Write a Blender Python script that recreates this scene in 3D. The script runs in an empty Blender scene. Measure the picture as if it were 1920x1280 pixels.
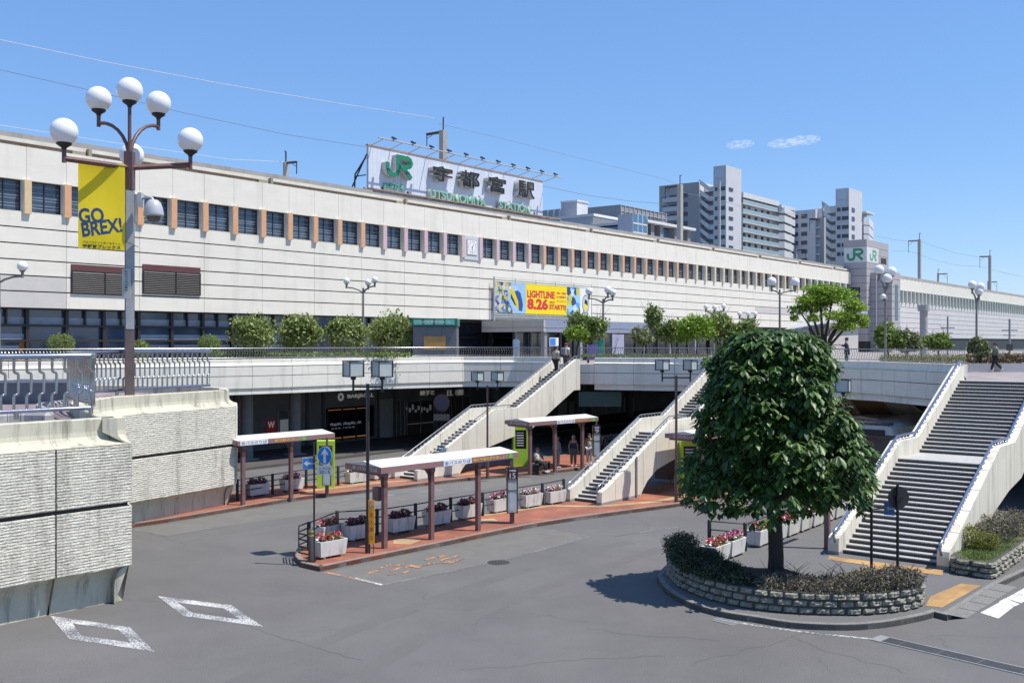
import bpy, math, random
import numpy as np
from mathutils import Vector, Matrix
R=math.radians
rnd=random.Random(7)
sc=bpy.context.scene
# ---------------- camera, sky, sun, exposure ----------------
FPX=1900.0; EYE=7.0
cd=bpy.data.cameras.new('camera'); cam=bpy.data.objects.new('camera',cd); sc.collection.objects.link(cam)
cam.location=(0,0,EYE); cam.rotation_euler=(R(90),0,0)
cd.sensor_width=36; cd.lens=36*FPX/1920; cd.clip_start=.1; cd.clip_end=6000
sc.camera=cam
SUN_EL=63; SUN_AZ=math.atan2(.98,-.2)
w=bpy.data.worlds.new('World'); sc.world=w; w.use_nodes=True
nt=w.node_tree; bg=nt.nodes['Background']
sk=nt.nodes.new('ShaderNodeTexSky'); sk.sky_type='NISHITA'; sk.sun_disc=False
sk.sun_elevation=R(SUN_EL); sk.sun_rotation=SUN_AZ; sk.altitude=600; sk.air_density=1.1; sk.dust_density=.1; sk.ozone_density=4.0
hs=nt.nodes.new('ShaderNodeHueSaturation'); hs.inputs['Saturation'].default_value=1.08; nt.links.new(sk.outputs[0],hs.inputs['Color']); mx=nt.nodes.new('ShaderNodeMix'); mx.data_type='RGBA'; mx.inputs[0].default_value=.42; mx.inputs[7].default_value=(1.25,2.75,6.3,1); nt.links.new(hs.outputs[0],mx.inputs[6]); nt.links.new(mx.outputs[2],bg.inputs[0]); bg.inputs[1].default_value=.125
sl=bpy.data.lights.new('sun','SUN'); sl.energy=4.7; sl.angle=R(.5); sl.color=(1,.945,.86)
so=bpy.data.objects.new('sun',sl); sc.collection.objects.link(so)
sd=Vector((math.cos(R(SUN_EL))*.98,-math.cos(R(SUN_EL))*.2,math.sin(R(SUN_EL)))).normalized()
so.rotation_euler=sd.to_track_quat('Z','Y').to_euler(); so.location=(30,-10,60)
sc.view_settings.view_transform='Standard'; sc.view_settings.look='None'
sc.cycles.volume_bounces=4
sc.view_settings.exposure=.31; sc.view_settings.gamma=1
# ---------------- measuring helpers (photo point at a known depth or height -> place in the world) ----------------
def W(px,py,Y): return Vector(((px-960)/FPX*Y,Y,EYE-(py-640)/FPX*Y))
def G(px,py,z=.15):
    Y=FPX*(EYE-z)/(py-640); return Vector(((px-960)/FPX*Y,Y,z))
F0=Vector((-27.8,55,0)); U=Vector((.617,.787,0)).normalized(); N=Vector((U.y,-U.x,0)); FA=math.atan2(U.y,U.x)
def FS(px,py,off=0):          # point on a plane parallel to the station front: (s along it, z)
    r=(px-960)/FPX
    s=(r*(F0.y+off*N.y)-F0.x-off*N.x)/(U.x-r*U.y)
    Y=F0.y+off*N.y+s*U.y
    return s,EYE-(py-640)/FPX*Y
def FP(s,off=0,z=0):
    v=F0+U*s+N*off; return Vector((v.x,v.y,z))
# ---------------- mesh building ----------------
class MB:
    def __init__(s): s.v=[]; s.f=[]; s.m=[]; s.mi=0; s.sm=[]; s.smooth=False
    def add(s,vs,fs):
        b=len(s.v); s.v+= [tuple(p) for p in vs]
        for f in fs: s.f.append(tuple(b+i for i in f)); s.m.append(s.mi); s.sm.append(s.smooth)
    def box(s,x0,x1,y0,y1,z0,z1):
        s.add([(x0,y0,z0),(x1,y0,z0),(x1,y1,z0),(x0,y1,z0),(x0,y0,z1),(x1,y0,z1),(x1,y1,z1),(x0,y1,z1)],
              [(0,3,2,1),(4,5,6,7),(0,1,5,4),(1,2,6,5),(2,3,7,6),(3,0,4,7)])
    def prism(s,poly,z0,z1,cap0=True):
        n=len(poly); a=sum(poly[i][0]*poly[(i+1)%n][1]-poly[(i+1)%n][0]*poly[i][1] for i in range(n))
        if a<0: poly=poly[::-1]
        vs=[(p[0],p[1],z0) for p in poly]+[(p[0],p[1],z1) for p in poly]
        fs=[tuple(range(n,2*n))]+([tuple(range(n-1,-1,-1))] if cap0 else [])
        fs+=[(i,(i+1)%n,n+(i+1)%n,n+i) for i in range(n)]
        s.add(vs,fs)
    def slab(s,poly,f,a,b):   # polygon in a plane, f(x,y,d)->xyz, thick from d=a to d=b
        n=len(poly)
        vs=[f(p[0],p[1],a) for p in poly]+[f(p[0],p[1],b) for p in poly]
        s.add(vs,[tuple(range(n-1,-1,-1)),tuple(range(n,2*n))]+[(i,(i+1)%n,n+(i+1)%n,n+i) for i in range(n)])
    def tube(s,pts,r,n=6,cap=True):
        pts=[Vector(p) for p in pts]; rr=r if isinstance(r,(list,tuple)) else [r]*len(pts)
        vs=[];t0=None;x=None
        for i,p in enumerate(pts):
            t=(pts[min(i+1,len(pts)-1)]-pts[max(i-1,0)])
            t=t.normalized() if t.length>1e-9 else Vector((0,0,1))
            if x is None:
                a=Vector((0,0,1)) if abs(t.z)<.9 else Vector((1,0,0)); x=t.cross(a).normalized()
            else:
                x=(x-t*x.dot(t)); x=x.normalized() if x.length>1e-6 else t.orthogonal().normalized()
            y=t.cross(x)
            for k in range(n):
                a=2*math.pi*k/n; vs.append(p+(x*math.cos(a)+y*math.sin(a))*rr[i])
        fs=[]
        for i in range(len(pts)-1):
            for k in range(n):
                fs.append((i*n+k,i*n+(k+1)%n,(i+1)*n+(k+1)%n,(i+1)*n+k))
        sm=s.smooth; s.smooth=n>4; s.add(vs,fs); s.smooth=False
        if cap: s.add(vs[:n],[tuple(range(n-1,-1,-1))]); s.add(vs[-n:],[tuple(range(n))])
        s.smooth=sm
    def lathe(s,prof,c=(0,0,0),n=16):
        vs=[];fs=[]
        for r,z in prof:
            for k in range(n):
                a=2*math.pi*k/n; vs.append((c[0]+r*math.cos(a),c[1]+r*math.sin(a),c[2]+z))
        for i in range(len(prof)-1):
            for k in range(n): fs.append((i*n+k,i*n+(k+1)%n,(i+1)*n+(k+1)%n,(i+1)*n+k))
        sm=s.smooth; s.smooth=True; s.add(vs,fs); s.smooth=sm
    def ball(s,c,r,n=16,m=10,sz=1):
        s.lathe([(max(r*math.sin(math.pi*i/m),1e-4),-r*sz*math.cos(math.pi*i/m)) for i in range(m+1)],c,n)
    def sweep(s,path,prof,closed=False,capends=True):   # prof (outward offset,z); outward is to the right of the path
        P=[Vector((p[0],p[1])) for p in path]; n=len(P); nrm=[]
        for i in range(n):
            a=(P[i]-P[i-1]).normalized() if i>0 else None
            b=(P[i+1]-P[i]).normalized() if i<n-1 else None
            if closed and (i==0 or i==n-1): a=(P[0]-P[-2]).normalized(); b=(P[1]-P[0]).normalized()
            if a is None: a=b
            if b is None: b=a
            na=Vector((a.y,-a.x)); nb=Vector((b.y,-b.x)); m=(na+nb)
            m=m.normalized() if m.length>1e-6 else na
            nrm.append(m/max(m.dot(na),.35))
        k=len(prof); vs=[]
        for i in range(n):
            for o,z in prof: q=P[i]+nrm[i]*o; vs.append((q.x,q.y,z))
        fs=[(i*k+j,(i+1)*k+j,(i+1)*k+j+1,i*k+j+1) for i in range(n-1) for j in range(k-1)]
        s.add(vs,fs)
        if capends and not closed:
            s.add(vs[:k],[tuple(range(k))]); s.add(vs[-k:],[tuple(range(k-1,-1,-1))])
    def build(s,name,mat,parent=None,world=False,loc=None):
        me=bpy.data.meshes.new(name)
        v=s.v
        if parent is not None and world:
            M=pmat(parent).inverted(); v=[tuple(M@Vector(p)) for p in v]
        elif loc is not None: v=[(p[0]-loc[0],p[1]-loc[1],p[2]-loc[2]) for p in v]
        me.from_pydata(v,[],s.f)
        for m in (mat if isinstance(mat,(list,tuple)) else [mat]): me.materials.append(m)
        if any(s.m): me.polygons.foreach_set('material_index',s.m)
        me.polygons.foreach_set('use_smooth',s.sm)
        me.update()
        return link(name,me,parent,loc)
def link(name,me,parent=None,loc=None):
    o=bpy.data.objects.new(name,me); sc.collection.objects.link(o)
    if parent is not None: o.parent=parent
    if loc is not None: o.location=loc
    return o
def pmat(p):
    M=Matrix.Translation(p.location)@p.rotation_euler.to_matrix().to_4x4()
    return (pmat(p.parent)@M) if p.parent else M
def tag(o,label=None,cat=None,group=None,kind=None):
    if label: o['label']=label
    if cat: o['category']=cat
    if group: o['group']=group
    if kind: o['kind']=kind
    return o
def thing(name,loc,rz,label,cat,group=None):
    o=bpy.data.objects.new(name,None); sc.collection.objects.link(o); o.empty_display_size=.2
    o.location=loc; o.rotation_euler=(0,0,rz); return tag(o,label,cat,group)
def dup(root,loc,rz,label,group=None,scale=None):
    r=root.copy(); sc.collection.objects.link(r); r.location=loc; r.rotation_euler=(0,0,rz); r['label']=label
    if group: r['group']=group
    if scale: r.scale=(scale,)*3
    for ch in list(root.children):
        c=ch.copy(); sc.collection.objects.link(c); c.parent=r
        for g in list(ch.children):
            d=g.copy(); sc.collection.objects.link(d); d.parent=c
    return r
def struct(name,mb,mat):
    o=mb.build(name,mat); o['kind']='structure'; return o
def catmull(P,k=4):
    out=[]
    for i in range(len(P)-1):
        a=Vector(P[max(i-1,0)]);b=Vector(P[i]);c=Vector(P[i+1]);d=Vector(P[min(i+2,len(P)-1)])
        for j in range(k):
            t=j/k; out.append(.5*((2*b)+(c-a)*t+(2*a-5*b+4*c-d)*t*t+(3*b-a-3*c+d)*t**3))
    out.append(Vector(P[-1])); return out
def along(P,step,start=0):    # points and directions every step along a polyline
    P=[Vector(p) for p in P]; res=[]; d=start
    for i in range(len(P)-1):
        L=(P[i+1]-P[i]).length; t=(P[i+1]-P[i])/max(L,1e-9)
        while d<=L: res.append((P[i]+t*d,t)); d+=step
        d-=L
    return res
def cut(P,a,b):               # piece of a polyline between two arc lengths
    P=[Vector(p) for p in P]; out=[]; d=0
    for i in range(len(P)-1):
        L=(P[i+1]-P[i]).length; t=(P[i+1]-P[i])/L
        if a<=d+L and b>=d:
            s0=max(a-d,0); s1=min(b-d,L)
            if s1>s0+1e-5:
                q0=P[i]+t*s0; q1=P[i]+t*s1
                if not out or (out[-1]-q0).length>1e-4: out.append(q0)
                out.append(q1)
        d+=L
    return out
def plen(P): return sum((Vector(P[i+1])-Vector(P[i])).length for i in range(len(P)-1))
# ---------------- materials ----------------
MATS={}
def mat(name,col,rough=.7,col2=None,scale=3.,amt=.5,bump=0.,bscale=40.,metal=0.,streak=None,spec=.5,emit=None,stretch=(1,1,1),detail=6,island=None,transl=0.,fine=0.):
    if name in MATS: return MATS[name]
    m=bpy.data.materials.new(name); m.use_nodes=True; n=m.node_tree; b=n.nodes['Principled BSDF']; L=n.links.new
    b.inputs['Roughness'].default_value=rough; b.inputs['Metallic'].default_value=metal; b.inputs['Specular IOR Level'].default_value=spec
    tc=n.nodes.new('ShaderNodeNewGeometry'); mp=n.nodes.new('ShaderNodeMapping'); mp.inputs['Scale'].default_value=stretch
    L(tc.outputs['Position'],mp.inputs[0])
    c2=col2 or tuple(c*.8 for c in col)
    nz=n.nodes.new('ShaderNodeTexNoise'); nz.inputs['Scale'].default_value=scale; nz.inputs['Detail'].default_value=detail; nz.inputs['Roughness'].default_value=.62
    L(mp.outputs[0],nz.inputs[0])
    cr=n.nodes.new('ShaderNodeValToRGB'); cr.color_ramp.elements[0].position=.5-.25*amt-.02; cr.color_ramp.elements[1].position=.5+.25*amt+.1
    cr.color_ramp.elements[0].color=(*c2,1); cr.color_ramp.elements[1].color=(*col,1)
    L(nz.outputs[0],cr.inputs[0]); out=cr.outputs[0]
    def mix(fac,a,c,bl='MIX'):
        x=n.nodes.new('ShaderNodeMix'); x.data_type='RGBA'; x.blend_type=bl
        if isinstance(fac,float): x.inputs[0].default_value=fac
        else: L(fac,x.inputs[0])
        L(a,x.inputs[6])
        if isinstance(c,tuple): x.inputs[7].default_value=(*c,1)
        else: L(c,x.inputs[7])
        return x.outputs[2]
    if streak:     # vertical weather streaks: (colour, strength, scale)
        m2=n.nodes.new('ShaderNodeMapping'); m2.inputs['Scale'].default_value=(streak[2],streak[2],streak[2]*.12); L(tc.outputs['Position'],m2.inputs[0])
        n2=n.nodes.new('ShaderNodeTexNoise'); n2.inputs['Scale'].default_value=1; n2.inputs['Detail'].default_value=8; n2.inputs['Roughness'].default_value=.7; L(m2.outputs[0],n2.inputs[0])
        r2=n.nodes.new('ShaderNodeValToRGB'); r2.color_ramp.elements[0].position=.52; r2.color_ramp.elements[1].position=.72
        r2.color_ramp.elements[0].color=(0,0,0,1); r2.color_ramp.elements[1].color=(streak[1],)*3+(1,)
        L(n2.outputs[0],r2.inputs[0]); out=mix(r2.outputs[0],out,streak[0])
    if fine:
        n4=n.nodes.new('ShaderNodeTexNoise'); n4.inputs['Scale'].default_value=fine; n4.inputs['Detail'].default_value=2; L(tc.outputs['Position'],n4.inputs[0])
        r4=n.nodes.new('ShaderNodeMapRange'); r4.inputs[1].default_value=.3; r4.inputs[2].default_value=.7; r4.inputs[3].default_value=.72; r4.inputs[4].default_value=1.25; L(n4.outputs[0],r4.inputs[0])
        out=mix(1.0,out,r4.outputs[0],'MULTIPLY')
    if island:
        r3=n.nodes.new('ShaderNodeValToRGB'); cs=island
        for i,c in enumerate(cs):
            if i<2: e=r3.color_ramp.elements[i]
            else: e=r3.color_ramp.elements.new(i/(len(cs)-1))
            e.position=i/(len(cs)-1); e.color=(*c,1)
        if len(cs)>4: r3.color_ramp.interpolation='CONSTANT'
        L(tc.outputs['Random Per Island'],r3.inputs[0]); out=r3.outputs[0]
    L(out,b.inputs['Base Color'])
    if bump:
        n3=n.nodes.new('ShaderNodeTexNoise'); n3.inputs['Scale'].default_value=bscale; n3.inputs['Detail'].default_value=4; L(mp.outputs[0],n3.inputs[0])
        bp=n.nodes.new('ShaderNodeBump'); bp.inputs['Strength'].default_value=bump; bp.inputs['Distance'].default_value=.02; L(n3.outputs[0],bp.inputs['Height']); L(bp.outputs[0],b.inputs['Normal'])
    if emit: b.inputs['Emission Color'].default_value=(*emit[:3],1); b.inputs['Emission Strength'].default_value=emit[3]
    if transl:
        t=n.nodes.new('ShaderNodeBsdfTranslucent'); L(out,t.inputs[0]); x=n.nodes.new('ShaderNodeMixShader'); x.inputs[0].default_value=transl
        L(b.outputs[0],x.inputs[1]); L(t.outputs[0],x.inputs[2]); L(x.outputs[0],n.nodes['Material Output'].inputs[0])
    MATS[name]=m; return m
def brickmat(name,c1,c2,mortar,sx,sy,ang=0.,rough=.8,msize=.03,off=.5):
    if name in MATS: return MATS[name]
    m=mat(name,c1,rough,bump=.15); n=m.node_tree; b=n.nodes['Principled BSDF']; L=n.links.new
    g=n.nodes.new('ShaderNodeNewGeometry'); mp=n.nodes.new('ShaderNodeMapping'); mp.inputs['Rotation'].default_value=(0,0,-ang); mp.vector_type='TEXTURE' if False else 'POINT'
    L(g.outputs['Position'],mp.inputs[0])
    br=n.nodes.new('ShaderNodeTexBrick'); br.inputs['Color1'].default_value=(*c1,1); br.inputs['Color2'].default_value=(*c2,1); br.inputs['Mortar'].default_value=(*mortar,1)
    br.inputs['Scale'].default_value=1; br.inputs['Brick Width'].default_value=sx; br.inputs['Row Height'].default_value=sy; br.inputs['Mortar Size'].default_value=msize*sy; br.offset=off
    L(mp.outputs[0],br.inputs[0])
    nz=n.nodes.new('ShaderNodeTexNoise'); nz.inputs['Scale'].default_value=.8; nz.inputs['Detail'].default_value=8; L(g.outputs['Position'],nz.inputs[0])
    r=n.nodes.new('ShaderNodeMapRange'); r.inputs[1].default_value=.3; r.inputs[2].default_value=.7; r.inputs[3].default_value=.65; r.inputs[4].default_value=1.15; L(nz.outputs[0],r.inputs[0])
    x=n.nodes.new('ShaderNodeMix'); x.data_type='RGBA'; x.blend_type='MULTIPLY'; x.inputs[0].default_value=1; L(br.outputs[0],x.inputs[6]); L(r.outputs[0],x.inputs[7])
    L(x.outputs[2],b.inputs['Base Color']); return m
def asphalt():
    m=mat('asphalt',(.139,.133,.127),.88,(.118,.113,.109),.35,1.,bump=.35,bscale=60,fine=38.)
    n=m.node_tree; L=n.links.new; b=n.nodes['Principled BSDF']; src=b.inputs['Base Color'].links[0].from_socket
    g=n.nodes.new('ShaderNodeNewGeometry')
    wp=n.nodes.new('ShaderNodeTexNoise'); wp.inputs['Scale'].default_value=.5; wp.inputs['Detail'].default_value=6; L(g.outputs['Position'],wp.inputs[0])
    ad=n.nodes.new('ShaderNodeMix'); ad.data_type='RGBA'; ad.blend_type='ADD'; ad.inputs[0].default_value=1.; L(g.outputs['Position'],ad.inputs[6])
    sc_=n.nodes.new('ShaderNodeVectorMath'); sc_.operation='SCALE'; sc_.inputs[3].default_value=2.2; L(wp.outputs['Color'],sc_.inputs[0]); L(sc_.outputs[0],ad.inputs[7])
    v=n.nodes.new('ShaderNodeTexVoronoi'); v.feature='DISTANCE_TO_EDGE'; v.inputs['Scale'].default_value=.11; L(ad.outputs[2],v.inputs[0])
    r=n.nodes.new('ShaderNodeMapRange'); r.inputs[1].default_value=.0008; r.inputs[2].default_value=.0022; r.inputs[3].default_value=.42; r.inputs[4].default_value=0.; L(v.outputs[0],r.inputs[0])
    mk=n.nodes.new('ShaderNodeTexNoise'); mk.inputs['Scale'].default_value=.25; L(g.outputs['Position'],mk.inputs[0])
    mr=n.nodes.new('ShaderNodeMapRange'); mr.inputs[1].default_value=.45; mr.inputs[2].default_value=.6; L(mk.outputs[0],mr.inputs[0])
    mu=n.nodes.new('ShaderNodeMath'); mu.operation='MULTIPLY'; L(r.outputs[0],mu.inputs[0]); L(mr.outputs[0],mu.inputs[1])
    x=n.nodes.new('ShaderNodeMix'); x.data_type='RGBA'; L(mu.outputs[0],x.inputs[0]); L(src,x.inputs[6]); x.inputs[7].default_value=(.03,.03,.032,1)
    # worn, oil-darkened and patched areas
    pn=n.nodes.new('ShaderNodeTexNoise'); pn.inputs['Scale'].default_value=.16; pn.inputs['Detail'].default_value=9; pn.inputs['Roughness'].default_value=.68; L(g.outputs['Position'],pn.inputs[0])
    pr=n.nodes.new('ShaderNodeMapRange'); pr.inputs[1].default_value=.35; pr.inputs[2].default_value=.68; pr.inputs[3].default_value=.86; pr.inputs[4].default_value=1.14; L(pn.outputs[0],pr.inputs[0])
    y=n.nodes.new('ShaderNodeMix'); y.data_type='RGBA'; y.blend_type='MULTIPLY'; y.inputs[0].default_value=1; L(x.outputs[2],y.inputs[6]); L(pr.outputs[0],y.inputs[7])
    L(y.outputs[2],b.inputs['Base Color']); return m
def wornpaint(name,col,keep=.55,sc_=9.):
    if name in MATS: return MATS[name]
    m=mat(name,col,.8); n=m.node_tree; L=n.links.new; b=n.nodes['Principled BSDF']; g=n.nodes.new('ShaderNodeNewGeometry')
    nz=n.nodes.new('ShaderNodeTexNoise'); nz.inputs['Scale'].default_value=sc_; nz.inputs['Detail'].default_value=10; nz.inputs['Roughness'].default_value=.75; L(g.outputs['Position'],nz.inputs[0])
    n2=n.nodes.new('ShaderNodeTexNoise'); n2.inputs['Scale'].default_value=1.1; n2.inputs['Detail'].default_value=3; L(g.outputs['Position'],n2.inputs[0])
    a=n.nodes.new('ShaderNodeMath'); a.operation='MULTIPLY_ADD'; L(n2.outputs[0],a.inputs[0]); a.inputs[1].default_value=.3; L(nz.outputs[0],a.inputs[2])
    r=n.nodes.new('ShaderNodeMapRange'); r.inputs[1].default_value=.56+(1-keep)*.14; r.inputs[2].default_value=.64+(1-keep)*.14; L(a.outputs[0],r.inputs[0])
    x=n.nodes.new('ShaderNodeMix'); x.data_type='RGBA'; L(r.outputs[0],x.inputs[0]); x.inputs[6].default_value=(.11,.11,.115,1); x.inputs[7].default_value=(*col,1)
    L(x.outputs[2],b.inputs['Base Color']); return m
ASPH=asphalt()
CREAM=mat('painted_concrete',(.72,.685,.575),.8,(.63,.59,.49),1.2,.8,bump=.1,bscale=30,streak=((.16,.15,.12),.5,1.6))
CREAM_OLD=mat('stained_concrete',(.6,.575,.455),.85,(.48,.455,.355),1.5,.8,bump=.25,bscale=25,streak=((.1,.09,.07),.85,2.4))
RIB=mat('ribbed_concrete',(.68,.65,.55),.9,(.5,.475,.4),2.2,1.,bump=.6,bscale=16,streak=((.13,.11,.085),.7,1.3),stretch=(1,1,3),fine=22.)
STRW=mat('station_wall',(.77,.735,.64),.75,(.69,.655,.57),.5,.8,bump=.2,bscale=12,stretch=(1,1,4),streak=((.45,.42,.36),.32,.8))
STRG=mat('station_wall_patch',(.56,.53,.5),.8,(.5,.48,.46),.8,.6)
FASC=mat('deck_fascia_paint',(.8,.765,.66),.8,(.72,.69,.6),1.,.8,bump=.25,bscale=10,stretch=(1,1,5),streak=((.3,.28,.23),.45,1.3))
JOINT=mat('dark_joint',(.05,.048,.045),.9)
GREYC=mat('grey_concrete',(.3,.3,.3),.85,(.24,.24,.24),2,.8,bump=.2)
KERB=mat('kerb_concrete',(.27,.26,.24),.9,(.17,.16,.14),3,1.,bump=.4,bscale=30,fine=30.)
GLASS=mat('dark_glass',(.03,.04,.055),.05,(.02,.025,.035),.5,spec=.9)
GLASSB=mat('blue_glass',(.05,.09,.17),.12,(.03,.06,.12),.5,spec=.9)
BLIND=mat('pale_blind',(.32,.37,.44),.5)
DARKM=mat('dark_bronze_metal',(.045,.04,.038),.45,metal=.3)
BROWN=mat('brown_painted_steel',(.16,.085,.075),.45,(.12,.06,.055),4,bump=.05)
MAUVE=mat('mauve_painted_steel',(.21,.12,.12),.5,(.16,.085,.085),3)
LBLK=mat('black_painted_steel',(.018,.017,.016),.5)
STEEL=mat('stainless_steel',(.46,.45,.44),.26,(.36,.355,.35),5,metal=.9)
STEELB=mat('blue_tinted_steel_tube',(.38,.41,.5),.24,(.3,.33,.42),5,metal=.85)
GALV=mat('galvanised_steel',(.42,.43,.43),.5,(.33,.33,.33),6,metal=.4)
WHITE=mat('white_paint',(.8,.8,.78),.55,(.72,.72,.7),2)
GLOBE=mat('milk_white_globe',(.82,.82,.83),.25,(.74,.74,.75),3,spec=.6)
RUST=mat('rusty_beam',(.33,.16,.08),.8,(.4,.33,.25),5)
LIME=mat('lime_green_paint',(.42,.66,.06),.5,(.37,.6,.05),2)
BRICKR=brickmat('red_paving',(.35,.125,.07),(.29,.095,.055),(.24,.13,.085),.22,.11,.9)
TACT=brickmat('yellow_tactile_paving',(.5,.3,.11),(.45,.26,.1),(.33,.21,.1),.3,.3,FA,off=0.)
TACTR=brickmat('sandy_tactile_paving',(.45,.31,.16),(.38,.26,.14),(.3,.21,.13),.3,.3,.9,off=0.)
STONE=mat('rough_stone',(.37,.35,.285),.95,(.17,.16,.125),6,1.,bump=1.,bscale=14,fine=18.)
SOIL=mat('soil',(.07,.05,.035),.95)
BARK=mat('bark',(.075,.062,.045),.95,(.03,.028,.022),9,1.,bump=.9,bscale=25,stretch=(1,1,.25))
LEAFD=mat('dark_glossy_leaf',(.03,.07,.02),.42,island=[(.03,.065,.02),(.055,.115,.03),(.085,.165,.04),(.14,.24,.05)],transl=.35)
LEAFM=mat('mid_green_leaf',(.06,.1,.03),.5,island=[(.075,.12,.025),(.15,.22,.045),(.22,.3,.07),(.3,.37,.11)],transl=.3)
LEAFB=mat('bright_green_leaf',(.1,.19,.02),.5,island=[(.09,.17,.018),(.18,.3,.03),(.28,.42,.045),(.38,.5,.07)],transl=.35)
LEAFG=mat('grey_green_leaf',(.07,.09,.05),.6,island=[(.085,.115,.04),(.17,.2,.08),(.25,.28,.13),(.3,.32,.18)],transl=.25)
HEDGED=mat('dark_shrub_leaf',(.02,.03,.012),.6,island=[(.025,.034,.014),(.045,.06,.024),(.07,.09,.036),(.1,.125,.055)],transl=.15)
HEDGEB=mat('dry_shrub_leaf',(.09,.08,.06),.7,island=[(.09,.075,.05),(.17,.15,.11),(.27,.235,.19),(.14,.18,.06),(.2,.24,.08)],transl=.15)
HEDGEY=mat('yellow_shrub_leaf',(.2,.2,.04),.6,island=[(.1,.13,.02),(.2,.22,.03),(.3,.3,.05),(.14,.15,.03)],transl=.3)
GRASS=mat('grass_blade',(.1,.16,.03),.6,island=[(.06,.1,.02),(.1,.17,.03),(.16,.22,.05),(.2,.22,.08)],transl=.3)
# ---------------- writing ----------------
def text_mesh(body,bold=0.,depth=0.,res=3):
    c=bpy.data.curves.new('t','FONT'); c.body=body; c.offset=bold; c.extrude=depth; c.resolution_u=res
    o=bpy.data.objects.new('t',c); sc.collection.objects.link(o); bpy.context.view_layer.update()
    me=bpy.data.meshes.new_from_object(o.evaluated_get(bpy.context.evaluated_depsgraph_get()))
    bpy.data.objects.remove(o); bpy.data.curves.remove(c); return me
def text(name,body,m,parent,box,f,d0=.01,d1=None,bold=0.,shear=0.,rot=0.,side=None):
    """fit the word into box (x0,x1,z0,z1) of the plane f(x,z,d); front at depth d1"""
    me=text_mesh(body,bold,.1 if d1 is not None else 0.)
    n=len(me.vertices)
    if n==0: return None
    co=np.empty(n*3); me.vertices.foreach_get('co',co); co=co.reshape(-1,3)
    mn=co.min(0); mx=co.max(0); x0,x1,z0,z1=box
    a=(co[:,0]-mn[0])/max(mx[0]-mn[0],1e-6); b=(co[:,1]-mn[1])/max(mx[1]-mn[1],1e-6)
    if d1 is None: d=np.full(n,d0)
    else: d=np.where(co[:,2]>0,d1,d0)
    xx=x0+a*(x1-x0); zz=z0+b*(z1-z0)+shear*(xx-x0)
    if rot: xx=xx+rot*(zz-z0)
    out=np.array([f(xx[i],zz[i],d[i]) for i in range(n)])
    me.vertices.foreach_set('co',out.ravel()); me.name=name; me.materials.clear(); me.materials.append(m)
    if side is not None and d1 is not None:
        me.materials.append(side)
        for p in me.polygons:
            if abs(p.normal.z)<.5: pass
        zs=np.array([p.vertices[0] for p in me.polygons])
        for p in me.polygons:
            dd=[d[i] for i in p.vertices]
            p.material_index=0 if min(dd)>(d0+d1)/2 else 1
    me.update(); return link(name,me,parent)
def ribbon(mb,pts,wd,f,d0,d1):
    P=[Vector(p) for p in pts]; l=[];r=[]
    for i,p in enumerate(P):
        a=(P[i]-P[i-1]).normalized() if i>0 else (P[1]-P[0]).normalized()
        b=(P[i+1]-P[i]).normalized() if i<len(P)-1 else a
        m=Vector((-(a.y+b.y),a.x+b.x)).normalized(); k=wd/2/max(m.dot(Vector((-a.y,a.x))),.5)
        l.append(p+m*k); r.append(p-m*k)
    for i in range(len(P)-1):
        q=[r[i],r[i+1],l[i+1],l[i]]
        mb.slab([(v.x,v.y) for v in q],f,d0,d1)
def rail_logo(name,m,parent,box,f,d0,d1,side=None):
    x0,x1,z0,z1=box; w_=x1-x0; h=z1-z0
    def q(a,b): return (x0+a*w_,z0+b*h)
    mb=MB(); t=.2*h
    J=[q(.07,.6),q(.07,.32),q(.11,.17),q(.2,.09),q(.33,.09),q(.41,.17),q(.45,.32),q(.45,.915),q(.78,.915),q(.88,.86),q(.92,.72),q(.88,.58),q(.78,.52),q(.56,.52),q(.68,.4),q(.93,.04)]
    ribbon(mb,J,t,f,d0,d1)
    return mb.build(name,[m],parent)
# ---------------- foliage ----------------
def leaves(name,m,parent,lobes,count,size,seed,flat=0.,shell=.55,droop=0.,aspect=.55):
    """lobes: (cx,cy,cz,rx,ry,rz) local; many small folded leaves through the lobes"""
    g=np.random.default_rng(seed); vol=np.array([l[3]*l[4]*l[5] for l in lobes])**(2/3); pr=vol/vol.sum()
    k=g.choice(len(lobes),count,p=pr); Lb=np.array(lobes)[k]
    d=g.normal(size=(count,3)); d/=np.linalg.norm(d,axis=1)[:,None]
    r=(shell+(1-shell)*g.random(count)**.7)[:,None]*(1+.12*g.normal(size=(count,1)))
    c=Lb[:,:3]+d*r*Lb[:,3:6]
    ax=g.normal(size=(count,3))+d*.6; ax[:,2]=ax[:,2]*(1-flat)-droop; ax/=np.linalg.norm(ax,axis=1)[:,None]
    up=g.normal(size=(count,3))*.7+np.array([0,0,1.]); sdv=np.cross(ax,up); sdv/=np.linalg.norm(sdv,axis=1)[:,None]+1e-9
    nn=np.cross(sdv,ax); s=(size*(.6+.8*g.random(count)))[:,None]
    a=c-ax*s*.5; b=c+ax*s*.5; l=c+sdv*s*aspect*.5+nn*s*.08; rr=c-sdv*s*aspect*.5+nn*s*.08
    v=np.stack([a,rr,b,l],1).reshape(-1,3)
    me=bpy.data.meshes.new(name); me.vertices.add(count*4); me.vertices.foreach_set('co',v.ravel())
    me.loops.add(count*6); idx=np.arange(count)[:,None]*4+np.array([[0,1,2,0,2,3]]); me.loops.foreach_set('vertex_index',idx.ravel().astype(np.int32))
    me.polygons.add(count*2); me.polygons.foreach_set('loop_start',(np.arange(count*2)*3).astype(np.int32))
    me.update(calc_edges=True); me.materials.append(m); me.validate(); return link(name,me,parent)
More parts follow.
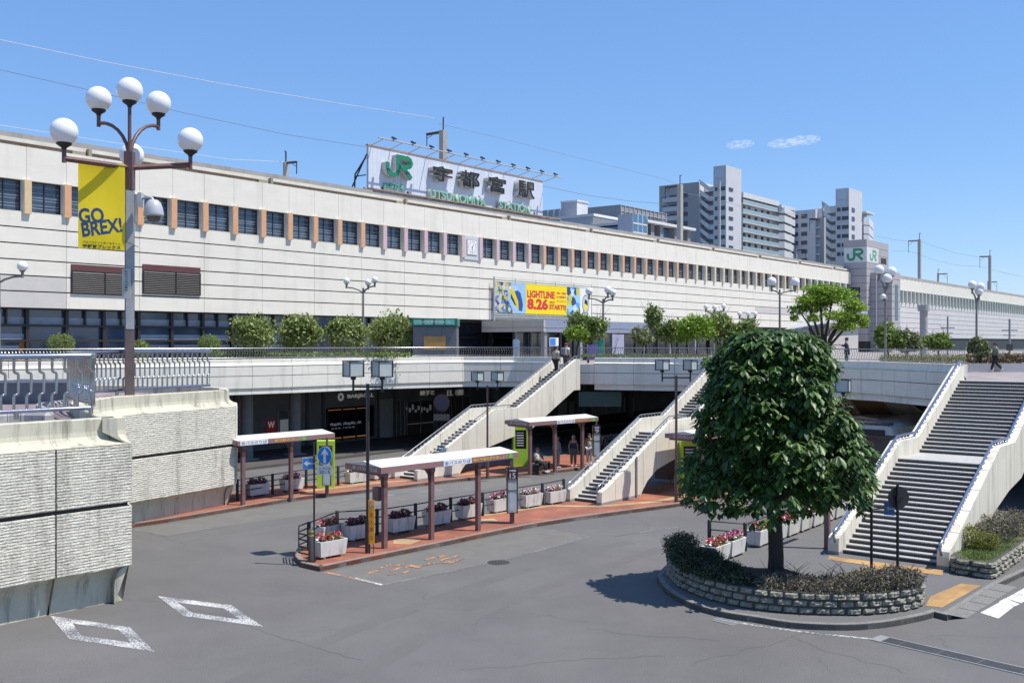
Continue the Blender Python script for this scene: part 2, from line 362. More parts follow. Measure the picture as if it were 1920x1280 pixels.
def limbs(mb,base,top,r,seed,levels=3,spread=.6,nb=3):
    g=random.Random(seed)
    def grow(p,d,L,r,lv):
        pts=[p];rs=[r]; q=Vector(p); dd=Vector(d)
        for i in range(4):
            dd=(dd+Vector((g.uniform(-.15,.15),g.uniform(-.15,.15),g.uniform(-.02,.1)))).normalized(); q=q+dd*L/4; pts.append(q.copy()); rs.append(r*(1-.11*(i+1)))
        mb.tube(pts,rs,7 if lv>1 else 5)
        if lv>0:
            for k in range(nb):
                a=g.uniform(0,6.28)+k*2.1; nd=(dd+Vector((math.cos(a),math.sin(a),g.uniform(-.1,.5)))*spread).normalized()
                grow(pts[-1 if k else -2],nd,L*g.uniform(.55,.8),rs[-1]*.72,lv-1)
    grow(Vector(base),Vector((0,0,1)),top,r,levels)
def tree(loc,h,lobes,label,cat='tree',group=None,m=None,count=1800,size=.16,seed=1,tr=.07,trunk_h=None,levels=2,spread=.7,shell=.45,name='deck_tree',bare=False):
    t=thing(name,loc,0,label,cat,group)
    mb=MB(); limbs(mb,(0,0,0),trunk_h or h*.4,tr,seed,levels,spread); mb.build('trunk',BARK,t)
    if not bare: leaves('crown',m or LEAFM,t,lobes,count,size,seed,shell=shell)
    return t
def lumpy(cx,cy,cz,rx,ry,rz,n,seed):
    g=random.Random(seed); out=[]
    for i in range(n):
        a=g.uniform(0,6.28); e=g.uniform(-.6,1.2); k=g.uniform(.35,.75); f=g.uniform(.3,.5)
        out.append((cx+rx*k*math.cos(a)*math.cos(e),cy+ry*k*math.sin(a)*math.cos(e),cz+rz*k*math.sin(e),rx*f,ry*f,rz*f*.9))
    return out
# =====================================================================  GROUND
mb=MB(); mb.add([(-3000,-500,-.03),(3000,-500,-.03),(3000,5000,-.03),(-3000,5000,-.03)],[(0,1,2,3)])
struct('ground',mb,mat('far_ground',(.16,.16,.15),.95,(.1,.12,.08),.02))
mb=MB(); mb.add([(-120,5,0),(140,5,0),(140,190,0),(-120,190,0)],[(0,1,2,3)]); struct('road',mb,ASPH)
def island(name,edge,back,top,kw=.16):
    """raised pavement: front kerb edge (world xy), back edge; kerb ring plus paved top"""
    poly=[(p[0],p[1]) for p in edge]+[(p[0],p[1]) for p in back]
    mb=MB(); mb.prism(poly,-.02,.146); struct(name,mb,top)
    ring=poly+[poly[0]]
    a=sum(ring[i][0]*ring[i+1][1]-ring[i+1][0]*ring[i][1] for i in range(len(poly)))
    if a<0: ring=ring[::-1]
    mb=MB(); L=plen(ring); k=int(L/1.0)
    for i in range(k):
        seg=cut(ring,i*L/k+.006,(i+1)*L/k-.006)
        mb.sweep(seg,[(-kw,.10),(-kw,.152),(-.03,.152),(0,.125),(0,-.02)])
    o=mb.build('kerb',KERB); o['kind']='structure'
def gp(lst,z=0): return [tuple(G(x,y,z)[:2]) for x,y in lst]
# near bus island (stops 15 and 14)
e1=gp([(600,1071),(720,1046),(827,1024),(911,1006),(1020,985),(1172,963),(1270,950),(1310,943)])+[(10.5,46.6),(15,52.2),(24,62.5)]
b1=[(21.5,64.5),(12.5,55),(8.4,50.2),(5.2,47.2),(2.2,44.5)]+gp([(1017,944),(905,964),(845,975),(707,1000),(640,1014)],.15)+gp([(575,1024),(556,1037),(553,1050),(565,1063)])
e1=[tuple(p) for p in catmull([Vector(p) for p in e1],3)]
island('bus_island_pavement',e1,b1,BRICKR)
# second island (stops 10 and 9)
e2=gp([(246,989),(315,979),(439,958),(570,936),(715,920),(865,902),(1000,890),(1080,882)])+[(7.5,59.3),(14,67)]
b2=[(11,69.5),(4,62.5),(-1.2,56.8),(-4.6,53.8),(-8.3,50.2),(-12.2,46.8),(-15,44),(-17,41)]
e2=[tuple(p) for p in catmull([Vector(p) for p in e2],3)]
island('bus_island_pavement',e2,b2,BRICKR)
# pavement in front of the shops
sp=[tuple((FP(s,o))[:2]) for s,o in ((-25,10.5),(75,10.5),(75,3.2),(-25,3.2))]
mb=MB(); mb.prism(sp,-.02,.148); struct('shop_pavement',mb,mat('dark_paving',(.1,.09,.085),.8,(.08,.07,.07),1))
# right-hand island with the planter, the tree and the broad stairs
e3=gp([(1231,1086),(1247,1111),(1294,1139),(1356,1157),(1419,1167),(1481,1177),(1544,1181),(1606,1181),(1669,1175),(1731,1163),(1752,1157)])+gp([(1776,1152),(1870,1093)],.15)
e3=[tuple(p) for p in catmull([Vector(p) for p in e3[:11]],3)]+e3[11:]
b3=[(17.6,32.6),(22,38),(38,58),(30,60),(23,53.5),(14,42.6),(9.6,36.7),(6.4,33.2),(4.9,31.6)]
island('corner_pavement',e3,b3,mat('grey_pavement',(.145,.143,.14),.9,(.12,.118,.115),.7,.8,bump=.3,fine=40.))
def flat(name,poly,z,m,kind='structure'):
    mb=MB(); n=len(poly); mb.add([(p[0],p[1],z) for p in poly],[tuple(range(n))])
    me=mb; o=me.build(name,m)
    if o.data.polygons[0].normal.z<0: o.data.flip_normals()
    o['kind']=kind; return o
def gpoly(name,pts,z,m): return flat(name,gp(pts,z),z,m)
# yellow guiding strips
gpoly('tactile_paving',[(1555,1042),(1767,1068),(1768,1078),(1670,1066),(1640,1087),(1575,1085),(1630,1059),(1552,1048)],.154,TACT)
gpoly('tactile_paving',[(1802,1093),(1840,1097),(1766,1138),(1735,1135),(1745,1117)],.154,TACT)
qa=[G(1776,1152,.15),G(1870,1093,.15),G(1907,1100,0),G(1811,1159,0)]
m_=MB()
for i in range(5):
    f0,f1=i/5+.004,(i+1)/5-.004; A=qa[0].lerp(qa[1],f0);B_=qa[0].lerp(qa[1],f1);C_=qa[3].lerp(qa[2],f1);D_=qa[3].lerp(qa[2],f0)
    m_.add([(A.x,A.y,.157),(D_.x,D_.y,.006),(C_.x,C_.y,.006),(B_.x,B_.y,.157)],[(0,1,2,3)])
o_=m_.build('dropped_kerb',mat('pale_slab',(.2,.195,.18),.9,(.15,.145,.135),2,1.,fine=30.)); o_['kind']='structure'
for q in ([(738,1012),(760,1008),(790,1012),(770,1020),(737,1019)],[(893,974),(925,971),(935,976),(905,981)]): gpoly('tactile_paving',q,.154,TACTR)
def strip(name,P,w_,z,m):
    P=[Vector(p) for p in P]; mb=MB(); l=[];r=[]
    for i,p in enumerate(P):
        a=(P[i]-P[i-1]).normalized() if i>0 else (P[1]-P[0]).normalized(); b=(P[i+1]-P[i]).normalized() if i<len(P)-1 else a
        t=(a+b).normalized(); n_=Vector((-t.y,t.x)); l.append(p+n_*w_/2); r.append(p-n_*w_/2)
    for i in range(len(P)-1): mb.add([(r[i].x,r[i].y,z),(r[i+1].x,r[i+1].y,z),(l[i+1].x,l[i+1].y,z),(l[i].x,l[i].y,z)],[(0,1,2,3)])
    o=mb.build(name,m); o['kind']='structure'; return o
strip('tactile_paving',[(-1.2,40.0),(1.6,42.3),(3.6,42.1),(6.2,43.4),(8,45.4),(12,50)],.45,.154,TACTR)
strip('tactile_paving',[(-9.5,46.4),(-6.2,49.4),(-5.0,50.0),(-2.5,52.2),(2,56)],.45,.154,TACTR)
strip('tactile_paving',[(-8.2,48.5),(-6.2,49.4)],.5,.155,TACTR)
# road markings
PW=wornpaint('worn_white_paint',(.66,.66,.64),.5,22.); PF=wornpaint('faded_white_paint',(.3,.3,.3),.35,20.); PY=wornpaint('worn_orange_paint',(.62,.27,.07),.42,14.); PWc=wornpaint('crosswalk_paint',(.7,.7,.68),1.15,20.)
def diamond(outer,inner):
    mb=MB(); o=gp(outer); i=gp(inner)
    for k in range(4):
        j=(k+1)%4; mb.add([(o[k][0],o[k][1],.004),(o[j][0],o[j][1],.004),(i[j][0],i[j][1],.004),(i[k][0],i[k][1],.004)],[(0,1,2,3)])
    ob=mb.build('road_marking',PW); ob['kind']='structure'
BAY=mat('bay_asphalt',(.175,.168,.15),.92,(.13,.125,.115),1.2,1.,bump=.4,bscale=60,fine=45.)
PAT=mat('patched_asphalt',(.11,.108,.11),.9,(.09,.088,.09),1.5,1.,bump=.3,bscale=60,fine=40.)
gpoly('bus_bay',[(612,1073),(717,1095),(860,1067),(980,1039),(1106,1006),(1013,989),(915,1008),(826,1026),(720,1048)],.002,BAY)
gpoly('bus_bay',[(250,992),(315,1004),(425,985),(600,962),(900,917),(1000,903),(990,892),(865,904),(715,922),(570,938),(439,960),(318,981)],.002,BAY)
rg=random.Random(5)
def crack(x0,y0,x1,y1,n=30,w_=.008):
    a=G(x0,y0,0); b_=G(x1,y1,0); d=(b_-a); pn=Vector((-d.y,d.x,0)).normalized(); P=[]; o=0
    for i in range(n+1): o+=rg.uniform(-.09,.09); P.append(a+d*i/n+pn*o)
    strip('road_crack',[p.xy for p in P],w_,.0028,mat('crack_dark',(.06,.058,.056),.95))
for c in ((0,1120,290,1128),(300,1130,680,1238),(246,985,345,1020),(345,1020,800,955),(1300,1250,1560,1190),(1100,1178,1330,1215),(1170,962,1250,1000),(1480,1190,1700,1262),(860,1255,1250,1232)): crack(*c)
DRT=mat('rubber_darkened_asphalt',(.13,.124,.118),.86,(.112,.107,.103),.8,.8,bump=.3,bscale=60,fine=38.)
for pts,w_ in (([(1180,1015),(960,1075),(740,1150),(560,1225),(420,1290)],.5),([(1240,1028),(1040,1095),(860,1165),(700,1250),(640,1290)],.5),([(900,940),(700,960),(500,985),(330,1020)],.4)):
    strip('tyre_track',catmull([Vector(p) for p in gp(pts)],5),w_,.0012,DRT)
diamond([(94,1154),(243,1175),(290,1221),(130,1197)],[(136,1168),(222,1180),(246,1204),(152,1191)])
diamond([(296,1117),(434,1134),(493,1174),(344,1154)],[(333,1129),(420,1140),(450,1161),(360,1148)])
ZM=[.004]
def zm(): ZM[0]+=.0004; return ZM[0]
def line(pts,w_,m): strip('road_marking',[Vector(p) for p in gp(pts)],w_,zm(),m)
line([(610,1072),(717,1096)],.14,PY); line([(665,1083),(717,1096)],.13,PW)
line([(717,1096),(860,1068),(980,1040),(1108,1006)],.09,PF); line([(1108,1006),(1013,990)],.09,PF)
line([(1340,1159),(1440,1176),(1530,1187),(1640,1198)],.12,wornpaint('faint_white_paint',(.5,.5,.48),.5,12.))
line([(246,992),(315,1005),(420,985)],.09,PF)
line([(620,940),(700,930),(900,914)],.5,PF)
line([(1150,1005),(1290,985)],.1,PF); line([(1320,950),(1380,962),(1480,945)],.08,PF)
for a in range(2):
    for k,(x,y) in enumerate([(700,1072),(714,1064),(728,1059),(741,1067),(735,1076),(760,1072),(750,1058),(765,1062)] if a==0 else [(806,1047),(818,1055),(828,1043),(834,1048),(845,1046),(855,1043),(850,1053),(862,1049),(838,1054),(800,1058)]):
        p=G(x,y,0); mb=MB(); w2=.17 if k%3 else .26; h2=.06 if k%2 else .09
        c,s_=math.cos(FA+.1),math.sin(FA+.1)
        zz_=zm(); mb.add([(p.x+c*a_-s_*b_,p.y+s_*a_+c*b_,zz_) for a_,b_ in ((-w2,-h2),(w2,-h2),(w2,h2),(-w2,h2))],[(0,1,2,3)]); o=mb.build('road_marking',PY); o['kind']='structure'
line([(766,1060),(788,1064)],.22,PY); line([(1340,948),(1400,958)],.25,PY); line([(1350,943),(1410,951)],.2,PY)
for q in ([(1838,1148),(1875,1128),(1903,1135),(1872,1159)],[(1873,1127),(1885,1121),(1912,1132),(1903,1136)],[(1886,1121),(1935,1094),(1960,1100),(1915,1130)]): 
    o=flat('crosswalk_stripe',gp(q),.004,PWc)
# manhole, drain, drain grate
def disc(mb,c,r,z,n=28,sx=1.): mb.add([(c[0]+r*math.cos(6.2832*k/n),c[1]+r*math.sin(6.2832*k/n),z) for k in range(n)],[tuple(range(n))])
p=G(935,1054,0); t=thing('manhole_cover',(p.x,p.y,0),0,'round dark iron manhole cover set in the road','manhole cover')
mb=MB(); mb.lathe([(.36,.0),(.36,.006),(.31,.008),(.01,.009)],n=28); 
for k in range(-3,4):
    for j in range(-3,4):
        if k*k+j*j<11: mb.box(k*.085-.025,k*.085+.025,j*.085-.025,j*.085+.025,.008,.013)
mb.build('cover',mat('cast_iron',(.055,.052,.05),.6,bump=.3),t)
g0=G(1650,1203,0); g1=G(1960,1275,0); dv=(g1-g0); L=dv.length; ga=math.atan2(dv.y,dv.x)
t=thing('drain_grate',(g0.x,g0.y,0),ga,'long steel drain grate running across the road to the right','drain grate')
mb=MB(); mb.box(0,L,-.02,.02,.002,.02); mb.box(0,L,.46,.50,.002,.02); mb.box(-.25,.0,-.02,.5,.002,.018); mb.build('frame',GALV,t)
mb=MB()
for k in range(13): y=.045+k*.034; mb.box(0.01,L,y-.008,y+.008,.003,.016)
for k in range(int(L/.9)): mb.box(.9*k+.4,.9*k+.42,.02,.46,.004,.017)
mb.build('bars',mat('grate_bars',(.16,.155,.15),.6,metal=.3),t)
mb=MB(); mb.box(0,L,.02,.46,.001,.0025); mb.build('trench',mat('trench_dark',(.012,.012,.012),.9),t)
p=G(1362,1165,0); t=thing('gully_grate',(p.x,p.y,0),ga,'small square gully grate beside the stone planter','drain grate')
mb=MB(); mb.box(-.3,.3,-.2,-.17,.002,.014); mb.box(-.3,.3,.17,.2,.002,.014)
for k in range(9): mb.box(-.28+k*.07,-.25+k*.07,-.17,.17,.002,.012)
mb.build('bars',GALV,t)
def nrms(P):
    P=[Vector(p) for p in P]; out=[]
    for i in range(len(P)):
        d=(P[min(i+1,len(P)-1)]-P[max(i-1,0)]).normalized(); out.append(Vector((d.y,-d.x)))
    return out
# =====================================================================  NEAR CURVED DECK WITH RIBBED WALL
face=[(-14.9,21.2),(-13.6,22.9),(-12.4,24.6),(-11.25,26.0),(-10.2,27.2)]
sidef=[(-10.2,27.2),(-11.4,29.2),(-12.8,31.6),(-14.2,34.4),(-14.25,36.5)]
face2=[(-14.25,36.5),(-14.15,37.6),(-13.3,39.3),(-12.4,41.0),(-11.6,42.6)]
end2=[(-11.6,42.6),(-12.2,45),(-14.5,47.2),(-19,48.0),(-40,47)]
t=thing('curved_walkway_wall',(-11.5,27,0),0,'ribbed cream concrete parapet wall of the near walkway, streaked with grime','wall')
F1=catmull([Vector(p) for p in face],3); F2=catmull([Vector(p) for p in face2],3)
full=F1+[Vector(p) for p in sidef[1:-1]]+F2+[Vector(p) for p in end2[1:]]
mb=MB(); mb.sweep(full,[(-.1,4.2),(-.1,1.05),(-.14,1.0)]); mb.build('joint_backing',JOINT,t,True)
mb=MB()
base=[(-.1,1.0),(-.16,.985),(-.28,.93),(-.38,.8),(-.43,.62),(-.44,.45),(-.44,0)]
L1=plen(F1); j1=3.78
segs=[]; 
import itertools
LT=plen(full); Lf1=plen(F1); Lsd=plen([Vector(p) for p in sidef]); 
cuts=[0,Lf1-2.05,Lf1,Lf1+Lsd*.5,Lf1+Lsd,Lf1+Lsd+plen(F2),Lf1+Lsd+plen(F2)+4,LT]
for a,b in zip(cuts,cuts[1:]): mb.sweep(cut(full,a+.03,b-.03),base); 
mb.build('plinth',CREAM_OLD,t,True)
def ribs(z0,z1,pitch=.078):
    n=round((z1-z0)/pitch); p=(z1-z0)/n; out=[(-.1,z0),(-.005,z0)]
    for i in range(n):
        z=z0+i*p; out+=[(0.0,z+.004),(.011,z+p*.4),(.003,z+p*.93)]
    return out+[(-.005,z1),(-.1,z1)]
for nm,z0,z1 in (('ribbed_panel',1.0,2.6),('ribbed_panel',2.71,4.24)):
    mb=MB()
    for a,b in zip(cuts,cuts[1:]):
        sg=cut(full,a+.025,b-.025); Ls=plen(sg); nn=max(2,int(Ls/.13)) if a<Lf1+Lsd+plen(F2)+1 else 3
        fine_=[cut(sg,Ls*i/nn,Ls)[0] for i in range(nn)]+[sg[-1]]
        v0=len(mb.v); pr=ribs(z0,z1); mb.sweep(fine_,pr); kk=len(pr); jr=random.Random(int(a*10)+int(z0*7))
        for i in range(v0,v0+kk*len(fine_)):
            j=(i-v0)%kk
            if 1<j<kk-2:
                x,y,z=mb.v[i]; e=.004 if jr.random()<.85 else .012
                mb.v[i]=(x+jr.uniform(-e,e),y+jr.uniform(-e,e),z+jr.uniform(-.007,.007))
    mb.build(nm,RIB,t,True)
mb=MB()
cop=[(-.1,4.25),(-.005,4.26),(-.02,4.285),(-.16,4.32),(-.28,4.4),(-.35,4.5),(-.37,4.62),(-.37,4.94),(-.39,4.96),(-.72,4.96),(-.74,4.94),(-.74,4.6)]
for a,b in zip(cuts,cuts[1:]): mb.sweep(cut(full,a+.004,b-.004),cop)
mb.build('coping',CREAM_OLD,t,True)
inn=[tuple(p-n_*.55) for p,n_ in zip(full,nrms(full))]
mb=MB(); mb.prism([(-40,18)]+inn,4.3,4.62); struct('walkway_floor',mb,brickmat('pink_paving',(.33,.25,.25),(.28,.22,.22),(.2,.17,.17),.3,.3,.3))
# low grey wall across the walkway with pale tile cap
t=thing('low_grey_wall',(-19,38.6,4.62),0,'low grey wall with pale tiled cap behind the near railing','wall')
mb=MB(); mb.sweep([(-30,38.3),(-16.3,38.9)],[(0,4.62),(0,5.42),(-.3,5.42),(-.3,4.62)]); mb.build('wall',mat('grey_tile_wall',(.2,.2,.21),.8,(.15,.15,.16),2,streak=((.08,.08,.08),.4,3)),t,True)
mb=MB(); mb.sweep([(-30,38.3),(-16.3,38.9)],[(.04,5.42),(.04,5.52),(-.36,5.55),(-.36,5.42)]); mb.build('cap',GALV and mat('pale_tile',(.55,.55,.54),.6,(.42,.42,.42),4),t,True)
t=thing('raised_kerb_ring',(-13,35,4.62),0,'curved grey tiled kerb on the walkway behind the parapet coping','kerb')
ring=[Vector(p) for p in ((-16.5,27.5),(-14.8,29.8),(-13.6,29.9),(-14.6,32.0),(-15.9,34.4),(-15.9,37),(-14.9,40.1),(-13.9,41.8),(-13.0,43.2))]
mb=MB(); RR=catmull(ring,4); L=plen(RR); k=int(L/.35)
for i in range(k): mb.sweep(cut(RR,i*L/k+.008,(i+1)*L/k-.008),[(0,4.6),(0,4.82),(-.05,4.9),(-.2,4.9),(-.2,4.6)])
mb.build('kerb_tiles',mat('pale_tile2',(.4,.41,.41),.6,(.3,.3,.3),4),t,True)
# =====================================================================  RAILINGS
def wavy(x,t,zb,zt,a,s=1):   # baluster with a sideways jog in the middle
    h=zt-zb; t=Vector((t.x,t.y,0)); p=Vector((x.x,x.y,0))
    P=lambda f,o:p+t*o*a+Vector((0,0,zb+h*f))
    return [P(0,0),P(.25,0),P(.285,.12),P(.3,.5),P(.315,.88),P(.35,1),P(.68,1),P(.715,.88),P(.73,.5),P(.745,.12),P(.78,0),P(1,0)]
def railing(label,path,zb,zt,step,rr,br,jog,pstep,zbase,mt,mr,group=None,nseg=6,name='deck_railing'):
    p0=Vector(path[0]); t=thing(name,(p0.x,p0.y,zbase),0,label,'railing',group)
    P=[Vector((p[0],p[1],0)) for p in path]
    mb=MB(); mb.tube([p+Vector((0,0,zt)) for p in P],rr,10 if rr>.045 else 6); mb.build('top_rail',mt,t,True)
    mb=MB(); mb.tube([p+Vector((0,0,zb)) for p in P],rr*.7,8 if rr>.045 else 5); mb.build('bottom_rail',mt,t,True)
    mb=MB()
    for i,(q,d) in enumerate(along(path,step,step*.5)): mb.tube(wavy(q,d,zb+rr*.5,zt-rr*.9,jog),br,nseg,cap=False)
    mb.build('balusters',mr,t,True)
    for q,d in along(path,pstep,.25):
        mb=MB(); mb.tube([(q.x,q.y,zbase),(q.x,q.y,zb)],rr*.8,6); mb.build('foot_post',mr,t,True)
    return t
off=lambda P,o:[tuple(Vector(p)+Vector((n.x,n.y))*(-o)) for p,n in zip(P,nrms(P))]
def nrms(P):
    P=[Vector(p) for p in P]; out=[]
    for i in range(len(P)):
        d=(P[min(i+1,len(P)-1)]-P[max(i-1,0)]).normalized(); out.append(Vector((d.y,-d.x)))
    return out
r1=[(-15.9,23.0),(-13.9,25.6),(-12.5,27.35),(-11.72,28.15)]
railing('thick stainless railing with bent balusters along the nearest parapet',[tuple(p) for p in catmull([Vector(p) for p in r1],4)],5.16,6.6,.34,.08,.04,.12,2.2,4.96,STEELB,STEEL)
r2=[(-11.72,28.15),(-12.4,30),(-14.0,32.4),(-15.25,34.9),(-15.3,37.3),(-14.5,39.6),(-13.7,41.2),(-12.75,42.75)]
railing('stainless railing curving back along the walkway beyond the lamp post',[tuple(p) for p in catmull([Vector(p) for p in r2],4)],5.16,6.6,.26,.075,.036,.12,2.2,4.96,STEELB,STEEL)
# =====================================================================  MAIN DECK
dk=[(-45,36),(-33,43.5),(-24,49.2),(-15.5,55),(-12.4,57.6),(-8.5,61.7),(-3.1,65.4),(.3,65.4),(3.75,61.8),(9.8,59.7),(13,56.6),(16.3,52.4),(17.9,49.7),(18.65,46.3),(19.3,43.5)]
DK=[Vector(p) for p in dk]
mb=MB(); top=[tuple(p-n_*.28) for p,n_ in zip(DK,nrms(DK))]+[(21.7,41.6),(34,26),(60,30),(120,140),(75,190),tuple(FP(175,-1)[:2]),tuple(FP(-30,-1)[:2])]
mb.prism(top,4.5,5.35); struct('deck_floor',mb,brickmat('deck_paving',(.36,.3,.28),(.3,.26,.25),(.2,.18,.17),.3,.3,FA))
mb=MB(); n=len(top); mb.add([(p[0],p[1],4.44) for p in top],[tuple(range(n-1,-1,-1))]); struct('deck_soffit',mb,mat('soffit',(.12,.12,.12),.9))
t=thing('deck_parapet',(-3,65.6,4.1),0,'long cream panelled parapet edging the raised pedestrian deck','parapet')
LD=plen(DK); k=round(LD/2.45)
mb=MB(); mb.sweep(DK,[(-.05,5.6),(-.05,4.4)]); mb.build('joint_backing',mat('joint_grey',(.16,.155,.145),.9),t,True)
pa=MB();pb=MB();pc=MB();pd=MB()
for i in range(k):
    sg=cut(DK,i*LD/k+.012,(i+1)*LD/k-.012)
    pa.sweep(sg,[(-.05,5.08),(0,5.08),(0,4.42),(-.05,4.4)])
    pa.sweep(sg,[(-.05,5.64),(0,5.63),(0,5.115),(-.05,5.115)])
    mp_=cut(sg,plen(sg)/2,plen(sg))[0]
    if (mp_-Vector((3.6,61.9))).length<1.5 or (mp_-Vector((13.2,56.2))).length<1.5: continue
    pc.sweep(sg,[(-.3,5.3),(-.3,6.02),(-.12,6.02),(-.1,6.0),(-.1,5.82),(-.08,5.74),(.02,5.68),(.02,5.65),(-.05,5.65)][::-1])
    pd.sweep(sg,[(-.05,4.39),(-.1,4.32),(-.13,4.26),(-.1,4.235),(-.06,4.22),(-.06,4.08),(-.5,4.08),(-.5,4.44)][::-1])
pa.build('panel',FASC,t,True); pc.build('coping',FASC,t,True); pd.build('lower_lip',FASC,t,True)
rp=[Vector(p)-Vector((n.x,n.y))*.2 for p,n in zip(DK,nrms(DK))]
def part_rail(a,b,lab): railing(lab,[tuple(p) for p in cut(rp,a,b)],6.1,6.62,.155,.03,.014,.05,2.4,6.0,STEEL,STEEL,'thin railings along the raised deck edge',nseg=4)
def arc(px):   # arc length of the rail path nearest to an image column
    best=0;bd=1e9
    for q,d in [(0,0)]: pass
    s=0
    while s<plen(rp):
        q=cut(rp,s,s+.02)[0]; e=abs(960+FPX*q.x/q.y-px)
        if e<bd: bd=e;best=s
        s+=.2
    return best
aA0,aA1=arc(1043),arc(1084); aB0=arc(1335)
part_rail(0,aA0,'thin deck railing left of the far stairway, in front of the round trees')
part_rail(aA1,aB0,'thin deck railing between the two narrow stairways')
aC=arc(1395); part_rail(aC,plen(rp),'thin deck railing from behind the big tree to the broad stairs')
# =====================================================================  STAIRS
TREAD=mat('granite_tread',(.5,.49,.47),.8,(.36,.35,.34),6,1.,fine=30.)
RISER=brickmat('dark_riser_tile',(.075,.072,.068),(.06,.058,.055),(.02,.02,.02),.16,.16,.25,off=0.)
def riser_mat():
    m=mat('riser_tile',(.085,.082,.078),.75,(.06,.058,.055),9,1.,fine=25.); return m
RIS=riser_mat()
def stair(label,foot,dirv,width,wall_t,land,wall_lab,n=20,rise=.13,trd=.28,top_ext=.6,base_len=2.6,zb=.15,rail_m=STEEL,rr=.03,scroll=.3,nosing=.03,group=None):
    """local x = up the stair, y = to the left of it (away), origin at the foot centre"""
    d=Vector(dirv).normalized(); a=math.atan2(d.y,d.x)
    t=thing('stairway',(foot[0],foot[1],zb),a,label,'stairway',group)
    hw=width/2; H1=n*rise; x1=n*trd; x2=x1+land; x3=x2+n*trd; H2=2*H1
    st=MB();ri=MB()
    for k in range(2*n):
        x=(k*trd if k<n else x2+(k-n)*trd); z=(k+1)*rise
        nx=x+trd if k not in(n-1,) else x2
        if k==2*n-1: nx=x3+top_ext
        st.box(x-.02,nx-.001,-hw,hw,z-nosing,z)
        ri.box(x,nx+.001,-hw+.002,hw-.002,z-rise-.12,z-nosing-.002)
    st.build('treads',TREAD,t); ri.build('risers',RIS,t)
    so_=MB(); # sloping underside
    prof=[(base_len*.62,0 -.1),(base_len*.62,.55),(x1+.35,H1-.5),(x2+.1,H1-.5),(x3,H2-.75),(x3+top_ext,H2-.75),(x3+top_ext,H2-.3),(x3,H2-.35),(x2,H1-.2),(x1,H1-.2),(.4,-.1)]
    f=lambda x,z,dd:(x,dd,z)
    so_.slab(prof,f,-hw-.05,hw+.05); so_.build('underside',mat('brown_soffit',(.32,.26,.22),.85,(.26,.2,.17),1),t)
    up=.6
    for sg in (-1,1):
        y0=sg*hw; y1=sg*(hw+wall_t)
        topl=[(-.35,0),(-.38,.35),(-.33,.52),(-.22,.6),(0,.64),(.2,.72)]+[(x1,H1+up),(x2-.1,H1+up),(x3,H2+up),(x3+top_ext,H2+up)]
        bot=[(x3+top_ext,H2-1.25),(x3-.3,H2-1.25),(x2+.9,H1-.9+.13),(x1+1.2,H1-1.05),(base_len+1.6,1.05),(base_len+.75,.62),(base_len+.3,.2),(base_len+.15,-.15+.15),(base_len+.1,0)]
        # split in panels with fine joints
        poly=topl+bot
        xs=[-.5]+[1.15*i+.7 for i in range(int((x3+top_ext)/1.15)+1)]+[x3+top_ext+.5]
        mb=MB(); gap=.012
        tl=sorted(topl[1:],key=lambda p:p[0]) ; bl=sorted([(base_len+.1,0)]+bot[:-1],key=lambda p:p[0])
        def ev(l,x):
            if x<=l[0][0]: return l[0][1]
            for i in range(len(l)-1):
                if l[i][0]<=x<=l[i+1][0]:
                    f_=(x-l[i][0])/max(l[i+1][0]-l[i][0],1e-9); return l[i][1]*(1-f_)+l[i+1][1]*f_
            return l[-1][1]
        for i in range(len(xs)-1):
            a0=max(xs[i]+gap,-.38); a1=min(xs[i+1]-gap,x3+top_ext)
            if a1-a0<.05: continue
            tb=[a0]+[p[0] for p in tl if a0<p[0]<a1]+[a1]
            bb=[a0]+[p[0] for p in bl if a0<p[0]<a1]+[a1]
            tp=[(x,ev(tl,x)) for x in tb]; bp=[(x,(0 if x<base_len+.1 else ev(bl,x))) for x in bb]
            pg=bp+tp[::-1]
            mb.slab(pg,f,min(y0,y1),max(y0,y1))
        mb.slab([(x,z-.03) for x,z in [(-.3,.0+.03)]+topl[2:]]+[(x,z+.05) for x,z in bot[:-1]]+[(base_len+.05,.03)],f,min(y0,y1)+.02,max(y0,y1)-.02)
        mb.build('side_wall',CREAM,t)
        mb=MB(); mb.box(-.39,base_len+.12,min(y0,y1)-.004,max(y0,y1)+.004,-.02,.1); mb.build('plinth_strip',GREYC,t)
        yr=sg*(hw+wall_t*.35); rh=up+.17
        pts=[(-.1,.35),(-.36,.42),(-.5,.6),(-.45,.76),(-.2,.84)]+[(x1,H1+rh),(x2-.1,H1+rh),(x3,H2+rh),(x3+top_ext,H2+rh)]
        mb=MB(); mb.tube([(x,yr,z) for x,z in pts],rr,8); mb.build('handrail',rail_m,t)
        Lp=[Vector((x,z)) for x,z in pts[4:]]
        g=rr*.9; dn=.17; mb=MB(); mb.tube([(0,0,0),(.05,0,-dn*.35),(.1,0,-dn*.5),(.06,0,-dn*.75),(0,0,-dn*.8),(-.02,0,-dn*1.05)],.014,4,cap=False); bm=None
        for q,dd in along(Lp,scroll,.1):
            if bm is None: ob=mb.build('rail_bracket',STEEL,t); bm=ob.data
            else: ob=link('rail_bracket',bm,t)
            ob.location=(q.x,yr,q.y)
    return t
SB=stair('narrow concrete stairway rising from the red bus island, left of the big tree',(3.25,43.25),U[:2],1.35,.26,2.2,'',top_ext=3.2,group='narrow stairways up to the deck')
SA=stair('narrow concrete stairway on the farther bus island, two people near its top',(-5.1,50.5),U[:2],1.3,.24,2.2,'',top_ext=.35,group='narrow stairways up to the deck')
SC=stair('broad tiled stairway on the right with blue-tinted handrails',(11.9,31.87),(.63,.776),3.02,.36,2.2,'',top_ext=.45,rail_m=STEELB,rr=.045,scroll=.36,nosing=.035,base_len=3.2)
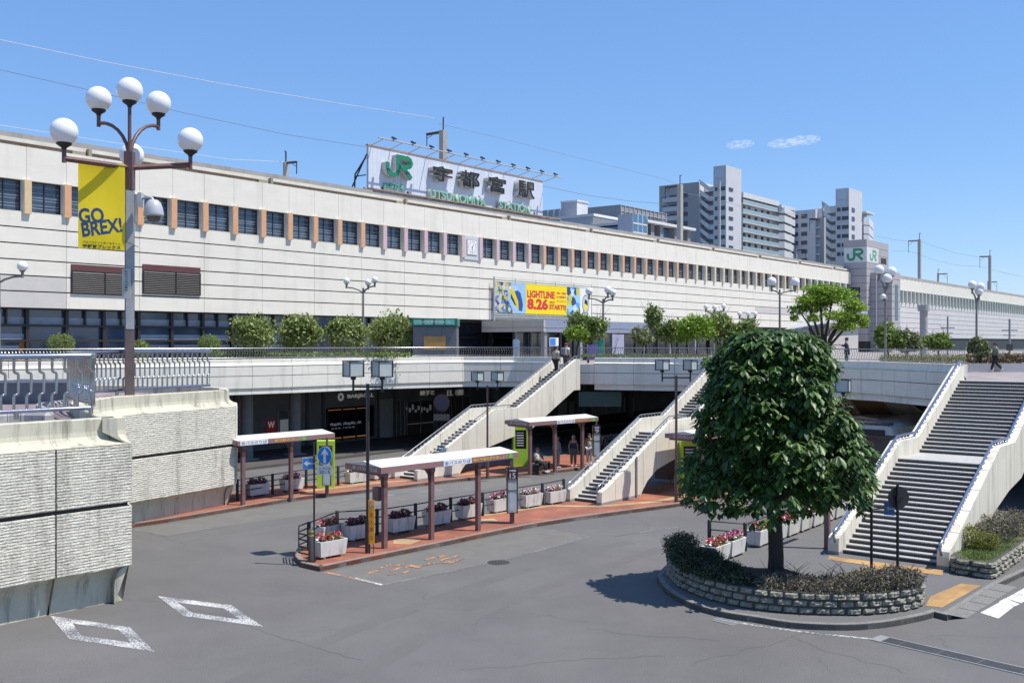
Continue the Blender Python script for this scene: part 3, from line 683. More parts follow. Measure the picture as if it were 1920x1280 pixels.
# drain pipe on the near stair
t=thing('drain_pipe',(0,0,0),0,'grey drain pipe on the outer wall of the stairway left of the tree','pipe')
q=Vector((3.25,43.25,0))+U*2.35+N*(.675+.26+.05)
mb=MB(); mb.tube([(q.x,q.y,.16),(q.x,q.y,1.95)],.045,8); mb.build('pipe',GALV,t)
# stair seen from below, behind the right-hand bus stop
t=thing('stairway',(21.5,60,0),0,'stairway with brown underside descending beyond the bus at right','stairway')
a0=W(1590,745,52.5); 
def wv(px,py,Y): return tuple(W(px,py,Y))
mb=MB()
q=[W(1588,747,54),W(1652,752,53),W(1694,800,60),W(1632,800,61)]
mb.add([tuple(v) for v in q]+[tuple(v+Vector((0,0,.25))) for v in q],[(0,1,2,3),(4,7,6,5),(0,4,5,1),(1,5,6,2),(2,6,7,3),(3,7,4,0)]); mb.build('underside',mat('brown_soffit2',(.34,.22,.14),.85,(.28,.17,.1),1),t,True)
mb=MB()
q=[W(1652,752,53),W(1685,757,52.4),W(1745,800,59),W(1694,800,60)]; hgt=Vector((.12,-.1,.0))
q=[W(1645,748,53),W(1700,754,52.2),W(1765,800,58.5),W(1692,800,60)]
mb.add([tuple(v) for v in q]+[tuple(v+Vector((.2,.2,0))) for v in q],[(0,3,2,1),(4,5,6,7),(0,1,5,4),(1,2,6,5),(2,3,7,6),(3,0,4,7)]); mb.build('side_wall',CREAM,t,True)
mb=MB(); mb.tube([W(1588,746,53.9),W(1632,799,60.9)],.12,5); mb.build('edge_beam',CREAM,t,True)
# =====================================================================  STATION BUILDING
fw=lambda x,z,d:(x,-d,z)      # upright plane in a thing whose x runs along the wall and whose -y faces out
def quadbox(mb,x0,x1,z0,z1,d0,d1): mb.box(x0,x1,-d1,-d0,z0,z1)
PIERC={'yellow':mat('yellow_pier_paint',(.66,.5,.3),.8,(.6,.44,.25),3),'orange':mat('orange_pier_paint',(.66,.36,.19),.8,(.6,.32,.17),3),'pink':mat('pink_pier_paint',(.62,.42,.43),.8,(.56,.38,.39),3),
 'pale':mat('pale_yellow_pier_paint',(.66,.55,.34),.8,(.6,.5,.3),3),'green':mat('pale_green_pier_paint',(.5,.62,.56),.8,(.46,.58,.52),3),'white':STRW}
st=thing('station_building',F0,FA,'long cream station building with a row of coloured window piers','building')
S0,S1=-12.0,130.6
ZR=[8.88,9.78,10.65,11.52,12.41,13.30,14.18]
JP=2.3; PK=lambda k:1.46+2.3*k          # pier centres
def wallrows(mb,mg,s0,s1,zr,grey=()):
    step=JP*2; a=1.46+2.3*9
    while a>s0: a-=step
    while a<s1:
        x0=max(a,s0)+.012; x1=min(a+step,s1)-.012
        for i in range(len(zr)-1):
            m_=mg if any(g0<(x0+x1)/2<g1 and i in rows for g0,g1,rows in grey) else mb
            if x1>x0: quadbox(m_,x0,x1,zr[i]+(.035 if i else 0),zr[i+1]-(.035 if i<len(zr)-2 else 0),-.4,0)
        a+=step
wm=MB(); wg=MB()
g_l=FS(128,540)[0]
wallrows(wm,wg,S0,S1,ZR,[(S0-5,g_l,(0,1)),(FS(1378,560)[0],FS(1430,560)[0],(1,)),(FS(1410,545)[0],FS(1600,545)[0],(2,))])
wm.build('lower_wall',STRW,st); wg.build('patched_wall_panel',STRG,st)
mb=MB(); mb.box(S0,S1,.06,.5,8.9,14.1); mb.box(S0,S1,.06,.5,15.98,17.7); mb.build('wall_backing',JOINT,st)
um=MB(); k=-6
while PK(k)<S1:
    x0=max(PK(k)+.01,S0); x1=min(PK(k+1)-.01,S1)
    if x1>x0: quadbox(um,x0,x1,15.92,17.77,-.5,0)
    k+=1
um.build('upper_wall',STRW,st)
mb=MB(); mb.box(S0,S1,.0,.5,14.15,14.19); mb.build('sill',STRW,st)
# piers and windows
def pier_mb(): 
    m=MB(); m.box(-.2,.2,-.17,.45,14.06,15.93); m.mi=1; m.box(-.2,.2,-.19,-.172,14.06,15.93); return m
def wframe():
    m=MB(); 
    for a,b,c,d in ((-.95,-.9,14.18,15.92),(.9,.95,14.18,15.92),(-.9,.9,15.86,15.92),(-.9,.9,14.18,14.24),(-.03,.03,14.24,15.86)): m.box(a,b,.3,.38,c,d)
    return m
fr0=wframe().build('window',DARKM,st); fr0.location=(PK(-6)+1.15,0,0)
WGL=mat('window_glass',(.06,.1,.16),.08,(.025,.035,.055),.8,spec=.8)
m=MB(); m.box(-.9,.9,.345,.355,14.24,15.86); pn0=m.build('pane',WGL,fr0)
m=MB()
for i,z in enumerate((14.45,14.62,14.9,15.05,15.3,15.62)): m.box(-.88,.88,.335,.343,z,z+.03)
bl0=m.build('shelf_lines',mat('pale_slat',(.33,.36,.4),.4),fr0)
pmesh={}
def col_for(k):
    if k<=0: return 'yellow'
    if k<=11: return 'orange'
    if k<=20: return 'pink'
    if k<=33: return 'orange'
    if k<=48: return 'pale'
    return 'green'
for k in range(-5,56):
    c=col_for(k)
    if c not in pmesh: o=pier_mb().build('pier',[STRW,PIERC[c]],st); pmesh[c]=o.data
    else: o=link('pier',pmesh[c],st)
    o.location=(PK(k),0,0)
    if k<55 and k!=16:
        f=fr0.copy(); sc.collection.objects.link(f); f.parent=st; f.location=(PK(k)+1.15,0,0)
        for c_ in (pn0,bl0):
            q=c_.copy(); sc.collection.objects.link(q); q.parent=f
# clock between two pink piers
ck=thing('station_clock',FP(PK(16)+1.15,0,14.2),FA,'square white wall clock between pink piers under the big roof sign','clock')
m=MB(); m.box(-.93,.93,-.08,.3,-.28,1.72); m.build('surround',mat('pale_metal_panel',(.55,.58,.6),.4,(.5,.53,.55),2),ck)
m=MB(); m.box(-.66,.66,-.12,-.07,.1,1.42); m.build('bezel',GALV,ck)
m=MB(); m.box(-.6,.6,-.14,-.12,.16,1.36); m.build('face',WHITE,ck)
m=MB()
for h in range(12):
    a=h*math.pi/6; x,z=.48*math.sin(a),.76+.48*math.cos(a); m.box(x-.025,x+.025,-.15,-.14,z-.05,z+.05)
m.build('hour_marks',LBLK,ck)
for nm,a,l in (('hour_hand',R(15+22),.3),('minute_hand',R(183),.44)):
    m=MB(); m.slab([(-.03,-.08),(.03,-.08),(.015,l),(-.015,l)],lambda x,z,d,a=a:(x*math.cos(a)+z*math.sin(a),-d,.76-x*math.sin(a)+z*math.cos(a)),.15,.16); m.build(nm,LBLK,ck)
# roof edge
GREYR=mat('grey_roof_edge',(.4,.38,.36),.8,(.33,.31,.29),.7,1.,streak=((.18,.13,.1),.5,1.))
CRB=mat('cream_gutter',(.74,.7,.6),.7,(.6,.56,.47),1)
m=MB(); m.box(S0,S1,.9,26,18.12,18.66); m.build('roof_slab',GREYR,st)
m=MB(); m.box(S0,S1,.86,.9,17.95,18.3); m.build('gutter_board',CRB,st)
m=MB(); m.box(S0,S1,.5,25,17.4,17.7); m.box(S0,S1,1.0,25,8.9,18.1); m.build('roof_core',JOINT,st)
m=MB(); m.box(S0,S1,.3,.42,17.83,17.93); m.box(S0,S1,.62,.66,17.74,17.82); m.build('gutter_beam',CRB,st)
m=MB(); m.box(-.12,.12,.28,.9,17.77,17.86); m.box(-.2,-.14,.25,.45,17.77,17.92); gc=m.build('gutter_cleat',RUST,st); gc.location=(PK(-5),0,0)
for k in range(-4,56): o=link('gutter_cleat',gc.data,st); o.location=(PK(k),0,0)
m=MB(); m.box(S0,S1,.2,.5,17.9,17.96); m.box(S0,S1,.22,.26,17.97,18.01); m.box(S0,S1,.2,.24,17.79,17.82); m.build('gutter_line',mat('rust_brown_line',(.13,.08,.055),.8),st)
m=MB(); m.box(S0,S1,.27,.3,18.01,18.24); m.build('gutter_front',CRB,st)
m=MB()
for k in range(-6,10): x=9.0+12.9*k; 
for k in range(-1,10):
    x=5.2+13.2*k
    if S0<x<S1: m=MB(); m.box(x-.1,x+.1,.0,.9,17.77,18.2); m.box(x-1.0,x-.2,.14,.9,17.78,18.0); m.build('roof_bracket',mat('rust_stained_steel',(.42,.3,.2),.8,(.25,.24,.2),3),st)
if 0: m.build('x',mat('rust_stained_steel',(.42,.3,.2),.8,(.25,.24,.2),3),st)
# deck-level glazing
m=MB(); m.box(S0,S1,1.4,1.5,5.35,8.9); m.build('ground_floor_glazing',GLASS,st)
gl_s0=[]
mull=MB(); blue=MB(); pale=MB()
s=S0; alt=0
while s<32:
    w_=2.3
    mull.box(s-.09,s+.09,.55,.8,5.35,8.88)
    if alt%3!=0: mull.box(s+1.1,s+1.2,.6,.75,7.95,8.88)
    s+=w_; alt+=1
for z in (7.9,7.05,6.4): mull.box(S0,32,.56,.74,z-.06,z+.06)
mull.box(S0,32,.5,.8,8.8,8.9)
blue.box(S0,32,.8,.84,5.35,8.88)
for i,(z0,z1,za) in enumerate(((7.97,8.36,0),(7.12,7.42,1),(6.5,6.78,1))):
    s=S0; kk=0
    while s<21:
        inside=(FS(60,600)[0]<s<FS(225,600)[0])
        if not(inside and i>0) : pale.box(s+.1,s+2.2,.785,.798,z0,z1)
        s+=2.3; kk+=1
mull.build('mullions',DARKM,st); blue.build('blue_glazing',GLASSB,st); pale.build('blinds',BLIND,st)
m=MB(); a0=FS(48,600)[0]; a1=FS(66,600)[0]; m.box(a0,a1,.76,.79,5.4,7.0); m.build('orange_wall_panel',mat('warm_wood',(.35,.17,.06),.6),st)
m=MB(); s=34
while s<S1: m.box(s-.1,s+.1,.7,1.2,5.35,8.9); s+=4.6
m.box(30,S1,.7,1.2,8.6,8.9); m.box(32,S1,1.0,1.2,7.3,7.42); m.build('dark_mullions',DARKM,st)
# louvred vents
for i,(xa,xb,lab) in enumerate(((133,243,''),(267,375,''))):
    s0=FS(xa,520)[0]; s1=FS(xb,540)[0]; z1=FS(xa,495)[1]; z0=FS(xa,550)[1]
    m=MB(); m.box(s0,s1,-.06,.0,z1-.36,z1); lv=m.build('louvre_header',mat('maroon_panel',(.13,.045,.045),.6),st)
    m=MB(); m.box(s0,s1,-.03,.02,z0,z1-.38); 
    m.box(s0,s0+.06,-.1,-.03,z0,z1-.38); m.box(s1-.06,s1,-.1,-.03,z0,z1-.38); m.box(s0+(s1-s0)*.55,s0+(s1-s0)*.55+.08,-.1,-.03,z0,z1-.38); m.box(s0,s1,-.1,-.03,z0,z0+.05); fr=m.build('louvre_frame',LBLK,st)
    m=MB(); z=z0+.08
    while z<z1-.42: 
        m.add([(s0+.06,-.09,z),(s1-.06,-.09,z),(s1-.06,-.035,z+.07),(s0+.06,-.035,z+.07)],[(0,1,2,3)]); z+=.11
    m.build('slats',mat('louvre_slat',(.07,.062,.06),.5),fr)
# entrance porch
pc=FP(FS(905,603)[0],6.7)
po=thing('entrance_porch',(pc.x,pc.y,5.35),FA,'flat-roofed entrance porch with beige and blue-grey fascia under the event banner','porch')
m=MB(); m.box(0,34,0,.25,2.45,3.42); m.build('front_fascia',mat('blue_grey_panel',(.25,.28,.38),.5,(.22,.25,.34),1),po)
m=MB(); m.box(-.25,0,0,6.6,2.45,3.42); m.build('side_fascia',mat('beige_panel',(.47,.45,.4),.6,(.42,.4,.36),1),po)
m=MB(); m.box(0,34,.25,6.6,3.2,3.4); m.build('roof',GREYC,po)
m=MB(); m.box(-.27,34,-.03,0,2.8,2.86); m.box(-.27,34,-.03,0,2.42,2.5); m.box(-.28,-.25,0,6.6,2.8,2.84); m.box(-.28,-.25,3.2,3.24,2.45,3.42); m.build('trim_strip',GALV,po)
m=MB()
for x in (.0,5.2,10.4,15.6,20.8,26,31): m.box(x,x+.35,.1,.45,0,2.45)
m.build('posts',mat('porch_post',(.3,.3,.31),.5),po)
m=MB(); m.box(-.2,34,3.2,3.3,0,2.45); m.build('doors_glass',GLASS,po)
m=MB()
for k in range(16): m=MB(); m.box(k*2.15,k*2.15+.1,3.05,3.2,0,2.45); m.build('door_frame',GALV,po)
m=MB(); m.box(10.2,12.2,.02,.08,0,2.3); m.build('white_panel',mat('lilac_panel',(.36,.38,.45),.5,(.3,.3,.42),2),po)
# big roof sign
SO=-1.7; s0,zt=FS(691,272.5,SO); s1=FS(1017.5,341,SO)[0]; zb=FS(691,351.5,SO)[1]
sg=thing('rooftop_sign',FP(s0,SO,zb),FA,'huge white rooftop sign with green and black raised lettering on a rusty frame','sign')
SL=s1-s0; SH=zt-zb
PANEL=mat('sign_panel_paint',(.62,.66,.74),.55,(.56,.6,.68),.8,.6,streak=((.25,.22,.22),.4,1.5))
m=MB(); n=int(SL/.45)
for k in range(n): m.box(k*SL/n+.006,(k+1)*SL/n-.006,0,.1,0,SH)
m.build('panel',PANEL,sg)
m=MB(); m.box(0,SL,.1,.2,.02,SH-.02); m.build('panel_back',GALV,sg)
m=MB(); m.box(-.1,SL+.1,-.06,.24,SH,SH+.09); m.build('top_beam',RUST,sg)
m=MB(); m.box(-.3,SL+1.8,-.9,-.8,-.24,-.16); m.box(-.3,SL+1.8,.1,.3,-.12,0)
n=14
for k in range(n+1): x=k*SL/n; m.box(x-.05,x+.05,-.9,.2,-.26,-.18)
m.build('lower_walkway',RUST,sg)
m=MB()
for k in range(8): x=1.5+k*SL/8.; m=MB(); m.box(x-.09,x+.09,-.05,0,.02,.2); m.build('base_clip',LBLK,sg)
m=MB(); m.tube([(-.4,-1.5,SH+.36),(SL+.9,-1.5,SH+.36)],.05,6); 
for k in range(12): x=.3+k*(SL)/11; m.tube([(x,0,SH+.05),(x-.1,-1.5,SH+.36)],.035,5)
m.build('lamp_rail',mat('pale_steel',(.5,.47,.42),.6,(.4,.3,.2),4),sg)
for k in range(11):
    x=1.2+k*SL/10.6; m=MB(); m.tube([(x,-1.5,SH+.38),(x,-1.55,SH+.58)],.03,5); m.add([(x-.16,-1.75,SH+.52),(x+.16,-1.75,SH+.52),(x+.1,-1.42,SH+.7),(x-.1,-1.42,SH+.7),(x-.16,-1.7,SH+.42),(x+.16,-1.7,SH+.42),(x+.1,-1.38,SH+.56),(x-.1,-1.38,SH+.56)],[(0,1,2,3),(7,6,5,4),(0,4,5,1),(1,5,6,2),(2,6,7,3),(3,7,4,0)]); m.build('floodlight',DARKM,sg)
m=MB(); m.tube([(-.1,.2,SH*.72),(-.1,1.4,SH*.35),(-.1,1.5,-.6)],.07,5); m.tube([(-.1,.2,SH*.3),(-.1,1.45,SH*.3)],.05,5)
for k in range(6): m.tube([(k*SL/5,.2,SH*.8),(k*SL/5,2.2,-.3)],.06,5)
m.build('rear_braces',DARKM,sg)
GRN=mat('rail_green',(.01,.23,.11),.4,(.01,.2,.1),2); GRNL=mat('faded_green_lettering',(.16,.46,.33),.5,(.2,.5,.38),2); BLKL=mat('black_lettering',(.018,.018,.02),.5); SIDE=mat('letter_side',(.62,.6,.56),.6)
def sbox(x0,x1,ya,yb,y0,y1):   # photo columns and rows on the sign plane -> local box
    return (FS(x0,300,SO)[0]-s0,FS(x1,300,SO)[0]-s0)
def zpx(px,py): return FS(px,py,SO)[1]-zb
def sx(px): return FS(px,300,SO)[0]-s0
OF=.55    # lettering stands this far off the panel; columns are measured on its face
def fx(px): return FS(px,300,SO+OF)[0]-s0
def fz(px,py): return FS(px,py,SO+OF)[1]-zb
rail_logo('rail_logo',GRN,sg,(fx(724),fx(775.5),fz(750,333),fz(750,291.5)+.02),fw,OF-.06,OF)
rail_logo('logo_side',SIDE,sg,(fx(724),fx(775.5),fz(750,333),fz(750,291.5)),fw,.02,OF-.065)
for ch,x0,x1,y0,y1 in (('宇',812,849,309,344),('都',863,900,317.5,355.5),('宮',916,949,328.5,365),('駅',971,1003,337,374.5)):
    xm=(x0+x1)/2; zz0=fz(x0,y1-(0.20*(x1-x0)))-.0; 
    hh=fz(xm,y0+3)-fz(xm,y1-3)
    zc=fz(xm,(y0+y1)/2)
    text('lettering',ch,BLKL,sg,(fx(x0),fx(x1),zc-hh/2,zc+hh/2),fw,.02,OF,bold=.012,side=SIDE)
zc0=fz(861,370)
text('lettering','UTSUNOMIYA',GRNL,sg,(fx(809),fx(914),fz(809,370.5),fz(809,354)),fw,.02,.42,bold=.02,side=SIDE)
text('lettering','STATION',GRNL,sg,(fx(939),fx(997),fz(939,390.5),fz(939,376)),fw,.02,.42,bold=.02,side=SIDE)
text('lettering','JR東日本',GRNL,sg,(fx(726),fx(766),fz(726,350.5),fz(726,340)),fw,.02,.2,bold=.02)
# event banner
b0,bz=FS(926,523,.35); b1=FS(1110,538,.35)[0]
bn=thing('event_banner',FP(b0,.35,0),FA,'wide banner on the station wall with yellow middle and red tram-opening writing','banner')
bx=lambda px:FS(px,540,.38)[0]-b0
zt=FS(928,527.5,.38)[1]; zb_=FS(928,586,.38)[1]; BH=zt-zb_
PH=mat('crowd_print',(.2,.3,.5),.6); 
def printmat(name,cols,scale):
    m=mat(name,(.2,.3,.5),.6); n_=m.node_tree; v=n_.nodes.new('ShaderNodeTexVoronoi'); v.inputs['Scale'].default_value=scale; g=n_.nodes.new('ShaderNodeNewGeometry'); n_.links.new(g.outputs['Position'],v.inputs[0])
    r=n_.nodes.new('ShaderNodeValToRGB'); r.color_ramp.interpolation='CONSTANT'
    for i,c in enumerate(cols):
        e=r.color_ramp.elements[i] if i<2 else r.color_ramp.elements.new(i/len(cols)); e.position=i/len(cols); e.color=(*c,1)
    sp_=n_.nodes.new('ShaderNodeSeparateColor'); n_.links.new(v.outputs['Color'],sp_.inputs[0]); n_.links.new(sp_.outputs[0],r.inputs[0]); n_.links.new(r.outputs[0],n_.nodes['Principled BSDF'].inputs['Base Color']); return m
CR=printmat('crowd_print_a',[(.04,.06,.2),(.5,.5,.55),(.45,.4,.1),(.06,.15,.06),(.1,.2,.5),(.55,.5,.35)],3.2)
CB=printmat('crowd_print_b',[(.1,.3,.6),(.3,.55,.8),(.6,.5,.05),(.03,.06,.15),(.5,.65,.75)],1.8)
def pq(nm,xa,xb,za,zb2,m_,d=.02):
    m=MB(); m.box(bx(xa),bx(xb),-d-.01,-.0,zb_+BH*za,zb_+BH*zb2); return m.build(nm,m_,bn)
YEL=mat('banner_yellow',(.85,.66,.0),.55,(.82,.62,.0),1); RED=mat('banner_red',(.72,.03,.05),.5)
pq('photo_print',928.5,986,0,1,CR); pq('yellow_sheet',986.2,1063,0,1,YEL); pq('photo_print',1063.2,1087.5,0,1,CB); pq('white_sheet',1087.7,1108,0,1,WHITE)
px0,px1=bx(928.5),bx(986); 
def pp(pts,m_,d,nm):
    m=MB(); m.slab([(px0+(px1-px0)*a,zb_+BH*b) for a,b in pts],fw,.02,d); m.build(nm,m_,bn)
pp([(.55,1),(1,1),(1,.0),(.62,.0),(.42,.4),(.38,.75)],mat('pale_blue_print',(.35,.55,.8),.5),.034,'print_shape')
pp([(.42,.85),(.5,.87),(.75,.55),(.78,.3),(.85,.1),(.78,.08),(.6,.28),(.48,.6)],mat('tram_yellow',(.75,.6,.02),.4),.038,'print_shape')
pp([(.62,.72),(.72,.76),(.82,.68),(.9,.3),(.87,.08),(.76,.1),(.74,.4)],mat('tram_blue',(.02,.08,.3),.4),.041,'print_shape')
pp([(.5,.66),(.6,.45),(.68,.26),(.62,.28),(.5,.5)],mat('tram_dark',(.02,.03,.06),.3),.041,'print_shape')
def bt(body,xa,xb,ya,yb,m_,bold=0.,nm='banner_text',px=None):
    # rows given as heights in photo pixels measured at the column where the words start
    pxx=px or xa; text(nm,body,m_,bn,(bx(xa),bx(xb),FS(pxx,yb,.38)[1],FS(pxx,ya,.38)[1]),fw,.045,None,bold=bold)
bt('この街の未来が',931,970,534,542,WHITE,.02); bt('走り出す',932,950,546,553.5,WHITE,.02)
bt('LIGHTLINE',988.5,1040,543.5,557.5,RED,.04); bt('8.26',988.5,1027.5,558.5,579.5,RED,.05); bt('2023',1030,1040,564,568.5,RED,.02); bt('START!!!',1030,1061.5,570.5,580,RED,.04)
bt('芳賀・宇都宮',1043.5,1061,547.5,551.5,RED,.02); bt('LRT開業!!!',1043.5,1061,554.5,558.5,RED,.02); bt('ライトライン',1043.5,1061,562.5,566.5,RED,.02)
m=MB(); c0=(bx(1088)+bx(1108))/2; cz=zb_+BH*.42; disc_=[(c0+.62*math.cos(a*.3),cz+.95*math.sin(a*.3)) for a in range(21)]
m.slab(disc_,fw,.02,.035); m.build('emblem',mat('emblem_grey',(.3,.33,.3),.5),bn)
m=MB(); m.slab([(c0+.5*math.cos(a*.3),cz+.8*math.sin(a*.3)) for a in range(21)],fw,.02,.04); m.build('emblem_inner',mat('emblem_white',(.6,.62,.55),.5),bn)
m=MB(); m.slab([(c0-.35,cz-.45),(c0+.1,cz-.6),(c0+.3,cz-.2),(c0-.1,cz+.1)],fw,.02,.045); m.build('emblem_shape',YEL,bn)
m=MB(); m.slab([(c0-.25,cz+.1),(c0+.35,cz-.15),(c0+.3,cz+.3),(c0-.1,cz+.5)],fw,.02,.045); m.build('emblem_shape',LBLK,bn)
m=MB(); BL=bx(1110)
for z in (zt+.18,zt+.36,zb_-.15,zb_-.35): m.tube([(0,-.1,z),(BL,-.1,z)],.03,5)
k=0
while k*.55<BL: m.tube([(k*.55,-.1,zb_-.35),(k*.55,-.1,zb_)],.018,4); k+=1
for x in [0,BL]+[BL*i/5 for i in range(1,5)]: m.tube([(x,-.08,zt+.38),(x,.1,zt+.38)],.03,4); m.tube([(x,.02,zb_-.4),(x,.02,zt+.4)],.04,5)
m.tube([(0,-.05,zb_-1.0),(0,-.05,zt+.4)],.06,5); m.build('frame',mat('banner_frame_steel',(.55,.55,.55),.5),bn)
# =====================================================================  SIGN TOWER AND RIGHT WING
TGREY=mat('grey_stone_cladding',(.42,.4,.4),.7,(.37,.35,.36),.7,.7,bump=.1)
def cladding(x0,x1,y0,y1,z0,z1,rows,joints=2):
    m=MB(); h=(z1-z0)/rows
    for i in range(rows): m.box(x0,x1,y0,y1,z0+i*h+.03,z0+(i+1)*h-.03)
    return m
s_=FS(1596,560)[0]; Ct=FP(s_,2.4)
tw=thing('sign_tower',(Ct.x,Ct.y,0),FA,'grey clad stair tower with green railway emblem rising beside the long facade','tower')
Hm=EYE+192*Ct.y/FPX
b=lambda py,px=1625: EYE-(py-640)/FPX*Ct.y
cladding(0,10.4,0,3.6,b(640),Hm,14).build('cladding',TGREY,tw); m=MB(); m.box(.05,10.3,.05,3.55,0,Hm-.05); m.build('core',JOINT,tw)
m=MB(); m.box(.05,10.38,-2.0,-.0,0,b(640)); 
zA,zB=b(491),b(462)
m=MB(); m.box(-.02,5.4,-.03,0,zA+.02,zB); m.box(-.03,0,0,3.5,zA+.02,zB); m.build('white_band',mat('white_band',(.72,.73,.7),.6),tw)
gz=(zB-zA)
rail_logo('rail_logo',mat('emblem_green',(.03,.3,.15),.5),tw,(3.2,.4,0,0) and (.35,3.0,zA+gz*.12,zA+gz*.9),lambda x,z,d:(-d,3.45-x,z),.035,.06)
rail_logo('rail_logo',mat('emblem_green_light',(.12,.42,.26),.5),tw,(1.3,4.6,zA+gz*.15,zA+gz*.85),fw,.035,.06)
m=MB(); m.box(6.6,9.3,-.02,.05,b(489),b(478)); m.build('opening',JOINT,tw)
C2=FP(FS(1632,560,2.4)[0],2.4+3.3); ht=EYE+(640-509.5)/FPX*C2.y
lw=MB(); Wd=(FS(1688,560,5.7)[0]-FS(1632,560,2.4)[0])
cladding(1.7,1.7+Wd,-3.3,0,5.3,ht,11).build('lower_block',TGREY,tw)
m=MB(); m.box(1.75,1.65+Wd,-3.25,0,5.3,ht-.03); m.build('lower_core',JOINT,tw)
m=MB(); m.box(1.7+Wd*.35,1.7+Wd*.72,-3.33,-3.28,b(600),b(533)); m.build('green_glass_strip',mat('green_glass',(.03,.09,.08),.1),tw)
m=MB(); m.tube([(1.55,-1.0,6),(1.55,-1.0,ht)],.09,6); m.build('drain_pipe',WHITE,tw)
m=MB(); m.box(-.05,0,1.0,2.6,b(563),b(538)); m.build('dark_window',GLASS,tw)
rs0=FS(1688,560)[0]; RF=FP(rs0,0)
rw=thing('station_wing',(RF.x,RF.y,0),FA,'far right wing of the station with many narrow pale green piers','building')
RL=118
zh=FS(1690,544)[1]; zs=FS(1690,566)[1]; zr=FS(1690,516)[1]; 
m=MB(); m.box(0,RL,0,1,zh,zr-.7); m.build('upper_wall',STRW,rw)
nr=7; hh=(zs-7.6)/nr; m=MB()
for i in range(nr): m.box(0,RL,0,1,7.6+i*hh+.03,7.6+(i+1)*hh-.03)
m.build('lower_wall',mat('wing_wall',(.62,.6,.59),.8,(.56,.54,.53),.5),rw)
m=MB(); m.box(0,RL,.5,20,5.3,zr-.2); m.build('core',JOINT,rw)
m=MB(); m.box(0,RL,.4,20,zr-.45,zr); m.box(0,RL,.2,.4,zr-.6,zr-.5); m.build('roof_edge',GREYR,rw)
m=MB(); 
for k in range(int(RL/2.3)): m.box(k*2.3,k*2.3+1.6,.1,.25,zr-.68,zr-.62)
m.build('gutter',CRB,rw)
m=MB(); m.box(-.18,.18,-.25,.45,zs-.25,zh); m.mi=1; m.box(-.18,.18,-.27,-.25,zs-.25,zh)
po_=m.build('pier',[STRW,PIERC['green']],rw); po_.location=(.8,0,0)
m=MB(); m.box(-.97,.97,.4,.45,zs,zh); wo=m.build('window',mat('wing_window',(.09,.1,.1),.3),rw); wo.location=(1.95,0,0)
for k in range(1,49):
    q=po_.copy(); sc.collection.objects.link(q); q.parent=rw; q.location=(.8+2.3*k,0,0)
    q=wo.copy(); sc.collection.objects.link(q); q.parent=rw; q.location=(1.95+2.3*k,0,0)
m=MB(); m.box(0,RL,.2,.3,5.35,7.6); m.build('ground_floor_glazing',mat('dull_dark_glazing',(.04,.045,.05),.6),rw)
# =====================================================================  SHOPS UNDER THE DECK
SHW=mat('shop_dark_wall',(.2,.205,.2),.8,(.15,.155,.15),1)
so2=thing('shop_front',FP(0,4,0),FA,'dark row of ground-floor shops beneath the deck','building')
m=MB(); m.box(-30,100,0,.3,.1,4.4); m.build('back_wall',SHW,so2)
def sh(px): return FS(px,750,4)[0]
def shz(px,py): return FS(px,py,4)[1]
m=MB(); m.box(sh(612),sh(700),-.06,-.01,shz(612,826)-.0,shz(612,765)); m.build('shop_window',mat('shop_glass',(.012,.014,.018),.1),so2)
m=MB()
for px in (612,640,666,690): m=MB(); m.box(sh(px)-.06,sh(px)+.06,-.12,-.06,shz(612,828),shz(612,765)); m.build('window_bar',LBLK,so2)
WARM=mat('warm_shop_light',(.5,.2,.06),.5,emit=(1,.42,.14,.12)); COOL=mat('cool_item_glow',(.3,.3,.3),.5,emit=(.8,.85,1,.05))
m=MB(); z=shz(612,770); m.box(sh(614),sh(689),-.07,-.062,z,z+.05); z=shz(612,824); m.box(sh(614),sh(689),-.07,-.062,z,z+.09); m.build('warm_lights',WARM,so2)
m=MB()
for i in range(9): x=sh(618+i*6.5); z=shz(640,796+(i%2)); m.box(x,x+.28,-.07,-.062,z,z+.16); 
for i in range(7): x=sh(620+i*6.5); z=shz(640,803); m.box(x,x+.22,-.07,-.062,z,z+.08)
for i in range(9): x=sh(760+i*5.5); z=shz(760,768+(i*5)%9); m.box(x,x+.2,-.07,-.062,z,z+.2+.1*(i%3))
m.box(sh(762),sh(812),-.07,-.062,shz(770,795),shz(770,794)); m.build('display_items',COOL,so2)  # faint glow put into the items themselves, no lamp here
m=MB()
for px in (440,470,575,605,708,738,850): m=MB(); m.box(sh(px)-.1,sh(px)+.1,-.1,0,.1,4.4); m.build('pilaster',mat('pilaster_grey',(.1,.105,.105),.7),so2)
f4=lambda x,z,d:(x,-d,z)
SGNW=mat('white_shop_lettering',(.6,.6,.6),.5,emit=(1,1,1,.1))
text('shop_lettering','BARJROLL',SGNW,so2,(sh(651),sh(700),shz(655,748),shz(655,739)),f4,.02,.06,bold=.01)
m=MB()
for k in range(8):
    a=k*.785; cx,cz=sh(638.5),shz(638,744); m.box(cx+.2*math.cos(a)-.07,cx+.2*math.cos(a)+.07,-.05,-.02,cz+.2*math.sin(a)-.07,cz+.2*math.sin(a)+.07)
m.build('shop_emblem',SGNW,so2)
text('shop_lettering','餃子と',SGNW,so2,(sh(787),sh(814),shz(790,741),shz(790,732)),f4,.02,.06,bold=.01)
text('shop_lettering','日川館',SGNW,so2,(sh(838),sh(868),shz(840,742),shz(840,731)),f4,.02,.06,bold=.0)
m=MB(); m.box(sh(498),sh(516),-.08,-.02,shz(505,812),shz(505,787)); m.build('red_poster',mat('poster_red',(.4,.02,.03),.5,emit=(.8,.05,.06,.03)),so2)  # poster surface has a slight glow added to it
text('poster_lettering','W',SGNW,so2,(sh(500.5),sh(513.5),shz(505,802),shz(505,790)),f4,.085,None,bold=.03)
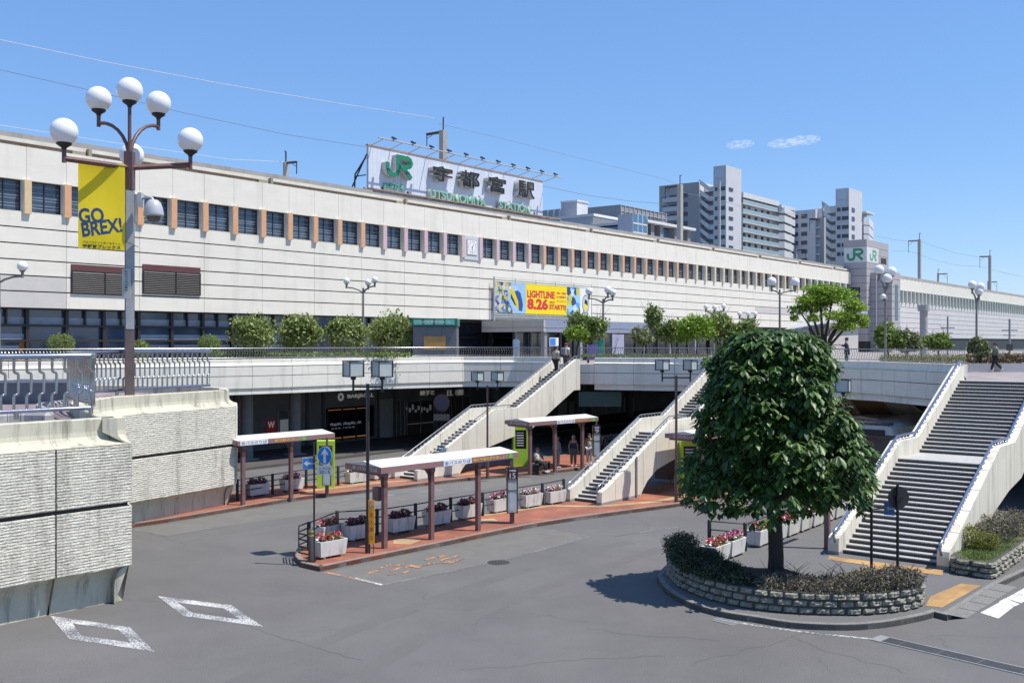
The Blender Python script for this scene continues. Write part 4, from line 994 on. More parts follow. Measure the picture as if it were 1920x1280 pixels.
for i,(xa,xb,ya,yb,c) in enumerate(((706,736,748,828,.42),(742,757,752,830,.1),(762,812,752,826,.05),(818,846,752,826,.12),(852,880,745,826,.08),(985,1008,740,812,.25),(1046,1062,752,800,.5),(1066,1096,752,806,.3),(1108,1160,745,800,.08),(1170,1188,745,800,.35),(446,452,750,830,.3),(520,560,770,826,.1))):
    m=MB(); m.box(sh(xa),sh(xb),-.05,-.005,max(shz((xa+xb)/2,yb),.16),shz((xa+xb)/2,ya)); m.build('shop_panel',mat('shop_panel_%d'%i,(c,c*1.02,c*.98),.5,(c*.8,c*.82,c*.8),1.5),so2)
    if c<.13:
        w3=sh(xb)-sh(xa)
        for j in range(3): m=MB(); m.box(sh(xa)+w3*j/2-.04,sh(xa)+w3*j/2+.04,-.09,-.05,.16,shz((xa+xb)/2,ya)); m.build('door_frame',GALV,so2)
m=MB(); m.box(sh(524),sh(540),-.06,-.02,shz(530,812),shz(530,786)); m.build('pale_poster',mat('poster_grey',(.4,.42,.4),.6,emit=(.8,.9,.85,.07)),so2)  # slight glow added to this poster as well
# columns holding the deck
first=None
for i,(s,o) in enumerate([(FS(px,800,7.5)[0],7.5) for px in (463,553,930,1012,1085,1180,1300,1420)]):
    p=FP(s,o)
    if first is None:
        first=thing('deck_column',(p.x,p.y,0),FA,'','column','round columns holding up the deck'); m=MB(); m.lathe([(.36,0),(.36,4.44)],n=16); m.build('shaft',mat('column_grey',(.2,.2,.2),.8),first); m=MB(); m.box(-.5,.5,-.5,.5,0,.22); m.build('foot',GREYC,first); c=first
    else: c=dup(first,(p.x,p.y,0),FA,'')
    c['label']='round grey column in the shade beneath the raised deck'
# =====================================================================  BUS SHELTERS
ROOFW=mat('white_roof_membrane',(.64,.62,.58),.6,(.56,.54,.5),.8,.8,streak=((.4,.38,.34),.4,1.2))
MAUVED=mat('mauve_fascia',(.29,.165,.165),.5,(.25,.14,.14),2)
WTXT=mat('white_lettering',(.75,.75,.74),.5); BTXT=mat('blue_lettering',(.04,.1,.42),.5); YTXT=mat('yellow_lettering',(.85,.5,.04),.5); RTXT=mat('red_lettering',(.7,.04,.02),.5); KTXT=mat('black_text',(.02,.02,.02),.5); GTR=mat('green_mark',(.15,.5,.08),.5)
def shelter(label,B,ang,L,Wd,posts,num,plate=.42,msg=.64,z=2.85,end_text=True):
    """B: ground point under the near-left front corner; x along the roof, y to the back"""
    t=thing('bus_shelter',(B[0],B[1],.15),ang,label,'bus shelter','bus shelters on the islands')
    h=z-.15; fz=.2
    m=MB(); m.box(0,L,0,.05,h-fz,h); m.box(0,L,Wd-.05,Wd,h-fz,h); m.box(0,.05,.05,Wd-.05,h-fz,h); m.box(L-.05,L,.05,Wd-.05,h-fz,h); m.build('fascia',MAUVED,t)
    m=MB(); n=4
    for i in range(n):
        x0=.0+i*L/n+.006; x1=(i+1)*L/n-.006
        m.add([(x0,.0,h+.003),(x1,.0,h+.003),(x1,Wd/2,h+.14),(x0,Wd/2,h+.14),(x1,Wd,h+.003),(x0,Wd,h+.003)],[(0,1,2,3),(3,2,4,5),(0,3,5),(1,4,2)])
    m.build('roof_sheet',ROOFW,t)
    m=MB(); m.box(.05,L-.05,.05,Wd-.05,h-fz+.05,h-fz+.07); m.build('ceiling',mat('shelter_ceiling',(.3,.28,.27),.7),t)
    for x in posts:
        m=MB(); m.box(x-.075,x+.075,.1,.25,0,h-fz-.12); m.build('post',BROWN if False else MAUVE,t)
        m=MB(); m.slab([(.1,h-fz-.5),(.25,h-fz-.5),(.3,h-fz-.25),(.45,h-fz-.12),(Wd-.1,h-fz-.1),(Wd-.1,h-fz),(.05,h-fz),(.05,h-fz-.12),(.1,h-fz-.2)],lambda y,zz,d,x=x:(x+d,y,zz),-.075,.075); m.build('bracket',MAUVE,t)
    ff=lambda x,zz,d:(x,-d,zz)
    zc=h-fz/2
    if plate is not None:
        x0=L*plate-.0; w_=1.35; m=MB(); m.box(x0,x0+w_,-.02,-.002,zc-.092,zc+.092); m.build('stop_plate',WHITE,t)
        text('stop_lettering',num+'バスのりば',BTXT,t,(x0+.05,x0+w_-.05,zc-.062,zc+.062),ff,.024,bold=.01)
    if msg is not None:
        x0=L*msg; text('road_safety_lettering','横断歩道を渡りましょう',YTXT,t,(x0,x0+L*.27,zc-.062,zc+.062),ff,.006,bold=.02)
        x1=x0+L*.275; m=MB()
        m.slab([(x1,zc-.02),(x1+.28,zc-.02),(x1+.2,zc+.06),(x1+.14,zc+.12),(x1+.08,zc+.06)],ff,.004,.008); m.slab([(x1+.02,zc-.09),(x1+.26,zc-.09),(x1+.22,zc-.02),(x1+.06,zc-.02)],ff,.004,.008); m.build('tree_mark',GTR,t)
    if end_text:
        fe=lambda y,zz,d:(-d,Wd-y,zz)
        text('end_lettering',num+' バスのりば',WTXT,t,(.42,Wd-.2,zc-.065,zc+.065),fe,.006,bold=.008)
    return t
s15=shelter('mauve bus shelter with white roof on the nearest red island, marked 15',(-4.3,33.3),math.atan2(4.7,4.53),6.55,1.95,(.28,2.35,4.6),'⑮')
m=MB(); m.box(.15,.35,.35,.65,1.55,2.0); m.build('meter_box',MAUVE,s15)
m=MB(); m.box(4.535,4.545,.12,.23,1.0,1.75); m.build('post_notice',WTXT,s15)
shelter('mauve bus shelter at left, half hidden by the ribbed walkway wall',(-11.4,42.15),math.atan2(3.8,3.5),5.0,1.9,(.35,2.75),'⑩',plate=.02,msg=.36)
shelter('mauve bus shelter with people sitting beneath, on the farther island behind the left stairway',(.9,52.0),math.atan2(.66,.72),5.2,1.9,(.2,2.0,4.1),'⑨',plate=.38,msg=.62)
shelter('mauve bus shelter just showing behind the left side of the big tree crown',(8.4,44.6),FA,7.5,1.9,(.3,3.3,6.2),'⑭')
shelter('mauve bus shelter seen between the big tree and the broad stairs, above the bus roof',(19.7,53.6),math.atan2(.66,.62),5.5,2.6,(.3,2.8,5.2),'⑬',plate=None,msg=.2)
# notices on stop poles
def pylon(label,p,ang,num,zt=2.24,zb=.57):
    t=thing('stop_pylon',(p[0],p[1],.15),ang,label,'bus stop sign','lit bus stop pylons'); zt-=.15; zb-=.15
    m=MB(); m.box(-.08,.08,-.08,.08,0,zb+.05); m.box(-.05,.05,-.05,.05,zb+.04,zt+.45); m.build('pole',MAUVE,t)
    m=MB(); m.box(-.19,.19,-.19,.19,zb,zt-.42); m.build('timetable_box',mat('pale_lightbox',(.58,.57,.53),.5),t)
    m=MB(); m.box(-.19,.19,-.19,.19,zt-.42,zt); m.build('number_box',mat('dark_maroon',(.09,.02,.02),.4),t)
    m=MB()
    for a in (-.2,.17):
        for b_ in (-.2,.17): m.box(a,a+.03,b_,b_+.03,zb,zt)
    for z in (zb,zb+(zt-zb)*.5,zt-.45,zt): m.box(-.205,.205,-.205,.205,z-.012,z+.012)
    m.build('frame',LBLK,t)
    for f in (lambda x,z,d:(x,-.19-d,z),lambda x,z,d:(-.19-d,-x,z)):
        text('stop_number',num,WTXT,t,(-.11,.11,zt-.38,zt-.17),f,.006,bold=.01)
        m=MB(); m.slab([(-.13,zt-.12),(.13,zt-.12),(.13,zt-.05),(-.13,zt-.05)],f,.002,.006); m.build('route_strip',WTXT,t)
        m=MB(); m.slab([(-.12,zb+.08),(.02,zb+.08),(.02,zb+.75),(-.12,zb+.75)],f,.002,.005); m.build('notice_sheet',mat('pale_blue_sheet',(.5,.62,.68),.5),t)
p=G(960,980); pylon('bus stop pylon numbered 15 at the right end of the nearest shelter',p,.12,'15')
p=G(613,926); pylon('bus stop pylon in front of the lime green machine, behind the blue arrow sign',p,.12,'10')
p=W(1118,800,55.5); pylon('bus stop pylon numbered 9 under the deck, left of the stairway',(p.x,p.y),.12,'9',2.4,.75)
# lime green machines
def limebox(label,p,ang,h=2.2,w_=.82,d_=.6):
    t=thing('information_kiosk',(p[0],p[1],.15),ang,label,'kiosk','lime green kiosks at the bus stops')
    m=MB(); m.box(-w_/2,w_/2,-d_/2,d_/2,.0,h*.42); m.box(-w_/2,-w_/2+.1,-d_/2,d_/2,h*.42,h*.9); m.box(w_/2-.1,w_/2,-d_/2,d_/2,h*.42,h*.9); m.box(-w_/2,w_/2,-d_/2,d_/2,h*.9,h); m.build('cabinet',LIME,t)
    m=MB(); m.box(-w_/2+.1,w_/2-.1,-d_/2+.05,d_/2-.05,h*.42,h*.9); sc_=m.build('screen',LBLK,t)
    m=MB(); 
    for i in range(6): m.box(-w_/2+.18,w_/2-.25,-d_/2+.03,-d_/2+.045,h*.5+i*.14,h*.5+i*.14+.05)
    m.build('screen_rows',WTXT,t); return t
p=G(611,913); limebox('lime green kiosk behind the blue arrow sign on the farther island',p,.15)
p=G(975,872); limebox('lime green kiosk in the shade at the left end of the middle shelter',p,.15)
p=W(1290,860,47.5); limebox('lime green kiosk partly hidden left of the big tree',(p.x,p.y),.15)
# =====================================================================  TWIN-LANTERN LAMPS
LANT=mat('lantern_glass',(.5,.54,.53),.3,(.4,.44,.43),3)
def lantern_lamp(label,base,zl,ang=0,arm=.43,sz=.44,two=True,col=None):
    t=thing('lantern_lamp_post',(base[0],base[1],.15),ang,label,'lamp post','brown lamp posts with square lanterns'); zl-=.15
    m=MB(); m.tube([(0,0,0),(0,0,1.1)],.085,10); m.tube([(0,0,1.1),(0,0,zl-.15)],.055,10); m.build('pole',col or BROWN,t)
    m=MB(); m.box(-arm,arm if two else .03,-.03,.03,zl-.28,zl-.22)
    for sx_ in ((-1,1) if two else (-1,)): m.box(sx_*arm-.03,sx_*arm+.03,-.03,.03,zl-.42,zl-.02)
    m.build('cross_arm',DARKM,t)
    for sx_ in ((-1,1) if two else (-1,)):
        cx=sx_*arm; c,s=math.cos(.75),math.sin(.75); g=lambda x,y,z,cx=cx:(cx+c*x-s*y,s*x+c*y,z)
        m=MB(); h=sz/2
        for a,b_ in ((-h,-h),(h,-h),(h,h),(-h,h)):
            m.add([g(a+u_,b_+v_,z) for z in (zl+.08,zl+.08+sz) for u_,v_ in ((-.014,-.014),(.014,-.014),(.014,.014),(-.014,.014))],[(0,3,2,1),(4,5,6,7),(0,1,5,4),(1,2,6,5),(2,3,7,6),(3,0,4,7)])
        for z in (zl+.07,zl+.07+sz):
            m.add([g(a,b_,zz) for zz in (z,z+.03) for a,b_ in ((-h-.02,-h-.02),(h+.02,-h-.02),(h+.02,h+.02),(-h-.02,h+.02))],[(0,3,2,1),(4,5,6,7),(0,1,5,4),(1,2,6,5),(2,3,7,6),(3,0,4,7)])
        m.tube([(cx,0,zl-.02),(cx,0,zl+.07)],.09,8); ln=m.build('lantern_frame',LBLK,t)
        m=MB(); k=h-.012
        m.add([g(a,b_,zz) for zz in (zl+.1,zl+.06+sz) for a,b_ in ((-k,-k),(k,-k),(k,k),(-k,k))],[(0,3,2,1),(4,5,6,7),(0,1,5,4),(1,2,6,5),(2,3,7,6),(3,0,4,7)]); m.build('lantern_glass',LANT,ln)
    return t
p=G(689.5,1036); lantern_lamp('brown twin-lantern lamp post beside the nearest bus shelter',p,5.78,-.12,.48,.5,col=DARKM)
p=G(914,896); lantern_lamp('brown twin-lantern lamp post in front of the left narrow stairway',p,4.95,.05,.5,.44)
p=G(1268,940); lantern_lamp('reddish twin-lantern lamp post just left of the big tree',p,5.7,0,.6,.42)
p=W(1581,740,40.5); lantern_lamp('lantern lamp seen between the tree crown and the broad stairs',(p.x,p.y),4.9,.3,.0,.5,two=False)
p=G(1551,1028); t=thing('steel_post',(p.x,p.y,.15),FA,'maroon steel post standing beside the foot of the broad stairs','post')
m=MB(); m.box(-.08,.08,-.08,.08,0,3.2); m.box(-.12,.12,-.12,.12,0,.03); m.build('post',MAUVE,t)
m=MB(); m.box(-.5,1.8,-.07,.07,3.2,3.3); m.build('beam',MAUVE,t)
p=W(1250,850,50); t=thing('brown_pillar',(p.x,p.y,.15),FA,'broad brown tiled pillar in the shade under the stairway left of the tree','pillar')
m=MB(); m.box(-.45,.45,-.4,.4,0,2.7); m.build('shaft',mat('brown_tile',(.13,.075,.06),.6,(.1,.055,.045),1,streak=((.06,.04,.03),.4,2)),t); m=MB(); m.box(-.5,.5,-.45,.45,0,.12); m.build('base',GREYC,t)
# =====================================================================  GLOBE LAMPS
def globe_lamp(label,base,globes,ztop,pole_r=.09,gr=.25,mt=None,grp='globe lamps on the deck',boxed=False,name='globe_lamp'):
    """globes: (dx,dy,z) relative to the base"""
    t=thing(name,base,0,label,'lamp post',grp); mt=mt or BROWN
    m=MB()
    if boxed:
        m.box(-.165,.165,-.165,.165,0,8.15); m.build('lower_shaft',mat('grey_brown_pole',(.15,.11,.105),.5,(.1,.075,.07),2),t).rotation_euler=(0,0,.45)
        m=MB(); m.box(-.15,.15,-.18,-.165,2.85,8.1); m.build('pale_lit_face',mat('pole_lit_grey',(.36,.37,.38),.4,(.27,.29,.32),1.5),t).rotation_euler=(0,0,.45)  # front face paler than the shaft: its sunlit side put into the colour
        m=MB(); m.box(-.16,.16,-.16,.16,8.15,9.6); m.build('upper_shaft',BROWN,t)
    else:
        m.tube([(0,0,0),(0,0,ztop)],[pole_r,pole_r*.75],8); m.build('pole',mt,t)
    for (dx,dy,z) in globes:
        m=MB(); r=pole_r*.8; d=math.hypot(dx,dy)
        if d<.05: m.tube([(0,0,ztop-.6),(dx,dy,z-gr*1.05)],r*.9,8)
        elif boxed and z<10.8: m.tube([(dx*.03,dy*.03,9.0),(dx,dy,z-gr*2.0)],r*1.35,4); m.tube([(dx,dy,z-gr*2.3),(dx,dy,z-gr*.95)],r,8)
        elif boxed:
            zz=z-gr*1.9; m.tube([(dx*(1-math.cos(a*math.pi/2/7)),dy*(1-math.cos(a*math.pi/2/7)),9.2+(zz-9.2)*math.sin(a*math.pi/2/7)) for a in range(8)],r*.9,6); m.tube([(dx,dy,zz-gr*.3),(dx,dy,z-gr*.95)],r,8)
        else:
            zz=z-gr*1.9; m.tube([(dx*.05,dy*.05,ztop-.3),(dx*.25,dy*.25,ztop-.3+(zz-ztop+.3)*.45),(dx*.6,dy*.6,ztop-.3+(zz-ztop+.3)*.85),(dx,dy,zz)],r*.8,6); m.tube([(dx,dy,zz-gr*.35),(dx,dy,z-gr*.95)],r,8)
        ar=m.build('arm',mt,t)
        m=MB(); m.lathe([(gr*.16,-gr*1.35),(gr*.2,-gr*1.2),(gr*.52,-gr*.98),(gr*.56,-gr*.84),(gr*.3,-gr*.8)],(dx,dy,z)); m.build('globe_holder',LBLK if boxed else mt,ar)
        m=MB(); m.ball((dx,dy,z),gr,28 if boxed else 16,18 if boxed else 10); m.build('globe',GLOBE,t)
    return t
YL=38.6; bp=W(243,741,YL); bp.z=4.62
def gl(px,py,r): 
    Y=.485*FPX/r; v=W(px,py,Y); return (v.x-bp.x,v.y-bp.y,v.z-bp.z)
G1=[gl(241,167,24.0),gl(185,186,23.5),gl(297,194,22.8),gl(120,247,25.2),gl(357,263,23.3),gl(247,291,22.3)]
G1[0]=(0,0,G1[0][2])
lp=globe_lamp('tall near brown lamp post with six white globes, carrying the yellow banner',tuple(bp),G1,9.6,.1,.485,boxed=True,grp=None)
# yellow hanging banner
YB=mat('yellow_banner_cloth',(.9,.74,.02),.6,(.86,.7,.02),2,transl=.3); NAVY=mat('navy_print',(.02,.06,.16),.6)
q=W(199,387,38.3); bb=thing('hanging_banner',(q.x,q.y-.35,0),.42,'yellow vertical banner with navy lettering hanging beside the lamp post','banner')
def wx(px): return ((px-960)/FPX*38.3-q.x)*1.09
def wz(py): return EYE-(py-640)/FPX*38.3
def fb(x,z,d): return (x,-d+.03*math.sin(z*2.1)*math.cos(x*2.),z-.02*(x-wx(160)))
m=MB(); nx,nz=8,20; xs=[wx(161)+(wx(235)-wx(161))*i/nx for i in range(nx+1)]; zs=[wz(468)+(wz(307)-wz(468))*j/nz for j in range(nz+1)]
for d in (0,.015):
    vs=[fb(x,z,d) for z in zs for x in xs]; m.smooth=True
    m.add(vs,[(j*(nx+1)+i,j*(nx+1)+i+1,(j+1)*(nx+1)+i+1,(j+1)*(nx+1)+i) for j in range(nz) for i in range(nx)])
m.build('cloth',YB,bb)
text('banner_lettering','GO',NAVY,bb,(wx(163),wx(203),wz(423),wz(395)),fb,.02,bold=.03,shear=.1,rot=-.1)
text('banner_lettering','BREX!',NAVY,bb,(wx(168),wx(233),wz(448),wz(421)),fb,.02,bold=.03,shear=.2,rot=-.12)
text('banner_lettering','プロバスケットボールチーム',KTXT,bb,(wx(168),wx(228),wz(459),wz(454)),fb,.02,bold=.01)
text('banner_lettering','宇都宮ブレックス',KTXT,bb,(wx(168),wx(228),wz(467),wz(460)),fb,.02,bold=.03)
m=MB(); m.tube([(wx(160),0,wz(306)),(wx(238),0,wz(313))],.03,6); m.tube([(wx(233),0,wz(451)),(wx(256),-.1,wz(463))],.012,5); m.build('support_bar',BROWN,bb)
# dome camera
q=W(288,392,38.1); cm=thing('dome_camera',(q.x,q.y,q.z),0,'silver dome security camera bracketed to the near lamp post','camera')
SILV=mat('silver_plastic',(.5,.51,.54),.35)
m=MB(); m.lathe([(.02,.36),(.16,.34),(.26,.24),(.33,.05),(.37,-.2),(.36,-.27),(.3,-.28)],n=24); m.build('housing',SILV,cm)
m=MB(); m.lathe([(.28,-.28),(.26,-.38),(.18,-.48),(.02,-.52)],n=20); m.build('dome',mat('smoked_dome',(.12,.12,.1),.1),cm)
m=MB(); m.tube([(0,0,.3),(-.08,0,.42),(-.25,.02,.46),(-.48,.1,.4)],.06,8); m.box(-.6,-.46,-.02,.3,.1,.62); m.build('bracket',SILV,cm)
q=W(237,532,38.25); pl=thing('notice_plate',(q.x,q.y,q.z),0,'narrow white notice plate on the near lamp post','sign')
m=MB(); m.box(-.16,.16,-.02,.0,-.56,.56); m.build('plate',mat('pale_plate',(.5,.52,.48),.5),pl)
for i,ch in enumerate('防犯カメラ作動中'): text('plate_lettering',ch,NAVY,pl,(-.06,.06,.42-i*.1,.5-i*.1),lambda x,z,d:(x,-.02-d,z),.004,bold=.01)
# other globe lamps: (label, pole px, globe list px, radius px, pole base depth)
def plaza_lamp(label,px,Y,gl_,rpx,ybase=None,zb=5.35,ztp=None):
    b=W(px,640,Y); b.z=zb; gr=rpx*Y/FPX; L=[]
    for gx,gy in gl_:
        v=W(gx,gy,Y); L.append((v.x-b.x,.0 if abs(gx-px)<2 else (.25 if gx>px else -.25)*abs(v.x-b.x),v.z-zb))
    top=max(l[2] for l in L); low=min(l[2] for l in L)
    return globe_lamp(label,tuple(b),L,low-gr*1.7,.07*Y/55,gr,mat('grey_green_pole',(.2,.2,.17),.5))
plaza_lamp('grey lamp post with three globes rising behind the round trees',681,66,[(651,527),(690,529),(702,524)],6.2)
plaza_lamp('lamp post with three globes overlapping the right end of the event banner',1131,75,[(1104,546),(1140,543),(1149,548)],7)
plaza_lamp('lamp post with two globes left of the spreading tree',1462,66,[(1446,528),(1493,528)],8.5)
plaza_lamp('lamp post with two large globes in front of the sign tower',1660,52,[(1647,506),(1673,509),(1664,522)],9.3)
plaza_lamp('lamp post with two globes before the far right wing',1831,62,[(1822,534),(1839,537),(1836,546)],7.6)
plaza_lamp('small lamp post with three globes just above the clustered trees',1338,92,[(1323,575),(1340,576),(1358,574)],4.6)
plaza_lamp('small lamp post with three globes left of the spreading tree, low against the wall',1402,95,[(1386,588),(1403,588),(1417,588)],4.3)
q=W(-2,640,49); globe_lamp('grey lamp post cut by the left edge of the photo, one dirty globe',(q.x,q.y,4.62),[((42+2)/FPX*49,0,EYE+(640-499)/FPX*49-4.62)],5.55,.09,.25,mat('grey_green_pole',(.2,.2,.17),.5))
q=W(1656,556,51.5); t=thing('dome_camera',(q.x,q.y,q.z),0,'small white dome camera on the lamp post before the sign tower','camera')
m=MB(); m.ball((0,0,0),.14,14,8); m.build('housing',WHITE,t); m=MB(); m.ball((.02,0,-.12),.07,10,6); m.build('lens_dome',LBLK,t); m=MB(); m.box(0,.2,-.03,.03,-.1,-.05); m.build('bracket',WHITE,t)
# =====================================================================  ROAD SIGNS
ALU=mat('grey_sign_back',(.42,.42,.42),.5); BLUE=mat('road_sign_blue',(.0,.2,.62),.35); SWH=mat('sign_white',(.72,.72,.72),.4)
def arrow(mb,cx,cz,w_,h,f,d0,d1,ang=0):
    P=[(0,.5),(.34,.12),(.34,.02),(.13,.14),(.13,-.5),(-.13,-.5),(-.13,.14),(-.34,.02),(-.34,.12)]
    c,s=math.cos(ang),math.sin(ang); Q=[(cx+w_*(x*c-z*s),cz+h*(x*s+z*c)) for x,z in P]
    # split in convex pieces
    idx=[(0,1,2,3,7,8) ,(3,4,5,7)] 
    mb.slab([Q[i] for i in (0,8,7,6,3,2,1)],f,d0,d1); mb.slab([Q[i] for i in (6,5,4,3)],f,d0,d1)
p=G(589,1051); t=thing('traffic_sign',(p.x,p.y,.15),-.18,'blue round straight-ahead sign with hours plate and small blue arrow, on a thin pole','road sign'); k=p.y/FPX
zc=EYE-(853-640)*k-.15
m=MB(); m.tube([(0,0,0),(0,0,EYE-(829-640)*k-.15)],.032,8); m.build('pole',DARKM,t)
cx=22*k; R_=.24*1.0
m=MB(); m.slab([(cx+.235*math.cos(a*.2618),zc+.285*math.sin(a*.2618)) for a in range(24)],fw,.04,.055); m.build('disc',SWH,t)
m=MB(); m.slab([(cx+.222*math.cos(a*.2618),zc+.27*math.sin(a*.2618)) for a in range(24)],fw,.055,.06); m.build('disc_face',BLUE,t)
m=MB(); arrow(m,cx,zc,.32,.46,fw,.06,.064); m.build('disc_arrow',SWH,t)
zp=EYE-(880-640)*k-.15; m=MB(); m.box(cx-.235,cx+.235,-.05,-.04,zp-.15,zp+.14); m.build('hours_plate',SWH,t)
text('plate_lettering','23 - 5',KTXT,t,(cx-.17,cx+.17,zp-.11,zp-.01),lambda x,z,d:(x,-.05-d,z),.004,bold=.01)
text('plate_lettering','バス・タクシーを除く',KTXT,t,(cx-.21,cx+.21,zp+.02,zp+.09),lambda x,z,d:(x,-.05-d,z),.004)
c2=-11*k; z2=EYE-(868.5-640)*k-.15; f2=lambda x,z,d:(x,-d+.3*(x-c2),z)
m=MB(); m.slab([(c2-.165,z2-.18),(c2+.165,z2-.18),(c2+.165,z2+.18),(c2-.165,z2+.18)],f2,.02,.035); m.build('arrow_plate',SWH,t)
m=MB(); m.slab([(c2-.15,z2-.165),(c2+.15,z2-.165),(c2+.15,z2+.165),(c2-.15,z2+.165)],f2,.036,.039); m.build('arrow_plate_face',mat('sign_mid_blue',(.05,.22,.6),.4),t)
m=MB(); arrow(m,c2,z2,.26,.24,f2,.04,.043,math.pi/2); m.build('arrow_shape',SWH,t)
m=MB(); m.box(c2+.1,cx,-.04,-.02,z2-.015,z2+.015); m.box(0,cx,-.04,-.02,zc-.01,zc+.01); m.build('bracket',GALV,t)
# orange warning board
p=G(697,1036); t=thing('warning_board',(p.x,p.y-.05,.15),-.1,'narrow orange no-entry board with red lettering leaning on the lamp post','sign')
m=MB(); m.box(-.1,.1,-.03,.0,.3,1.72); m.build('board',mat('orange_board',(.85,.42,.01),.5),t)
m=MB(); m.box(-.09,-.07,-.02,.0,0,.3); m.box(.06,.08,-.02,0,0,.3); m.build('legs',LBLK,t)
for i,ch in enumerate('進入禁止'): text('board_lettering',ch,RTXT,t,(-.065,.065,1.17-i*.24,1.33-i*.24),lambda x,z,d:(x,-.03-d,z),.004,bold=.02)
m=MB(); m.slab([(.075*math.cos(a*.4),1.57+.1*math.sin(a*.4)) for a in range(16)],fw,.032,.036); m.build('disc',SWH,t)
m=MB(); ribbon(m,[(.062*math.cos(a*.393),1.57+.085*math.sin(a*.393)) for a in range(17)],.02,fw,.036,.04); ribbon(m,[(-.04,1.63),(.04,1.51)],.018,fw,.036,.04); m.build('ban_ring',RTXT,t)
# sign backs by the planter
def signback(label,px,ztp,disc_py,disc_r,plate=None,arrowp=None,foot=1085,Y=28.6):
    p=Vector(((px-960)/FPX*Y,Y,.15)); t=thing('traffic_sign',tuple(p),.12,label,'road sign'); k=Y/FPX; zz=lambda py:EYE-(py-640)*k-.15
    m=MB(); m.tube([(0,0,0),(0,0,zz(ztp))],.042,8); m.build('pole',LBLK,t)
    cx,dy=disc_r[1]*k,0; r=disc_r[0]*k
    m=MB(); m.slab([(cx+r*disc_r[2]*math.cos(a*.2244),zz(disc_py)+r*math.sin(a*.2244)) for a in range(28)],fw,-.07,-.055); m.build('disc_back',mat('dark_sign_back',(.03,.03,.032),.5),t)
    m=MB(); m.box(cx-.12,cx+.12,.03,.055,zz(disc_py)-.02,zz(disc_py)+.02); m.box(-.05,.05,-.06,.05,zz(disc_py)-.05,zz(disc_py)+.05); m.build('clamp',LBLK,t)
    if plate:
        x0,x1,y0,y1=plate; m=MB(); m.box(x0*k,x1*k,.04,.055,zz(y1),zz(y0)); m.build('plate_back',mat('dark_sign_back',(.03,.03,.032),.5),t)
    if arrowp:
        x0,x1,y0,y1=[a*k if i<2 else zz(a) for i,a in enumerate(arrowp)]; c=(x0+x1)/2; zc=(y0+y1)/2; fr=lambda x,z,d:(x,-d+.9*(c-x),z)
        m=MB(); m.slab([(x0,y1),(x1,y1),(x1,y0),(x0,y0)],fr,.0,.012); m.build('arrow_plate',mat('sign_mid_blue',(.05,.22,.6),.4),t)
        m=MB(); arrow(m,c,zc,(y0-y1)*.55,(x1-x0)*.8,fr,.013,.017,math.pi/2); m.build('arrow_shape',SWH,t)
        m=MB(); m.box(0,x0+.05,-.015,.015,zc-.015,zc+.015); m.build('arm',LBLK,t)
signback('black-backed round sign with a small blue arrow, left of the two poles by the planter',1634,912,919,(20,-14,.62),(-28,-1,939,959),(28,42,941,966))
signback('black-backed round sign on the right one of the two poles before the broad stairs',1683,908,933,(21,4,1.0),None,None,Y=28.2)
# =====================================================================  FENCES
def bar_fence(label,pts,hgt=.92,group=None,rails=(.88,.62,.38),z0=.15,endcurl=False):
    P=[Vector((p[0],p[1],z0)) for p in pts]; t=thing('barrier_rail',tuple(P[0]),0,label,'barrier',group)
    for p in P:
        m=MB(); m.lathe([(.065,-.1),(.065,hgt-.02),(.05,hgt),(.01,hgt+.005)],tuple(p),10); m.build('post',LBLK,t,True)
    m=MB()
    for r_ in rails: m.tube([p+Vector((0,0,r_)) for p in P],.022,6)
    m.build('rails',LBLK,t,True); return t
bar_fence('black three-bar barrier behind the flower boxes of the nearest island',[G(579,1030)[:2],G(632,1006)[:2],G(707,1002)[:2],G(779,990)[:2],G(845,977)[:2],G(905,966)[:2],G(1017,946)[:2],G(1057,937)[:2]],group='black bar barriers')
m=MB(); t=thing('curved_rail_end',tuple(G(576,1036)),0,'curved black rail end at the rounded tip of the nearest island','barrier')
for r_ in (.3,.5,.72,.9): m.tube([G(579,1030)+Vector((0,0,r_)),G(566,1038)+Vector((-.1,0,r_)),G(566,1048)+Vector((-.1,0,r_-.08)),G(579,1050)+Vector((0,0,r_-.12))],.025,6)
m.build('rails',LBLK,t,True)
p=G(583,1052); t=thing('bollard',tuple(p),0,'black bollard with two yellow bands at the tip of the nearest island','bollard')
m=MB(); m.lathe([(.085,0),(.085,.98),(.07,1.0),(.01,1.01)],n=14); m.build('shaft',mat('dark_grey_metal',(.06,.06,.06),.5),t); 
for z in (.8,.93): m=MB(); m.lathe([(.088,z),(.088,z+.03)],n=14); m.build('band',mat('yellow_band',(.7,.5,.02),.5),t)
m=MB(); m.box(-.15,.15,-.12,.12,0,.03); m.build('base_plate',LBLK,t)
bar_fence('black three-bar barrier behind the flower boxes of the farther island',[G(445,938)[:2],G(511,926)[:2],G(574,915)[:2],G(634,909)[:2],G(700,896)[:2]],group='black bar barriers')
bar_fence('black bar barrier in the shade beyond the middle stairway',[(6.0,49.3),(8.2,51.8),(10.4,54.4)],group='black bar barriers')
bar_fence('thin black bar barrier behind the flower boxes right of the road',[G(1330,1026)[:2],G(1397,1032)[:2],(9.9,36.2),(12.2,39.2),(14.6,42)],rails=(.88,.6),group='black bar barriers')
